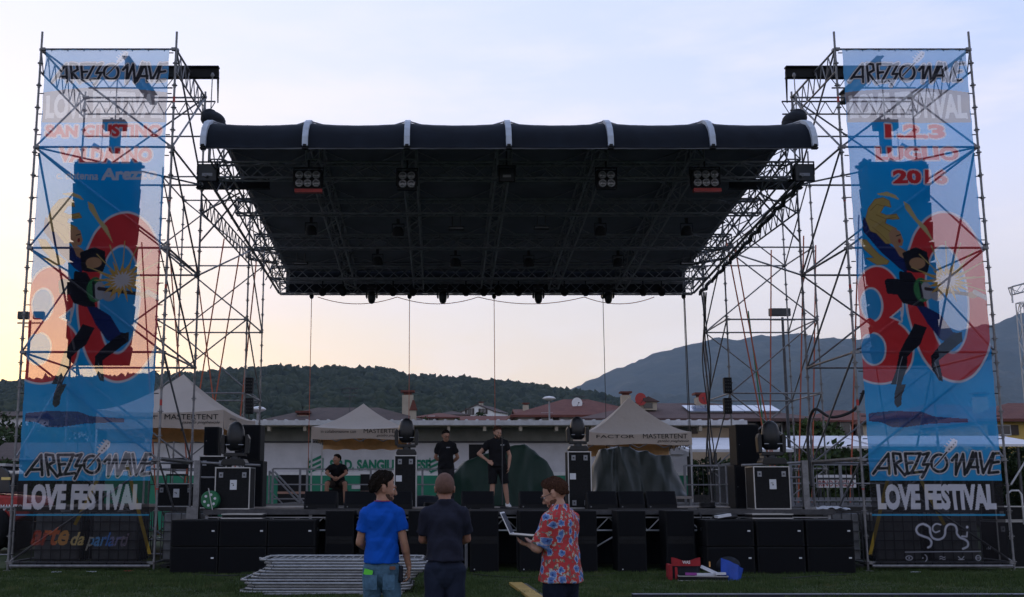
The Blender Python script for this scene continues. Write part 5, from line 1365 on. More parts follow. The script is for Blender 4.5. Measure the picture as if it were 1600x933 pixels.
M['tile_red'] = tiles('red_roof_tiles', (.16, .045, .035), (.26, .09, .065)); M['tile_brown'] = tiles('brown_roof_tiles', (.075, .052, .048), (.14, .095, .085)); M['tile_mauve'] = tiles('mauve_roof_tiles', (.12, .07, .065), (.19, .115, .105))
M['w_white'] = material('white_plaster', (.62, .61, .65), .85, noise=(1.2, .12)); M['w_beige'] = material('beige_plaster', (.36, .28, .20), .85, noise=(1.0, .15)); M['w_cream'] = material('cream_plaster', (.38, .33, .26), .85, noise=(1.0, .15))
M['w_yellow'] = material('yellow_plaster', (.55, .38, .10), .85, noise=(1.0, .15)); M['w_pink'] = material('pink_plaster', (.38, .22, .17), .85, noise=(1.0, .15))
M['shutter'] = material('brown_shutter', (.05, .035, .03), .7)
def house(label, x, y, w, d, he, hr, wall, roof_, kind='hip', rz_=0, wins=(), chim=(), group='village houses behind the field', over=.6):
    t = thing('house', label, 'house', (x, y, 0), rz_, group)
    m = MB(); m.bb(-w / 2, w / 2, 0, d, 0, he)
    if kind == 'gable_front': m.prism([(-w / 2, he), (w / 2, he), (0, hr - .1)], 'Y', 0.002, d - .002)
    m.build('wall', M[wall], t)
    a, b_, c, e = -w / 2 - over, w / 2 + over, -over, d + over; k = .18
    if kind == 'hip':
        ins = min(w, d) / 2 + over - .2; r0 = (a + ins, (c + e) / 2, hr); r1 = (b_ - ins, (c + e) / 2, hr)
        vs = [(a, c, he), (b_, c, he), (b_, e, he), (a, e, he), r0, r1]; fs = [(0, 1, 5, 4), (1, 2, 5), (2, 3, 4, 5), (3, 0, 4)]
    elif kind == 'gable_side':
        vs = [(a, c, he), (b_, c, he), (b_, e, he), (a, e, he), (a, (c + e) / 2, hr), (b_, (c + e) / 2, hr)]; fs = [(0, 1, 5, 4), (2, 3, 4, 5), (1, 2, 5), (3, 0, 4)]
    else:
        vs = [(a, c, he - .1), (b_, c, he - .1), (b_, e, he - .1), (a, e, he - .1), (0, c, hr), (0, e, hr)]; fs = [(0, 4, 5, 3), (4, 1, 2, 5)]
    m = MB(); m.add(vs, fs); n = len(vs); m.add([(p[0], p[1], p[2] - k) for p in vs], [tuple(reversed(f)) for f in fs])
    if kind != 'gable_front': m.add([vs[0], vs[1], vs[2], vs[3]] + [(p[0], p[1], p[2] - k) for p in vs[:4]], [(0, 4, 5, 1), (1, 5, 6, 2), (2, 6, 7, 3), (3, 7, 4, 0)])
    else: m.add([vs[0], vs[4], vs[1]] + [(p[0], p[1], p[2] - k) for p in (vs[0], vs[4], vs[1])], [(0, 3, 4, 1), (1, 4, 5, 2)])
    ro = m.build('roof', M[roof_], t, recalc=False)
    for cx_, cy_, ch in chim:
        m = MB(); m.box((cx_, cy_, ch - .7), (.7, .7, 1.5)); o = m.build('chimney', M['w_cream'], ro); m = MB(); m.box((cx_, cy_, ch + .28), (.9, .9, .12)); m.box((cx_, cy_, ch + .12), (.5, .5, .2)); m.build('cap', M['tile_red'], o)
    for wx, wz, ww, wh in wins:
        m = MB(); m.box((wx, -.02, wz), (ww + .16, .06, wh + .16)); o = m.build('window', M['white_dirty'], t); m = MB(); m.box((wx, -.055, wz), (ww, .03, wh)); m.build('pane', M['glass'], o)
        [MB().box((wx + q * (ww / 2 + .3), -.05, wz), (.45, .05, wh + .1)).build('shutter', M['shutter'], o) for q in (-1, 1)]
    return t, ro

# ---- long white club building
y0 = 45.0; X0, X1 = -13.5, atz(1082, 45, 3).x; HE = at(800, 664, 44).z
cb = thing('club_building', 'long low white club building with green base and green lettering behind the stage', 'building', ((X0 + X1) / 2, y0, 0)); cx = (X0 + X1) / 2
m = MB(); m.bb(X0 - cx, X1 - cx, 0, 9, 2.30, HE + .1); m.build('wall', M['w_white'], cb)
zf = at(800, 689, 44.9).z; m = MB(); m.bb(X0 - cx, X1 - cx, -.05, -.003, zf, HE - .06); m.build('upper_band', material('greenish_band', (.20, .205, .19), .85, noise=(1.5, .2)), cb); m = MB(); m.bb(X0 - cx, X1 - cx, -.07, -.003, zf - .07, zf - .002); m.build('dark_line', M['galv_dark'], cb)  # darker greenish band along the wall top, thin dark line at its foot
m = MB(); m.bb(X0 - cx, X1 - cx, -.02, 9, 0, 2.16); m.build('green_base', M['green_paint'], cb); m = MB(); m.bb(X0 - cx, X1 - cx, -.01, 9, 2.16, 2.30); m.build('white_stripe', M['white'], cb)
XG = atz(1166, 44, 4).x
m = MB(); m.bb(X0 - cx, XG - cx, -1.1, -.02, HE - .05, HE + .08); m.build('eave', M['w_cream'], cb)
m = MB(); m.bb(X0 - cx, XG - cx, -1.2, -1.1, HE - .02, HE + .17); m.build('gutter', M['white_dirty'], cb)
for k in range(18): m = MB(); m.box((X0 - cx + 1 + k * 1.42, -.85, HE - .15), (.12, .5, .18)); m.build('eave_bracket', M['w_cream'], cb)
m = MB()
k = X0 - cx + .2
while k < XG - cx: m.lathe((k, -1.12 + .03 * math.sin(k * 7), HE + .15), [(.075, 0), (.075, .5)], 8, 'Y'); k += .42
m.build('tile_ends', M['white_dirty'], cb)
m = MB(); m.add([(X0 - cx, -1.0, HE + .09), (XG - cx, -1.0, HE + .09), (XG - cx, 9.5, HE + .55), (X0 - cx, 9.5, HE + .55)], [(0, 1, 2, 3)]); m.bb(X0 - cx, XG - cx, 9.3, 9.5, 0, HE + .5); m.build('roof', M['tile_brown'], cb)
tx0, tx1 = atz(515, 44.9, 2.7).x - cx, atz(673, 44.9, 2.7).x - cx; tz0, tz1 = at(600, 735, 44.9).z, at(600, 718, 44.9).z
lettering('S.P.D. SANGIUSTINESE', lambda u, v: (tx0 + (tx1 - tx0) * u, -.03, tz0 + (tz1 - tz0) * v), M['green_paint'], cb, bold=.05)
for px in (493, 683):
    m = MB(); c = atz(px, 44.9, 2.7).x - cx; zc_ = (tz0 + tz1) / 2; s = .27
    for q in range(3): o_ = -.2 + q * .2; m.add([(c - s, -.03, zc_ + o_ - .14), (c - s, -.03, zc_ + o_ - .04), (c + s, -.03, zc_ + o_ + .22), (c + s, -.03, zc_ + o_ + .10)], [(0, 1, 2, 3)])
    m.add([(c - s - .04, -.03, zc_ - .28), (c - s, -.03, zc_ - .28), (c - s, -.03, zc_ + .28), (c - s - .04, -.03, zc_ + .28)], [(0, 1, 2, 3)]); m.add([(c + s + .04, -.03, zc_ - .28), (c + s, -.03, zc_ - .28), (c + s, -.03, zc_ + .28), (c + s + .04, -.03, zc_ + .28)], [(0, 1, 2, 3)])
    m.build('striped_crest', M['green_paint'], cb)
for a, b_, za, zb in ((434, 482, 746, 742), (563, 612, 765, 741), (612, 640, 765, 741)):
    p, q = atz(a, 44.9, 2).x - cx, atz(b_, 44.9, 2).x - cx; z1 = at(600, zb, 44.9).z; m = MB(); m.bb(p, q, -.06, -.025, .9, z1); o = m.build('dugout_opening', M['black'], cb)
    m = MB(); m.bb(p, q, -.09, -.062, z1 - .75, z1 - .66); m.build('rail', M['w_pink'], o)
p = atz(598, 44.8, 2).x - cx; m = MB(); m.bb(p - .5, p + .6, -.12, -.07, at(0, 752, 44.9).z, at(0, 744, 44.9).z); m.build('pink_panel', material('salmon_panel', (.62, .38, .28), .7), cb)  # small salmon-coloured panel in front of the dark opening
p = atz(557, 44.8, 2).x - cx; m = MB(); m.bb(p - .2, p + .2, -.05, -.025, at(0, 764, 44.9).z, at(0, 758, 44.9).z); m.build('notice', M['white_dirty'], cb)
p = atz(1060, 44.8, 2).x - cx; m = MB(); m.bb(p - .25, p + .25, -.12, -.02, 3.0, 3.35); m.build('meter_box', M['w_white'], cb)

# ---- houses
def hx(px, D, z=6): return atz(px, D, z).x
def hz_(py, D): return at(700, py, D).z
house('house with long dark brown hipped roof behind the middle tent', hx(540, 70), 68, 10.5, 7, hz_(662, 68), hz_(636, 71), 'w_beige', 'tile_brown', 'hip', 0, (), ((3.9, 2.5, hz_(620, 71)), (-2.6, 1.5, hz_(652, 70))))
t = thing('chimney_stack', 'slim cream chimney with red cap standing above the brown roof', 'chimney', (hx(646, 66), 66, 0)); m = MB(); m.box((0, 0, 3.0), (.34, .34, 6.5)); m.build('shaft', M['w_cream'], t); m = MB(); m.prism([(-.24, 6.25), (.24, 6.25), (.05, 6.85), (-.05, 6.85)], 'Y', -.24, .24); m.build('cap', M['tile_red'], t)
house('white gabled house on the slope at the middle of the picture', hx(745, 220), 215, 6.6, 8, hz_(642, 215), hz_(631.5, 215), 'white', 'tile_brown', 'gable_front', R(-24), ((-1.6, hz_(643, 215), .9, 1.2), (1.2, hz_(643, 215), .8, 1.0)), ((0, 2, hz_(629.5, 215)),), over=.25)
house('small cream house with red hipped roof left of the white gabled house', hx(686, 150), 150, 6.0, 6, hz_(652, 150), hz_(643, 150), 'w_cream', 'tile_red', 'hip', 0, ((-1, hz_(656, 150), .8, .9),))
house('low house with a wide plain red roof right of the white gabled house', hx(790, 95), 92, 6.6, 6, hz_(663, 92), hz_(650, 95), 'w_pink', 'tile_red', 'gable_side', 0, ())
house('house with the broad red roof and white satellite dish', hx(905, 84), 82, 9.5, 8, hz_(649, 82), hz_(624, 86), 'w_white', 'tile_red', 'hip', 0, ((-2.6, hz_(655, 82), .7, .8),), ((3.8, 3.4, hz_(620, 86)),))
house('pinkish house with tangled roofs behind the broad red roof', hx(866, 140), 138, 9.0, 6, hz_(646, 138), hz_(637, 138), 'w_pink', 'tile_red', 'gable_side', 0, (), ((-3.5, 2, hz_(632, 138)), (.5, 2, hz_(633, 138))))
house('grey-roofed small house far left of the white gabled house', hx(707, 190), 190, 5, 5, hz_(648, 190), hz_(641, 190), 'w_beige', 'tile_brown', 'hip')
h5, r5 = house('large beige house with mauve tiled roof and solar panels', hx(1062, 66), 62, 11.6, 8, hz_(655, 62), hz_(630, 66), 'w_beige', 'tile_mauve', 'hip', 0,
               ((3.0, hz_(674, 62), .9, 1.6), (4.3, hz_(682, 62), .9, 1.6), (-.6, hz_(672, 62), .35, .3)), ((1.2, 3.5, hz_(622, 65)),), over=.9)
def on_roof(px, D, w, l, up=.08): pass
hw, he5, hr5 = 11.6, hz_(655, 62), hz_(630, 66)
slope = (hr5 - he5) / 4.9
for k in range(5):
    m = MB(); x = .3 + k * 1.05; m.box((x, 1.5, he5 + slope * 2.4 + .12), (1.0, 1.9, .05), 0, math.atan(slope)); o = m.build('solar_panel', material('solar_cell', (.25, .32, .45), .12, .2, .9), h5)
    m = MB(); m.box((x, .5, he5 + slope * 1.35 + .1), (1.0, .03, .06), 0, math.atan(slope)); m.build('panel_frame', M['alu'], o)
m = MB(); m.box((-2.4, 1.7, he5 + slope * 2.6 + .2), (1.0, 1.2, .5)); o = m.build('dormer', M['w_cream'], h5); m = MB(); m.box((-2.4, 1.08, he5 + slope * 2.6 + .2), (.5, .04, .3)); m.build('pane', M['glass'], o); m = MB(); m.prism([(-3.05, he5 + slope * 2.6 + .42), (-1.75, he5 + slope * 2.6 + .42), (-2.4, he5 + slope * 2.6 + .72)], 'Y', .95, 2.6); m.build('dormer_roof', M['tile_mauve'], o)
house('cream house with red roof seen between the right scaffold towers', hx(1322, 112), 110, 9.0, 8, hz_(657, 110), hz_(640, 113), 'w_cream', 'tile_red', 'hip', 0, ((-.7, hz_(668, 110), .9, 1.5), (1.0, hz_(668, 110), .9, 1.5), (-3.2, hz_(668, 110), .9, 1.5)))
house('yellow house with red tiled roof at the right edge', hx(1620, 70), 68, 9.0, 8, hz_(655, 68), hz_(628, 71), 'w_yellow', 'tile_red', 'hip', 0, ((-3.2, hz_(672, 68), .8, .5),), ((-3.0, 3, hz_(622, 71)),))
house('cream house seen through the blue of the right banner', hx(1490, 90), 88, 10, 8, hz_(650, 88), hz_(632, 92), 'w_cream', 'tile_red', 'hip', 0, ((-2.4, hz_(662, 88), .9, 1.3), (0, hz_(662, 88), .9, 1.3), (2.4, hz_(662, 88), .9, 1.3)))
house('small white house among trees at the left edge', hx(22, 150), 150, 5.2, 5, hz_(650, 150), hz_(641, 150), 'w_white', 'tile_brown', 'gable_side')
house('long low pale house below the trees at the left edge', hx(40, 100), 100, 9, 5, hz_(668, 100), hz_(663, 100), 'w_white', 'tile_brown', 'gable_side')
house('dark shed wall seen through the left banner', hx(130, 60), 60, 9, 5, 3.2, 4.2, 'w_beige', 'tile_brown', 'gable_side')

# small roof furniture
def dish(label, px, py, D, r, mat, rz_=0):
    t = thing('satellite_dish', label, 'satellite dish', at(px, py, D), rz_, 'satellite dishes on the roofs')
    m = MB(); m.lathe((0, 0, 0), [(r, -.1), (r * .7, -.02), (r * .3, .03), (.02, .05)], 20, 'Y'); m.build('bowl', M[mat], t); m = MB(); m.tube((0, .05, 0), (0, .1, -r * 1.6), .03, 5); m.tube((0, 0, -r * .8), (0, -.5, 0), .015, 5); m.box((0, -.5, 0), (.08, .1, .08)); m.build('arm', M['galv_dark'], t)
dish('white satellite dish on the broad red roof', 901, 630, 84, .42, 'white', .2); dish('red satellite dish on the mauve roof, left one', 1000, 624, 63, .36, 'red', .3); dish('red satellite dish behind the scaffold, right one', 1101, 623, 63, .33, 'red', -.4)
def antenna(label, px, py, D, h):
    p = at(px, py, D); t = thing('tv_antenna', label, 'antenna', p - Vector((0, 0, h)), 0, 'television antennas')
    m = MB(); m.tube((0, 0, 0), (0, 0, h), .025, 5); [m.tube((-.6 + .1 * k, 0, h - .1 - .25 * k), (.6 - .1 * k, 0, h - .1 - .25 * k), .02, 5) for k in range(3)]; m.tube((-.5, 0, h - .05), (.5, .2, h - .05), .02, 5); m.build('mast', M['galv_dark'], t)
antenna('television antenna above the dark brown roof', 547, 605, 70, 2.4); antenna('television antenna near the white satellite dish', 905, 618, 84, 1.8)
def lamp_post(label, px, py, D, gh=0):
    p = at(px, py, D); t = thing('street_lamp', label, 'street lamp', (p.x, p.y, 0), 0, 'mushroom-headed lamps')
    m = MB(); m.tube((0, 0, 0), (0, 0, p.z), .06, 8, .045); m.build('pole', M['alu_dull'], t); m = MB(); m.lathe((0, 0, p.z), [(.1, -.12), (.34, -.02), (.36, .02), (.25, .1), (.03, .14)], 18); m.build('lamp_head', M['white'], t)
lamp_post('street lamp with white mushroom head before the broad red roof', 858, 623, 60); lamp_post('street lamp with white mushroom head right of the left tent', 403, 640, 48)

# field floodlight poles
for px, pxs, py, D, lab in ((1222, (1210, 1226), 488, 43, 'grey pole with two box floodlights seen through the right scaffold'), (48, (37, 61), 493, 43, 'grey pole with two box floodlights behind the left banner')):
    p = at(px, py, D); t = thing('floodlight_pole', lab, 'floodlight pole', (p.x, D, 0), 0, 'field floodlight poles')
    m = MB(); m.tube((0, 0, 0), (0, 0, p.z - .2), .08, 8, .05); m.tube((-.5, 0, p.z - .3), (.5, 0, p.z - .3), .03); m.build('pole', M['galv_dark'], t)
    for q in pxs:
        x = at(q, py, D).x - p.x; m = MB(); m.box((x, 0, p.z), (.42, .22, .3)); o = m.build('floodlight', M['galv_dark'], t, bevel=.02); m = MB(); m.box((x, -.115, p.z), (.34, .015, .22)); m.build('glass', M['lens_dark'], o)

# white-roofed stands right of the club building
M['sheet'] = material('white_sheet_roof', (.62, .62, .66), .5, noise=(1.5, .12))
def shed(label, pxa, pxb, ya, yb, D, depth, posts):
    a, b_ = at(pxa, yb, D), at(pxb, yb, D); zt_ = at(pxa, ya, D + depth).z; t = thing('white_shelter', label, 'shelter', ((a.x + b_.x) / 2, D, 0), 0, 'white-roofed shelters beside the field'); w = b_.x - a.x
    m = MB(); m.add([(-w / 2, 0, a.z), (w / 2, 0, a.z), (w / 2, depth, zt_), (-w / 2, depth, zt_), (-w / 2, 0, a.z - .1), (w / 2, 0, a.z - .1), (w / 2, depth, zt_ - .1), (-w / 2, depth, zt_ - .1)], [(0, 1, 2, 3), (7, 6, 5, 4), (0, 4, 5, 1), (1, 5, 6, 2), (2, 6, 7, 3), (3, 7, 4, 0)]); m.build('roof_sheet', M['sheet'], t)
    for k in range(posts):
        for y in (.1, depth - .1): m = MB(); m.box((-w / 2 + .1 + k * (w - .2) / (posts - 1), y, a.z / 2 - .06), (.09, .09, a.z - .12)); m.build('post', M['galv_dark'], t)
    m = MB(); m.bb(-w / 2, w / 2, depth - .05, depth, .0, 1.4); m.build('rear_panel', M['galv_dark'], t)
shed('white-roofed shelter nearest the club building, right of the right tent', 1075, 1240, 684, 702, 39, 4.5, 5); shed('white-roofed shelter behind the right scaffold tower', 1205, 1362, 681, 697, 47, 4, 5); shed('white-roofed shelter seen through the right banner and beyond', 1364, 1640, 681, 694, 47, 4, 7)
# sign between the mast and the right banner
a, b_ = at(1277, 762, 28.6), at(1337, 742, 28.6); t = thing('sponsor_board', 'white board with red lettering half hidden behind the right scaffold', 'sign', ((a.x + b_.x) / 2, 28.6, a.z)); w, h = b_.x - a.x, b_.z - a.z
m = MB(); m.box((0, .02, h / 2), (w, .03, h)); m.build('board', M['white'], t); m = MB(); m.box((0, -.002, h * .70), (w * .98, .008, .05)); m.build('grey_band', M['galv_dark'], t); lettering('RINO EGIZIO', lambda u, v: (-w * .46 + w * .9 * u, -.01, h * .1 + h * .45 * v), M['red'], t, bold=.006)
m = MB(); [m.box((s * w * .4, .06, -.5), (.05, .05, 1.2)) for s in (-1, 1)]; m.build('stand', M['galv_dark'], t)
# bleacher-like steel benches under the board
for k in range(3):
    z = at(1300, 777 + k * 8, 27.9 - k * .5).z; t = thing('alu_beam', ['topmost', 'middle', 'lowest'][k] + ' of the long grey beams lying behind the right scaffold tower', 'beam', (at(1320, 770, 28).x, 27.9 - k * .5, z), 0, 'long grey beams behind the right tower'); m = MB(); m.box((0, 0, -.05), (3.2, .12, .09)); m.build('beam', M['alu_dull'], t); m = MB(); [m.box((sx, 0, -z / 2 - .05), (.08, .08, z - .1)) for sx in (-1.5, 1.5)]; m.build('trestle', M['galv_dark'], t)

# ------------------------------------------------------------------ trees
M['bark'] = material('bark', (.06, .048, .038), .9, noise=(4, .3), bump=(6, .6))
for nm, c in (('leaf_dark', ((.018, .034, .014), (.04, .062, .022))), ('leaf_mid', ((.03, .055, .018), (.065, .09, .03))), ('leaf_pale', ((.07, .09, .05), (.14, .15, .09)))):
    M[nm] = ramp_material(nm, [(.3, c[0]), (.7, c[1])], .8)
def tree(label, x, y, h, r, seed, mat='leaf_dark', n=2600, leaf=.16, base=0, name='broadleaf_tree', cat='tree', group='trees around the village'):
    rg = np.random.default_rng(seed); t = thing(name, label, cat, (x, y, base), 0, group); th = h * .45
    m = MB(); m.tube((0, 0, 0), (.04 * h * .3, 0, th), .045 * h * .6 + .03, 8, .02 * h * .6); 
    for k in range(6): a = k * 1.05 + seed; m.tube((0, 0, th * (.6 + .07 * k)), (r * .6 * math.cos(a), r * .6 * math.sin(a), h * (.6 + .04 * k)), .02 * h * .5, 6, .01)
    m.build('trunk', M['bark'], t)
    nc = 26; C_ = rg.normal(0, 1, (nc, 3)); C_ /= np.linalg.norm(C_, axis=1)[:, None]; C_ *= rg.uniform(.35, .95, (nc, 1)); C_ = C_ * [r * .8, r * .8, h * .34] + [0, 0, h * .64]; R_ = rg.uniform(.22, .42, nc) * r
    k = rg.integers(0, nc, n); P_ = rg.normal(0, 1, (n, 3)); P_ /= np.linalg.norm(P_, axis=1)[:, None]; P_ = C_[k] + P_ * (R_[k] * rg.uniform(.6, 1.08, n))[:, None]
    A = rg.normal(0, 1, (n, 3)); A /= np.linalg.norm(A, axis=1)[:, None]; B = np.cross(A, rg.normal(0, 1, (n, 3))); B /= np.linalg.norm(B, axis=1)[:, None] + 1e-9
    s = (leaf * rg.uniform(.6, 1.4, n))[:, None]; V = np.stack([P_ - A * s, P_ + B * s * .55, P_ + A * s, P_ - B * s * .55], 1).reshape(-1, 3)
    np_mesh('crown', V, np.arange(n * 4).reshape(-1, 4), M[mat], t)
    return t
TREES = [(1205, 75, 670, 640, 2.6, 'leaf_dark', 'dark tree right of the large beige house'), (1262, 60, 690, 655, 2.4, 'leaf_mid', 'flowering bushy tree between the right scaffold towers'), (1295, 62, 700, 668, 1.8, 'leaf_mid', 'low bushy tree left of the cream house'),
         (660, 110, 664, 648, 2.0, 'leaf_mid', 'round green bush behind the club roof, near the slim chimney'), (684, 100, 664, 650, 2.2, 'leaf_mid', 'round green bush behind the club roof, second from the slim chimney'), (706, 105, 664, 649, 2.2, 'leaf_dark', 'dark bush in front of the grey-roofed small house'), (727, 104, 664, 652, 1.9, 'leaf_mid', 'green bush just left of the white gabled house'),
         (752, 98, 662, 644, 1.6, 'leaf_dark', 'dark rounded tree in front of the white gabled house'), (842, 66, 664, 655, .9, 'leaf_pale', 'pale shrub left of the mushroom lamp'), (868, 66, 664, 655, 1.1, 'leaf_pale', 'pale shrub right of the mushroom lamp'),
         (10, 70, 720, 668, 3.6, 'leaf_dark', 'dark tree at the left edge behind the red loader'), (-45, 80, 720, 640, 4.2, 'leaf_dark', 'large dark tree cut by the left edge'), (70, 85, 720, 662, 3.2, 'leaf_mid', 'tree behind the left banner, first from its left post'), (150, 85, 720, 655, 3.6, 'leaf_dark', 'tree behind the middle of the left banner'), (225, 85, 720, 660, 3.2, 'leaf_mid', 'tree behind the right side of the left banner'),
         (1255, 42, 770, 712, 1.7, 'leaf_mid', 'green shrub behind the rails right of the speaker stack'), (1325, 42, 770, 706, 1.9, 'leaf_dark', 'green shrub behind the white board'), (1400, 58, 740, 690, 2.6, 'leaf_dark', 'dark tree behind the left part of the right banner'), (1475, 58, 740, 690, 2.6, 'leaf_mid', 'tree behind the middle of the right banner'),
         (1560, 55, 745, 700, 2.2, 'leaf_dark', 'dark shrub beside the right banner\'s outer post'), (1610, 50, 760, 706, 2.4, 'leaf_dark', 'dark shrub at the right edge below the yellow house'), (330, 90, 660, 640, 3, 'leaf_mid', 'green tree behind the left tent roof'), (398, 90, 664, 655, 1.6, 'leaf_dark', 'small dark tree right of the left tent')]
for k, (px, D, pb, pt, r, mt, lab) in enumerate(TREES):
    top = at(px, pt, D).z; tree(lab, at(px, pb, D).x, D, top, r, k + 3, mt, n=2600 if D > 55 else 3200, leaf=.20 if D > 55 else .12)
# hedge line closing the view under the shelters
hg = MB(); M['hedge'] = ramp_material('hedge_leaves', [(.3, (.018, .034, .012)), (.7, (.045, .07, .025))], 1.5, bump=(.8, .2))
rg = np.random.default_rng(9)
for (x0, x1, y, h, lab) in ((11.0, 40, 54, 2.9, 'clipped dark hedge behind the white shelters on the right'), (-45, -14.5, 56, 3.0, 'dark hedge left of the club building')):
    n = 26000; P_ = np.c_[rg.uniform(x0, x1, n), y + rg.normal(0, .5, n), rg.uniform(0, h, n) ** 1 * (1 + .06 * np.sin(np.arange(n)))]
    A = rg.normal(0, 1, (n, 3)); A /= np.linalg.norm(A, axis=1)[:, None]; B = np.cross(A, rg.normal(0, 1, (n, 3))); B /= np.linalg.norm(B, axis=1)[:, None]; s = rg.uniform(.08, .2, (n, 1))
    t = thing('hedge', lab, 'hedge', (0, 0, 0), 0, 'hedges at the edge of the field'); np_mesh('foliage', np.stack([P_ - A * s, P_ + B * s * .6, P_ + A * s, P_ - B * s * .6], 1).reshape(-1, 3), np.arange(n * 4).reshape(-1, 4), M['hedge'], t)

# ------------------------------------------------------------------ edges of the picture
# red telehandler at the left edge, only its rear shows
t = thing('red_telehandler', 'red construction loader half cut by the left edge, behind the left tower', 'loader', (-12.2, 29.5, 0))
m = MB(); m.prism([(-2.2, .9), (1.35, .8), (1.72, .95), (1.75, 1.25), (1.6, 1.42), (.4, 1.5), (-2.2, 1.5)], 'Y', -.9, .9); m.build('body', M['red'], t, bevel=.05)
m = MB(); m.prism([(-1.2, 1.5), (1.2, 1.5), (1.1, 2.05), (.9, 2.2), (-1.1, 2.2)], 'Y', -.75, .35); m.build('cab', M['glass'], t, bevel=.04); m = MB(); m.box((-.1, -.2, 2.23), (2.2, 1.15, .07)); m.build('cab_roof', M['white_dirty'], t)
for x, y in ((.75, -1.0), (.75, 1.0), (-1.5, -1.0), (-1.5, 1.0)):
    m = MB(); m.lathe((x, y, .6), [(.3, -.2), (.58, -.18), (.6, 0), (.58, .18), (.3, .2)], 22, 'Y'); o = m.build('wheel', M['black'], t); m = MB(); m.lathe((x, y - .18 * (1 if y < 0 else -1), .6), [(.28, -.03), (.26, .03)], 16, 'Y'); m.build('rim', M['white_dirty'], o)
lettering('MANITOU', lambda u, v: (1.0 + .66 * u, -.92, 1.08 + .15 * v), M['white'], t, bold=.03)
m = MB(); m.box((1.05, -.8, 1.88), (.22, .06, .07)); m.build('lamp', material('amber_lamp', (.8, .6, .2), .4), t)
# tube frame outside the left tower
t = thing('tube_frame', 'grey upright tube frame standing outside the left tower', 'frame', (-9.05, 23.0, 0)); m = MB(); m.path([(0, 0, .05), (0, 0, 1.18), (.05, 0, 1.24), (.34, 0, 1.24)], .022, 8); m.tube((.34, 0, 0), (.34, 0, 1.24), .022); m.tube((0, 0, .3), (.34, 0, .3), .015); m.build('frame', M['galv'], t)
# flight cases outside the right tower
flight_case('large black flight case with bright edging at the right edge, beyond the tower', (12.25, 23.6, 0), 1.3, .7, .95, 0, (), 'flight cases on the grass')
flight_case('smaller black case on top of the large one at the right edge', (12.05, 23.7, .96), .8, .6, .3, 0, (), 'flight cases on the grass')
t = thing('tube_frame', 'pale bent tube frame against the cases at the right edge', 'frame', (11.62, 23.1, 0)); m = MB(); m.path([(0, 0, .6), (0, 0, 1.5), (.1, 0, 1.58), (.25, 0, 1.58), (.3, 0, 1.5), (.3, 0, .9)], .02, 8); m.tube((.1, 0, 1.7), (.6, 0, 2.4), .02); m.build('tube', M['white_dirty'], t)
# truss mast at the right edge
p = at(1592, 450, 36); t = thing('truss_mast', 'slim aluminium truss mast at the right edge, behind the tower', 'mast', (p.x + .05, 36, 0)); m = MB(); box_truss(m, (0, 0, 0), (0, 0, p.z - .5), .26, .26, n=18, up=Vector((0, 1, 0))); m.build('mast', M['alu'], t)
m = MB(); box_truss(m, (-.3, 0, p.z - .1), (1.4, 0, p.z + .35), .26, .26, n=5); m.tube((-.3, 0, p.z - .5), (-.3, 0, p.z + .0), .03); m.build('top_arm', M['alu'], t)
# litter and base pads round the tower feet
for px, D, lab, cat, mt in ((88, 22.0, 'crushed white paper on the grass under the left banner', 'litter', 'label_white'), (143, 22.1, 'pale strip of litter on the grass under the left banner', 'litter', 'label_white'), (1431, 22.0, 'crumpled litter on the grass under the right banner', 'litter', 'label_white'), (200, 22.3, 'red scrap on the grass near the left tower foot', 'litter', 'red')):
    t = thing('litter', lab, cat, atz(px, D, 0), 0, 'litter on the grass'); m = MB(); m.grid(lambda u, v: (-.09 + .18 * u, -.04 + .08 * v, .015 + .025 * abs(math.sin(u * 9 + v * 5))), 10, 5); m.build('scrap', M[mt], t)
# folding chair on the left wing
t = thing('folding_chair', 'black folding chair on the left wing platform under the tent', 'chair', atz(276, 26.9, SZ + .35)); m = MB(); m.box((0, 0, .4), (.44, .42, .04)); m.build('seat', M['black'], t, bevel=.01); m = MB(); m.box((0, .2, .68), (.40, .04, .26)); m.build('backrest', M['black'], t, bevel=.03)
for sx in (-.21, .21):
    for sy in (-.18, .2): m = MB(); m.tube((sx, sy, -.35), (sx, sy, .40 if sy < 0 else .8), .012); m.build('leg', M['galv_dark'], t)
# dark equipment on the left wing
flight_case('dark equipment rack on the left wing, beside the left banner', (-6.3, 26.6, SZ), .9, .7, .55, 0, ('plate',)); flight_case('dark low case at the back of the left wing', (-5.6, 27.0, SZ), .8, .7, .5, 0, ())
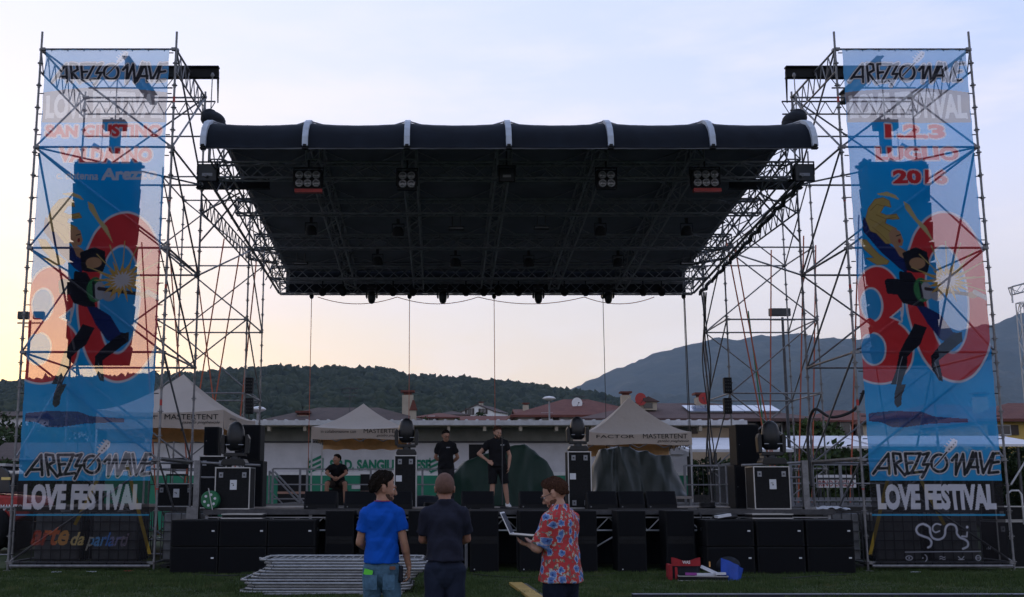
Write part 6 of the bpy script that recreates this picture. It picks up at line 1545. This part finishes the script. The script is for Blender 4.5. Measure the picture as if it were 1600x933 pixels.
# ------------------------------------------------------------------ people
HSC = 1.09
def V3(*a): return Vector(a)
def limb(m, p0, p1, r0, r1, flat=1.0, n=16, cap0=True, cap1=True, ref=None):
    """tapered limb; flat squashes it front to back; open ends stay flat for cuffs and hems"""
    p0 = Vector(p0); p1 = Vector(p1); d = (p1 - p0); L = d.length; d.normalize()
    a = Vector(ref) if ref else Vector((1, 0, 0))
    a = a - d * a.dot(d)
    if a.length < .1: a = Vector((0, 1, 0)) - d * d.y
    a.normalize(); b = d.cross(a).normalized()
    rings = []
    if cap0:
        for k in range(1, 5): t = PI / 2 * (1 - k / 5); rings.append((-math.sin(t) * r0 * .9, r0 * math.cos(t)))
    for k in range(9): f = k / 8; rings.append((L * f, r0 * (1 - f) + r1 * f))
    if cap1:
        for k in range(1, 5): t = PI / 2 * k / 5; rings.append((L + math.sin(t) * r1 * .9, r1 * math.cos(t)))
    vs = [p0 + d * h + a * (r * math.cos(2 * PI * i / n)) + b * (r * flat * math.sin(2 * PI * i / n)) for h, r in rings for i in range(n)]
    q = len(rings); fs = [(j * n + i, j * n + (i + 1) % n, (j + 1) * n + (i + 1) % n, (j + 1) * n + i) for j in range(q - 1) for i in range(n)]
    fs += [tuple(reversed(range(n))), tuple(range((q - 1) * n, q * n))]
    m.add(vs, fs, True)
def voxel(m, name, mat, parent, size, smooth=3, crease=None, loc=None):
    me = m.mesh(name); o = bpy.data.objects.new(name, me); COL.objects.link(o)
    import bmesh
    bm = bmesh.new(); bm.from_mesh(me); bmesh.ops.recalc_face_normals(bm, faces=bm.faces); bm.to_mesh(me); bm.free()
    r = o.modifiers.new('r', 'REMESH'); r.mode = 'VOXEL'; r.voxel_size = size; r.use_smooth_shade = True
    if smooth: s = o.modifiers.new('s', 'SMOOTH'); s.iterations = smooth; s.factor = .5
    new = evaluated(o); bpy.data.objects.remove(o); bpy.data.meshes.remove(me)
    if crease:
        n = len(new.vertices); co = np.empty(n * 3); new.vertices.foreach_get('co', co); co = co.reshape(-1, 3); no = np.empty(n * 3)
        new.vertex_normals.foreach_get('vector', no) if hasattr(new, 'vertex_normals') else None
        no = no.reshape(-1, 3); amp, sd = crease; x, y, z = co.T
        f = np.sin(z * 31 + x * 17 + sd + 2.2 * np.sin(x * 13 + y * 9 + sd)) * .5 + np.sin(x * 27 - z * 13 + y * 21 + 1.7 * np.sin(z * 11 + sd)) * .5
        g_ = vnoise(x * 9 + 40 + sd, z * 7 + y * 6 + 40, 3, 3) - .5
        d_ = np.abs(((z * 5.5 + x * 3.2 * np.sign(y + .001) + .5 * np.sin(x * 14 + sd) + sd) % 1) - .5) * 2; co += no * (amp * (f * .4 + g_ * 1.8 + (d_ - .5) * .9))[:, None]; new.vertices.foreach_set('co', co.ravel())
    new.name = name; new.materials.clear(); new.materials.append(mat); new.polygons.foreach_set('use_smooth', [True] * len(new.polygons)); new.update()
    o = bpy.data.objects.new(name, new); COL.objects.link(o); o.parent = parent
    if loc: o.location = loc
    return o
def hand(m, w, d, th, nrm, curl=.5, s=1.0):
    """w wrist, d direction of the hand, th towards the thumb side, nrm out of the palm"""
    w, d, th, nrm = Vector(w), Vector(d).normalized(), Vector(th).normalized(), Vector(nrm).normalized()
    for k in range(5):
        o = (k - 2) * .0165 * s; limb(m, w + th * o * .7 + d * .005, w + th * o + d * .075 * s, .0165 * s, .015 * s, 1, 10)
    for k, ln in enumerate((.072, .082, .077, .060)):
        o = (1.5 - k) * .0215 * s; p = w + th * o + d * .085 * s; dd = d.copy(); c = curl * (1 + .12 * k)
        for seg, f in enumerate((.42, .32, .26)):
            ang = c * (.8 if seg == 0 else 1.0); dd = (dd * math.cos(ang) + nrm * math.sin(ang)).normalized(); 
            q = p + dd * ln * f * s; limb(m, p, q, (.0088 - .0008 * seg) * s, (.0082 - .0008 * seg) * s, 1, 8); p = q
            nrm_ = nrm
    p = w + th * .032 * s + d * .02 * s; dd = (d * .75 + th * .6 + nrm * .25).normalized()
    for ln, r_ in ((.045, .0115), (.032, .0095), (.024, .0085)):
        q = p + dd * ln * s; limb(m, p, q, r_ * s, r_ * .93 * s, 1, 8); p = q; dd = (dd + d * .35 + nrm * .25).normalized()
def skin_mat(name, c):
    m = material(name, c, .55, 0, .35, noise=(9, .10), bump=(45, .15)); b = m.node_tree.nodes['Principled BSDF']; b.inputs['Subsurface Weight'].default_value = .08; b.inputs['Subsurface Scale'].default_value = .02
    return m
M['skin_a'] = skin_mat('skin_tanned', (.36, .19, .125)); M['skin_b'] = skin_mat('skin_fair', (.42, .235, .165)); M['skin_c'] = skin_mat('skin_ruddy', (.33, .165, .115))
def cloth(name, c, fr=.10, sc=5): return material(name, c, .85, 0, .15, noise=(sc, fr), bump=(7, .35))
M['tee_blue'] = cloth('blue_cotton', (.004, .075, .42)); M['tee_navy'] = cloth('navy_cotton', (.018, .020, .034)); M['tee_black'] = cloth('black_cotton', (.010, .010, .012))
M['denim'] = material('blue_denim', (.07, .14, .21), .9, 0, .15, noise=(4, .45), bump=(30, .3)); M['short_navy'] = cloth('navy_shorts', (.018, .024, .045)); M['trouser_dark'] = cloth('dark_trousers', (.008, .012, .026)); M['trouser_grey'] = cloth('grey_trousers', (.028, .028, .032)); M['short_khaki'] = cloth('brown_shorts', (.05, .04, .032))
def hair_mat(name, c): return material(name, c, .85, 0, .1, noise=(60, .6), bump=(70, .9))
M['hair_dark'] = hair_mat('dark_hair', (.018, .013, .010)); M['hair_brown'] = hair_mat('brown_hair', (.075, .035, .022)); M['hair_stubble'] = material('hair_stubble', (.13, .07, .052), .7, 0, .2, noise=(30, .2)); M['beard_dark'] = material('short_beard', (.075, .045, .033), .9, 0, .1, noise=(60, .4)); M['beard_brown'] = material('brown_beard', (.11, .055, .038), .9, 0, .1, noise=(60, .4))
def floral():
    m = bpy.data.materials.new('floral_cotton'); m.use_nodes = True; nt = m.node_tree; b = nt.nodes['Principled BSDF']; b.inputs['Roughness'].default_value = .85; b.inputs['Specular IOR Level'].default_value = .15
    N = nt.nodes.new; L = nt.links.new; t = N('ShaderNodeTexCoord'); sx = N('ShaderNodeSeparateXYZ'); L(t.outputs['Object'], sx.inputs[0])
    # wrap the print round the body: angle and height
    at2 = N('ShaderNodeMath'); at2.operation = 'ARCTAN2'; L(sx.outputs[0], at2.inputs[0]); L(sx.outputs[1], at2.inputs[1])
    mu = N('ShaderNodeMath'); mu.operation = 'MULTIPLY'; L(at2.outputs[0], mu.inputs[0]); mu.inputs[1].default_value = .2
    cb_ = N('ShaderNodeCombineXYZ'); L(mu.outputs[0], cb_.inputs[0]); L(sx.outputs[2], cb_.inputs[1])
    ns = N('ShaderNodeTexNoise'); ns.inputs['Scale'].default_value = 38; L(cb_.outputs[0], ns.inputs[0]); ns.inputs['Detail'].default_value = 2
    vm = N('ShaderNodeVectorMath'); vm.operation = 'MULTIPLY_ADD'; L(ns.outputs['Color'], vm.inputs[0]); vm.inputs[1].default_value = (.06, .06, 0); L(cb_.outputs[0], vm.inputs[2])
    def layer(scale, r0, stops, rnd=.85, off=(0, 0, 0)):
        mp_ = N('ShaderNodeMapping'); L(vm.outputs[0], mp_.inputs[0]); mp_.inputs['Location'].default_value = off
        v = N('ShaderNodeTexVoronoi'); v.voronoi_dimensions = '2D'; v.inputs['Scale'].default_value = scale; v.inputs['Randomness'].default_value = rnd; L(mp_.outputs[0], v.inputs['Vector'])
        r = N('ShaderNodeValToRGB'); L(v.outputs['Distance'], r.inputs[0]); e = r.color_ramp.elements; r.color_ramp.interpolation = 'CONSTANT'
        while len(e) > 1: e.remove(e[0])
        e[0].position = 0; e[0].color = (*stops[0][1], 1)
        for p_, c_ in stops[1:]: q = e.new(p_); q.color = (*c_, 1)
        k = N('ShaderNodeMath'); k.operation = 'LESS_THAN'; L(v.outputs['Distance'], k.inputs[0]); k.inputs[1].default_value = r0
        return r.outputs[0], k.outputs[0]
    base = (.42, .045, .05); col = None
    def mix(f, a, b_):
        x = N('ShaderNodeMix'); x.data_type = 'RGBA'; L(f, x.inputs[0])
        if isinstance(a, tuple): x.inputs[6].default_value = (*a, 1)
        else: L(a, x.inputs[6])
        if isinstance(b_, tuple): x.inputs[7].default_value = (*b_, 1)
        else: L(b_, x.inputs[7])
        return x.outputs[2]
    c1, k1 = layer(24, .22, [(0, (.10, .13, .12)), (.15, (.16, .16, .12))], 1, (.3, .1, 0)); col = mix(k1, base, c1)
    c2, k2 = layer(15, .22, [(0, (.55, .50, .42)), (.08, (.10, .12, .2)), (.13, (.45, .42, .38)), (.18, (.5, .32, .12))], 1, (.7, .4, 0)); col = mix(k2, col, c2)
    c3, k3 = layer(9.2, .30, [(0, (.03, .05, .16)), (.07, (.08, .15, .36)), (.17, (.13, .22, .45)), (.25, (.40, .42, .50))], .9, (.05, .02, 0)); col = mix(k3, col, c3)
    L(col, b.inputs['Base Color'])
    n2 = N('ShaderNodeTexNoise'); n2.inputs['Scale'].default_value = 7; L(t.outputs['Object'], n2.inputs[0]); bp = N('ShaderNodeBump'); bp.inputs['Strength'].default_value = .35; bp.inputs['Distance'].default_value = .05; L(n2.outputs[0], bp.inputs['Height']); L(bp.outputs[0], b.inputs['Normal'])
    return m
M['floral'] = floral()

def human(label, loc, yaw, H, P, vox=.0085):
    """P: pose and clothes; local frame faces +y, right side is +x"""
    HSC = P.get('head', 1.09)
    t = thing('person', label, 'person', loc, yaw); s = H / 1.76; t.scale = (s * P.get('narrow', 1), s, s)
    g = P.get('girth', 1.0); lean = P.get('lean', 0); base = P.get('hip_z', .94)
    dz = base - .94
    def T(x, y, z):                      # trunk point, leaning forward about the hips
        h = z - .94; return V3(x, y + h * math.sin(lean), .94 + dz + h * math.cos(lean))
    sk = P['skin']; B = MB()
    def trunk(m, e=0.0, hem=None, top=None):
        limb(m, T(-.05 * g, 0, .92), T(.05 * g, 0, .92), .115 * g + e, .115 * g + e, .86)
        limb(m, T(0, .005, .98), T(0, .01, 1.2), .148 * g + e, .150 * g + e, .74)
        limb(m, T(0, .0, 1.18), T(0, -.005, 1.34), .158 * g + e, .165 * g + e, .66)
        limb(m, T(0, -.01, 1.28), T(0, -.012, 1.40), .15 * g + e, .12 * g + e, .62)
        limb(m, T(-.135 * g, -.01, 1.405), T(.135 * g, -.01, 1.405), .062 + e, .062 + e, 1.0)
        limb(m, T(-.10, -.012, 1.43), T(0, -.012, 1.478), .045 + e, .055 + e); limb(m, T(.10, -.012, 1.43), T(0, -.012, 1.478), .045 + e, .055 + e)
    trunk(B)
    nk = P.get('nod', 0); hy = P.get('head_yaw', 0); tw = P.get('head_tilt', 0)
    nb = T(0, -.012, 1.45); hc = T(0, .024 + .05 * math.sin(nk), 1.617 - .015 * abs(math.sin(nk)))
    limb(B, nb, hc + V3(0, -.018, -.05), .068, .060)
    HM = Matrix.Rotation(hy, 3, 'Z') @ Matrix.Rotation(tw, 3, 'Y') @ Matrix.Rotation(-nk, 3, 'X')
    def h(x, y, z): return hc + HM @ (V3(x, y, z) * HSC)
    def hb(m, c, r, n=18, mm=12):
        k = MB(); k.ball((0, 0, 0), r, n, mm); m.add([h(*(Vector(v) + Vector(c))) for v in k.v], k.f, True)
    hb(B, (0, -.012, .035), (.077, .096, .088)); hb(B, (0, .018, -.005), (.068, .078, .085)); hb(B, (0, .036, -.062), (.050, .052, .048)); hb(B, (0, .066, -.088), (.024, .018, .017))
    hb(B, (0, .093, .028), (.046, .014, .012)); limb(B, h(0, .093, .022), h(0, .113, -.022), .0085, .0125, 1, 8); hb(B, (0, .104, -.028), (.016, .010, .008))
    hb(B, (0, .086, -.053), (.024, .011, .0055)); hb(B, (0, .084, -.064), (.021, .011, .006)); hb(B, (-.04, .066, -.02), (.02, .018, .02)); hb(B, (.04, .066, -.02), (.02, .018, .02))
    for sx in (-1, 1): hb(B, (sx * .079, -.008, .0), (.0075, .019, .031), 12, 10); hb(B, (sx * .083, -.012, .012), (.007, .014, .014), 10, 8)
    A = {}
    for sd, sx in (('L', -1), ('R', 1)):
        sh = T(sx * .160 * g, -.01, 1.395); el = V3(*P['el' + sd]); wr = V3(*P['wr' + sd]); A[sd] = (sh, el, wr)
        limb(B, sh, el, .052, .040); limb(B, el, el.lerp(wr, .35), .041, .042); limb(B, el.lerp(wr, .3), wr, .041, .027, .85)
        d = (wr - el).normalized(); hd = V3(*P.get('hd' + sd, d)); th = V3(*P.get('th' + sd, (0, 1, 0))); nm = V3(*P.get('nm' + sd, (-sx, 0, 0)))
        th = (th - hd.normalized() * th.dot(hd.normalized())).normalized(); nm = hd.normalized().cross(th) * (1 if hd.normalized().cross(th).dot(nm) > 0 else -1)
        hand(B, wr, hd, th, nm, P.get('curl' + sd, .45))
    Lg = {}
    for sd, sx in (('L', -1), ('R', 1)):
        hp = V3(sx * .092 * g, 0, .90 + dz); kn = V3(*P.get('kn' + sd, (sx * .105, .015, .50))); an = V3(*P.get('an' + sd, (sx * .115, -.02, .085))); Lg[sd] = (hp, kn, an)
        limb(B, hp, kn, .088 * g, .056); limb(B, kn, kn.lerp(an, .4), .056, .057); limb(B, kn.lerp(an, .35), an, .056, .038); limb(B, an + V3(0, -.02, -.03), an + V3(sx * .02, .13, -.05), .036, .028, .8)
    o = voxel(B, 'body', sk, t, vox, 2)
    # eyes
    for sx in (-1, 1):
        m = MB(); m.ball((0, 0, 0), .0095, 12, 8); m.v = [tuple(h(sx * .031, .0815, .010) + Vector(v)) for v in m.v]; e = m.build('eye', M['label_white'], t)
        m = MB(); m.ball((0, 0, 0), .0055, 10, 6); m.v = [tuple(h(sx * .031, .0875, .010) + Vector(v)) for v in m.v]; m.build('iris', M['black'], e)
        m = MB(); hb(m, (sx * .031, .094, .031), (.017, .005, .004), 10, 6); m.build('eyebrow', P.get('hair_mat', M['hair_dark']), t)
    # hair
    hk = P.get('hair', 'short')
    if hk:
        m = MB(); n = 64; q = 40
        rr = P.get('hair_vol', .012); front = P.get('hairline', .062)
        def fn(u, v):
            a = 2 * PI * u; ph = PI * .5 - v * PI * .78
            lim = -.2
            x = math.cos(a) * math.cos(ph); y = math.sin(a) * math.cos(ph); z = math.sin(ph)
            # lower edge: high at the forehead, low at the nape
            fz = .55 if y > .35 else (.12 if y > -.15 else -.62)
            t_ = min(max((y + .35) / .9, 0), 1); yy = y + .05 * math.sin(z * 9)
            fz = np.interp(yy, (-1, -.45, -.30, -.18, .12, .2, .34, .42, .75, 1), (-.72, -.66, -.45, .05, .12, -.18, -.12, .30, .60, .66))
            if z < fz:
                z = fz; k_ = math.sqrt(max(0, 1 - z * z)); l = math.hypot(x, y) or 1; x, y = x / l * k_, y / l * k_; e_ = -.004
            elif rr < .008: e_ = rr
            else: e_ = rr * (.55 + .3 * math.sin(a * 9 + v * 14) + .35 * math.sin(a * 23 + v * 31) * math.sin(v * 19 + a * 5)) * (1 + .9 * max(0, z) * max(0, y)) * min(1, (z - fz) * 5 + .25)
            return tuple(h(x * (.077 + e_), -.012 + y * (.096 + e_), .030 + z * (.090 + e_ * 1.35)))
        m.grid(fn, n, q); m.build('hair', P.get('hair_mat', M['hair_dark']), t)
    if P.get('beard'):
        m = MB(); hb(m, (0, .0375, -.0625), (.0515, .0525, .0485), 16, 10); hb(m, (0, .067, -.088), (.0255, .019, .0185)); hb(m, (-.050, .02, -.035), (.014, .035, .042), 10, 8); hb(m, (.050, .02, -.035), (.014, .035, .042), 10, 8); voxel(m, 'beard', P['beard'], t, .006, 1)
    if P.get('glasses'):
        m = MB()
        for sx in (-1, 1):
            m.path([h(sx * .031 + .02 * math.cos(a * PI / 6), .103, .010 + .016 * math.sin(a * PI / 6)) for a in range(13)], .0028, 6); m.path([h(sx * .051, .102, .014), h(sx * .077, .06, .014), h(sx * .082, .0, .012)], .0025, 6)
        m.path([h(-.011, .105, .012), h(.011, .105, .012)], .0025, 6); m.build('glasses', M['black_gloss'], t)
    # shirt
    sp = P['shirt']; S = MB(); e = sp.get('e', .016); hem = sp.get('hem', .90)
    limb(S, T(0, -.005, 1.12), T(0, .0, hem), .156 * g + e, sp.get('hr', .178) * g + e, .80, 22, True, False)
    limb(S, T(0, .0, 1.18), T(0, -.005, 1.34), .16 * g + e, .167 * g + e, .70, 22); limb(S, T(0, -.01, 1.28), T(0, -.012, 1.40), .152 * g + e, .12 * g + e, .66, 22)
    limb(S, T(-.122 * g, -.01, 1.405), T(.122 * g, -.01, 1.405), .060 + e, .060 + e)
    for sx in (-1, 1): limb(S, T(sx * .11, -.012, 1.43), T(0, -.012, 1.472), .045 + e, .052 + e, 1, 12, True, True)
    limb(S, T(0, -.012, 1.44), T(0, -.006, 1.508 + sp.get('collar', 0)), .084, .078 + sp.get('collar', 0) * .3, 1, 16, True, False)
    for sd, sx in (('L', -1), ('R', 1)):
        sh, el, wr = A[sd]; f = sp.get('sleeve', .62); limb(S, sh, sh.lerp(el, f) if f <= 1 else el, .062 + e * .8, .058 + e, .95, 18, True, f > 1)
        if f > 1: limb(S, el, el.lerp(wr, f - 1), .052 + e, .045 + e, 1, 18, True, False)
    so = voxel(S, 'shirt', sp['mat'], t, vox, 3, (sp.get('fold', .008), sp.get('seed', 1)))
    # trousers or shorts
    tp_ = P['trousers']; K = MB(); e = .014
    limb(K, T(-.055 * g, 0, .92), T(.055 * g, 0, .92), .118 * g + e, .118 * g + e, .86); limb(K, T(0, 0, .98), T(0, 0, .88), .150 * g + e * .6, .155 * g + e, .78)
    for sd, sx in (('L', -1), ('R', 1)):
        hp, kn, an = Lg[sd]; f = tp_['len']
        if f <= 1: limb(K, hp, hp.lerp(kn, f), .094 * g + e, .080 + e, 1, 18, True, False)
        else: limb(K, hp, kn, .094 * g + e, .064 + e, 1, 18); limb(K, kn, kn.lerp(an, f - 1), .064 + e, .052 + e, 1, 18, True, False)
    voxel(K, 'trousers' if tp_['len'] > 1 else 'shorts', tp_['mat'], t, vox, 3, (.007, 3))
    for sd, sx in (('L', -1), ('R', 1)):
        hp, kn, an = Lg[sd]; m = MB(); limb(m, an + V3(0, -.035, -.045), an + V3(sx * .02, .06, -.048), .047, .05, .78); limb(m, an + V3(0, .02, -.05), an + V3(sx * .025, .16, -.056), .048, .040, .7); limb(m, an + V3(0, -.02, -.04), an + V3(0, -.015, .02), .048, .048, 1, 14, True, False)
        sh_ = voxel(m, 'shoe', P.get('shoe', M['white']), t, .01, 2)
    return t, h, A, Lg, so

# 1 blue T-shirt, seen from behind, face turned to the right
a = at(598, 760, 10.2)
b1, h1, A1, _, _ = human('man in a bright blue T-shirt and jeans, seen from behind, face turned right', (a.x, 10.2, 0), R(-4), 1.745,
    dict(head=1.22, narrow=.93, skin=M['skin_a'], head_yaw=R(-72), nod=R(6), hair_vol=.020, beard=M['beard_dark'], girth=.95,
         elL=(-.222, .0, 1.14), wrL=(-.130, .19, 1.06), hdL=(.5, .8, -.1), thL=(0, .2, 1), nmL=(1, -.3, 0), elR=(.212, -.01, 1.15), wrR=(.258, .06, .915), hdR=(-.05, .1, -1), thR=(-.2, 1, 0), nmR=(-1, -.1, 0), curlR=.6,
         shirt=dict(mat=M['tee_blue'], sleeve=.62, hem=.962, e=.013, fold=.012, seed=2), trousers=dict(mat=M['denim'], len=1.95), shoe=M['white']), .008)
m = MB(); m.box((-.115, -.132, .885), (.085, .012, .05), 0, 0, R(14)); m.build('green_cloth', material('bright_green_cloth', (.12, .65, .05), .7), b1)
m = MB(); m.box((.12, -.135, .925), (.055, .01, .028)); m.build('leather_patch', material('brown_leather', (.16, .06, .035), .6), b1)
m = MB(); m.box((.187, -.02, .865), (.04, .08, .15)); m.build('belt_pouch', M['canvas_black'], b1, bevel=.015)
m = MB()
for sx in (-.085, .085): m.box((sx, -.146, .80), (.115, .006, .13), 0, R(-6))
m.build('back_pocket', M['denim'], b1)
m = MB(); m.path([(.080 * math.cos(k * PI / 8), -.010 + .080 * math.sin(k * PI / 8), 1.512) for k in range(17)], .004, 5); m.build('red_cord', M['red'], b1)
# 2 navy polo, bald, arms folded
a = at(695, 760, 10.2)
b2, _, _, _, _ = human('broad bald man in a dark navy polo and shorts, seen from behind with folded arms', (a.x, 10.2, 0), R(2), 1.745,
    dict(head=1.20, narrow=.92, skin=M['skin_c'], hair='short', hair_mat=M['hair_stubble'], hair_vol=.005, girth=1.03, nod=R(4),
         elL=(-.222, .07, 1.165), wrL=(-.05, .235, 1.16), hdL=(1, .1, .05), thL=(0, .1, 1), nmL=(0, -1, 0), elR=(.226, .07, 1.17), wrR=(.06, .25, 1.12), hdR=(-1, .1, .1), thR=(0, 0, 1), nmR=(0, -1, 0),
         shirt=dict(mat=M['tee_navy'], sleeve=.78, hem=.985, e=.016, collar=.012, fold=.012, seed=5), trousers=dict(mat=M['short_navy'], len=.80), shoe=M['black']), .008)
# 3 floral shirt with laptop
a = at(874, 760, 9.65)
b3, _, A3, _, _ = human('man in a red and blue floral shirt and glasses looking down at a laptop', (a.x, 9.65, 0), R(52), 1.70,
    dict(head=1.15, skin=M['skin_b'], hair_mat=M['hair_brown'], hair_vol=.017, head_yaw=R(18), nod=R(24), glasses=True, beard=M['beard_brown'], girth=1.10,
         elL=(-.24, .08, 1.15), wrL=(-.10, .26, 1.17), hdL=(.35, .9, .05), thL=(-1, 0, .3), nmL=(0, .1, 1), curlL=.25, elR=(.25, .10, 1.15), wrR=(.10, .26, 1.18), hdR=(-.35, .9, .05), thR=(1, 0, .3), nmR=(0, 0, 1), curlR=.3,
         shirt=dict(mat=M['floral'], sleeve=.92, hem=.862, e=.022, hr=.190, collar=.018, fold=.008, seed=7), trousers=dict(mat=M['trouser_dark'], len=1.95), shoe=M['black']), .008)
lp = thing('laptop', 'open thin silver laptop held up by the man in the floral shirt', 'laptop', b3.matrix_world @ Vector((0, 0, 0)), R(52))
bpy.context.view_layer.update()
lp.location = (a.x + .03, 9.65, 0.135); lp.scale = (.86, .90, .95); lp.rotation_euler = (0, 0, R(80))
m = MB(); m.box((0, .39, 1.135), (.32, .22, .012), 0, R(4)); m.build('keyboard_base', M['black_gloss'], lp, bevel=.003)
m = MB(); m.box((0, .39, 1.143), (.325, .226, .005), 0, R(4)); m.build('metal_edge', M['alu'], lp)
c_ = V3(0, .54, 1.245)
m = MB(); m.box(c_, (.325, .008, .215), 0, R(-26)); m.build('lid', M['white'], lp, bevel=.002); m = MB(); m.box(c_ + V3(0, -.0055, 0), (.30, .003, .19), 0, R(-26)); m.build('screen', material('screen_off', (.02, .028, .05), .6, 0, .2), lp)
# 4, 5 on stage
a = atz(778, 25.5, SZ)
b4, h4, A4, _, _ = human('bearded man in black T-shirt and shorts on the stage, hand on hip, white shoes', (a.x, 25.5, SZ), R(184), 1.83,
    dict(skin=M['skin_b'], hair_mat=M['hair_brown'], hair_vol=.018, head_yaw=R(22), nod=R(14), beard=M['beard_dark'], girth=1.07,
         elR=(.415, -.02, 1.16), wrR=(.215, .10, 1.00), hdR=(-.7, .5, -.5), thR=(0, -.5, .9), nmR=(-.3, -.9, 0), elL=(-.272, .0, 1.12), wrL=(-.235, .08, .87), hdL=(.1, .15, -1), thL=(.2, 1, 0), nmL=(1, 0, 0),
         knR=(.115, .02, .50), anR=(.14, 0, .085), knL=(-.16, .02, .50), anL=(-.215, .0, .085),
         shirt=dict(mat=M['tee_black'], sleeve=.60, hem=.88, e=.02, fold=.012, seed=9), trousers=dict(mat=M['tee_black'], len=.98), shoe=M['white']), .010)
lettering('STAFF', lambda u, v: (-.135 + .085 * (1 - u), .151, 1.335 + .022 * v), M['label_white'], b4, bold=.02)
a = atz(697, 26.4, SZ)
b5, h5_, _, _, _ = human('man in black T-shirt and glasses on the stage, hands behind his back', (a.x, 26.4, SZ), R(172), 1.80,
    dict(skin=M['skin_a'], hair_mat=M['hair_dark'], hair_vol=.014, head_yaw=R(28), nod=R(18), glasses=True, girth=.98,
         elR=(.262, -.09, 1.13), wrR=(.10, -.19, .99), hdR=(-.9, 0, -.3), thR=(0, 0, 1), nmR=(0, 1, 0), elL=(-.262, -.09, 1.13), wrL=(-.10, -.20, .99), hdL=(.9, 0, -.3), thL=(0, 0, 1), nmL=(0, 1, 0),
         shirt=dict(mat=M['tee_black'], sleeve=.66, hem=.862, e=.022, fold=.012, seed=4), trousers=dict(mat=M['trouser_grey'], len=1.95), shoe=M['black']), .010)
lettering('STAFF', lambda u, v: (-.11 + .085 * (1 - u), .142, 1.335 + .022 * v), M['label_white'], b5, bold=.02)
# 6 seated
a = atz(527, 29.6, SZ)
b6, _, _, _, _ = human('man in black T-shirt sitting under the middle tent with hands clasped, looking left', (a.x, 29.6, SZ), R(180), 1.76,
    dict(skin=M['skin_a'], hair_mat=M['hair_dark'], hair_vol=.012, head_yaw=R(-48), nod=R(4), lean=R(24), hip_z=.56, girth=1.06,
         elR=(.265, .38, .83), wrR=(.06, .50, .70), hdR=(-.7, .5, -.4), thR=(0, .5, 1), nmR=(-.5, -1, 0), curlR=.7, elL=(-.265, .38, .83), wrL=(-.06, .51, .69), hdL=(.7, .5, -.4), thL=(0, .5, 1), nmL=(.5, -1, 0), curlL=.7,
         knR=(.235, .46, .56), anR=(.24, .46, .085), knL=(-.235, .46, .56), anL=(-.24, .46, .085),
         shirt=dict(mat=M['tee_black'], sleeve=.68, hem=.90, e=.02, fold=.009, seed=6), trousers=dict(mat=M['short_khaki'], len=.85), shoe=M['black']), .010)
t = thing('stage_box', 'black box the seated man sits on', 'box', (a.x, 29.72, SZ)); m = MB(); m.box((0, 0, .2), (.5, .42, .40)); m.build('body', M['plywood_black'], t, bevel=.01); m = MB(); m.box((0, 0, .405), (.51, .43, .015)); m.build('lid', M['black'], t)
# ------------------------------------------------------------------ cables and small clutter
def cable(label, pts, r=.012, mat='cable', group='loose cables'):
    p0 = Vector(pts[0]); t = thing('loose_cable', label, 'cable', p0, 0, group); out = []
    P_ = [Vector(p) for p in pts]
    for i in range(len(P_) - 1):
        a, b_, c, d = P_[max(i - 1, 0)], P_[i], P_[i + 1], P_[min(i + 2, len(P_) - 1)]
        for k in range(8):
            f = k / 8; out.append(.5 * (2 * b_ + (c - a) * f + (2 * a - 5 * b_ + 4 * c - d) * f * f + (3 * b_ - a - 3 * c + d) * f ** 3) - p0)
    out.append(P_[-1] - p0); m = MB(); m.path(out, r, 6); m.build('line', M[mat], t)
g0 = lambda px, D, z=.015: tuple(atz(px, D, z))
cable('black cable looping on the grass before the left subwoofers', [g0(300, 21.7), g0(340, 21.3), g0(400, 21.5), g0(430, 21.2), g0(500, 21.6), g0(560, 21.9)])
cable('black cable crossing the grass behind the yellow plank', [g0(730, 21.9), g0(770, 21.2), g0(830, 20.8), g0(880, 21.3), g0(930, 21.2), g0(960, 21.9)])
cable('black cable on the grass from the tool bag to the right subwoofers', [g0(1130, 20.6), g0(1180, 20.9), g0(1230, 20.7), g0(1280, 21.3), g0(1330, 21.6)])
for k, (a, b_, lab) in enumerate(((560, 610, 'black cable sagging over the stage edge left of the blue-shirted man'), (690, 735, 'black cable sagging over the stage edge beside the bald man'), (855, 890, 'black cable sagging over the stage edge behind the floral shirt'), (1090, 1140, 'black cable sagging over the stage edge above the red bag'))):
    cable(lab, [g0(a, 23.1, 1.22), g0(a + 6, 22.9, 1.05), g0((a + b_) / 2, 22.93, .82 - .05 * k), g0(b_ - 5, 22.9, 1.0), g0(b_, 23.1, 1.22)], .014)
for px, D, lab in ((545, 23.1, 'black cable lying along the stage edge in front of the left monitors'), (800, 23.15, 'black cable lying along the stage edge near the microphone stand'), (1000, 23.12, 'black cable lying along the stage edge before the three right monitors')):
    cable(lab, [g0(px - 50, D, SZ + .015), g0(px - 20, D + .1, SZ + .015), g0(px + 10, D - .02, SZ + .015), g0(px + 50, D + .12, SZ + .015), g0(px + 75, D, SZ + .015)], .013)
for px, D, lab in ((872, 24.6, 'coil of dark cable on the deck left of the tall case'), (675, 24.8, 'coil of dark cable on the deck behind the bald man'), (1105, 24.6, 'coil of dark cable on the deck left of the right speaker stack')):
    p = atz(px, D, SZ); t = thing('cable_coil', lab, 'cable coil', p, 0, 'coiled cables on the deck'); m = MB()
    m.path([(.17 * math.cos(k * .5) * (1 + .05 * math.sin(k * 1.7)), .17 * math.sin(k * .5), .015 + .0022 * k) for k in range(52)], .013, 6); m.build('coil', M['cable'], t)
# big cable loom hanging on the right front tower
cable('thick black cable loom slung beside the right banner', [tuple(at(1350, 610, 24.6)), tuple(at(1335, 640, 24.7)), tuple(at(1300, 652, 24.9)), tuple(at(1272, 640, 25.2)), tuple(at(1262, 680, 25.4)), tuple(at(1268, 760, 25.2))], .035)
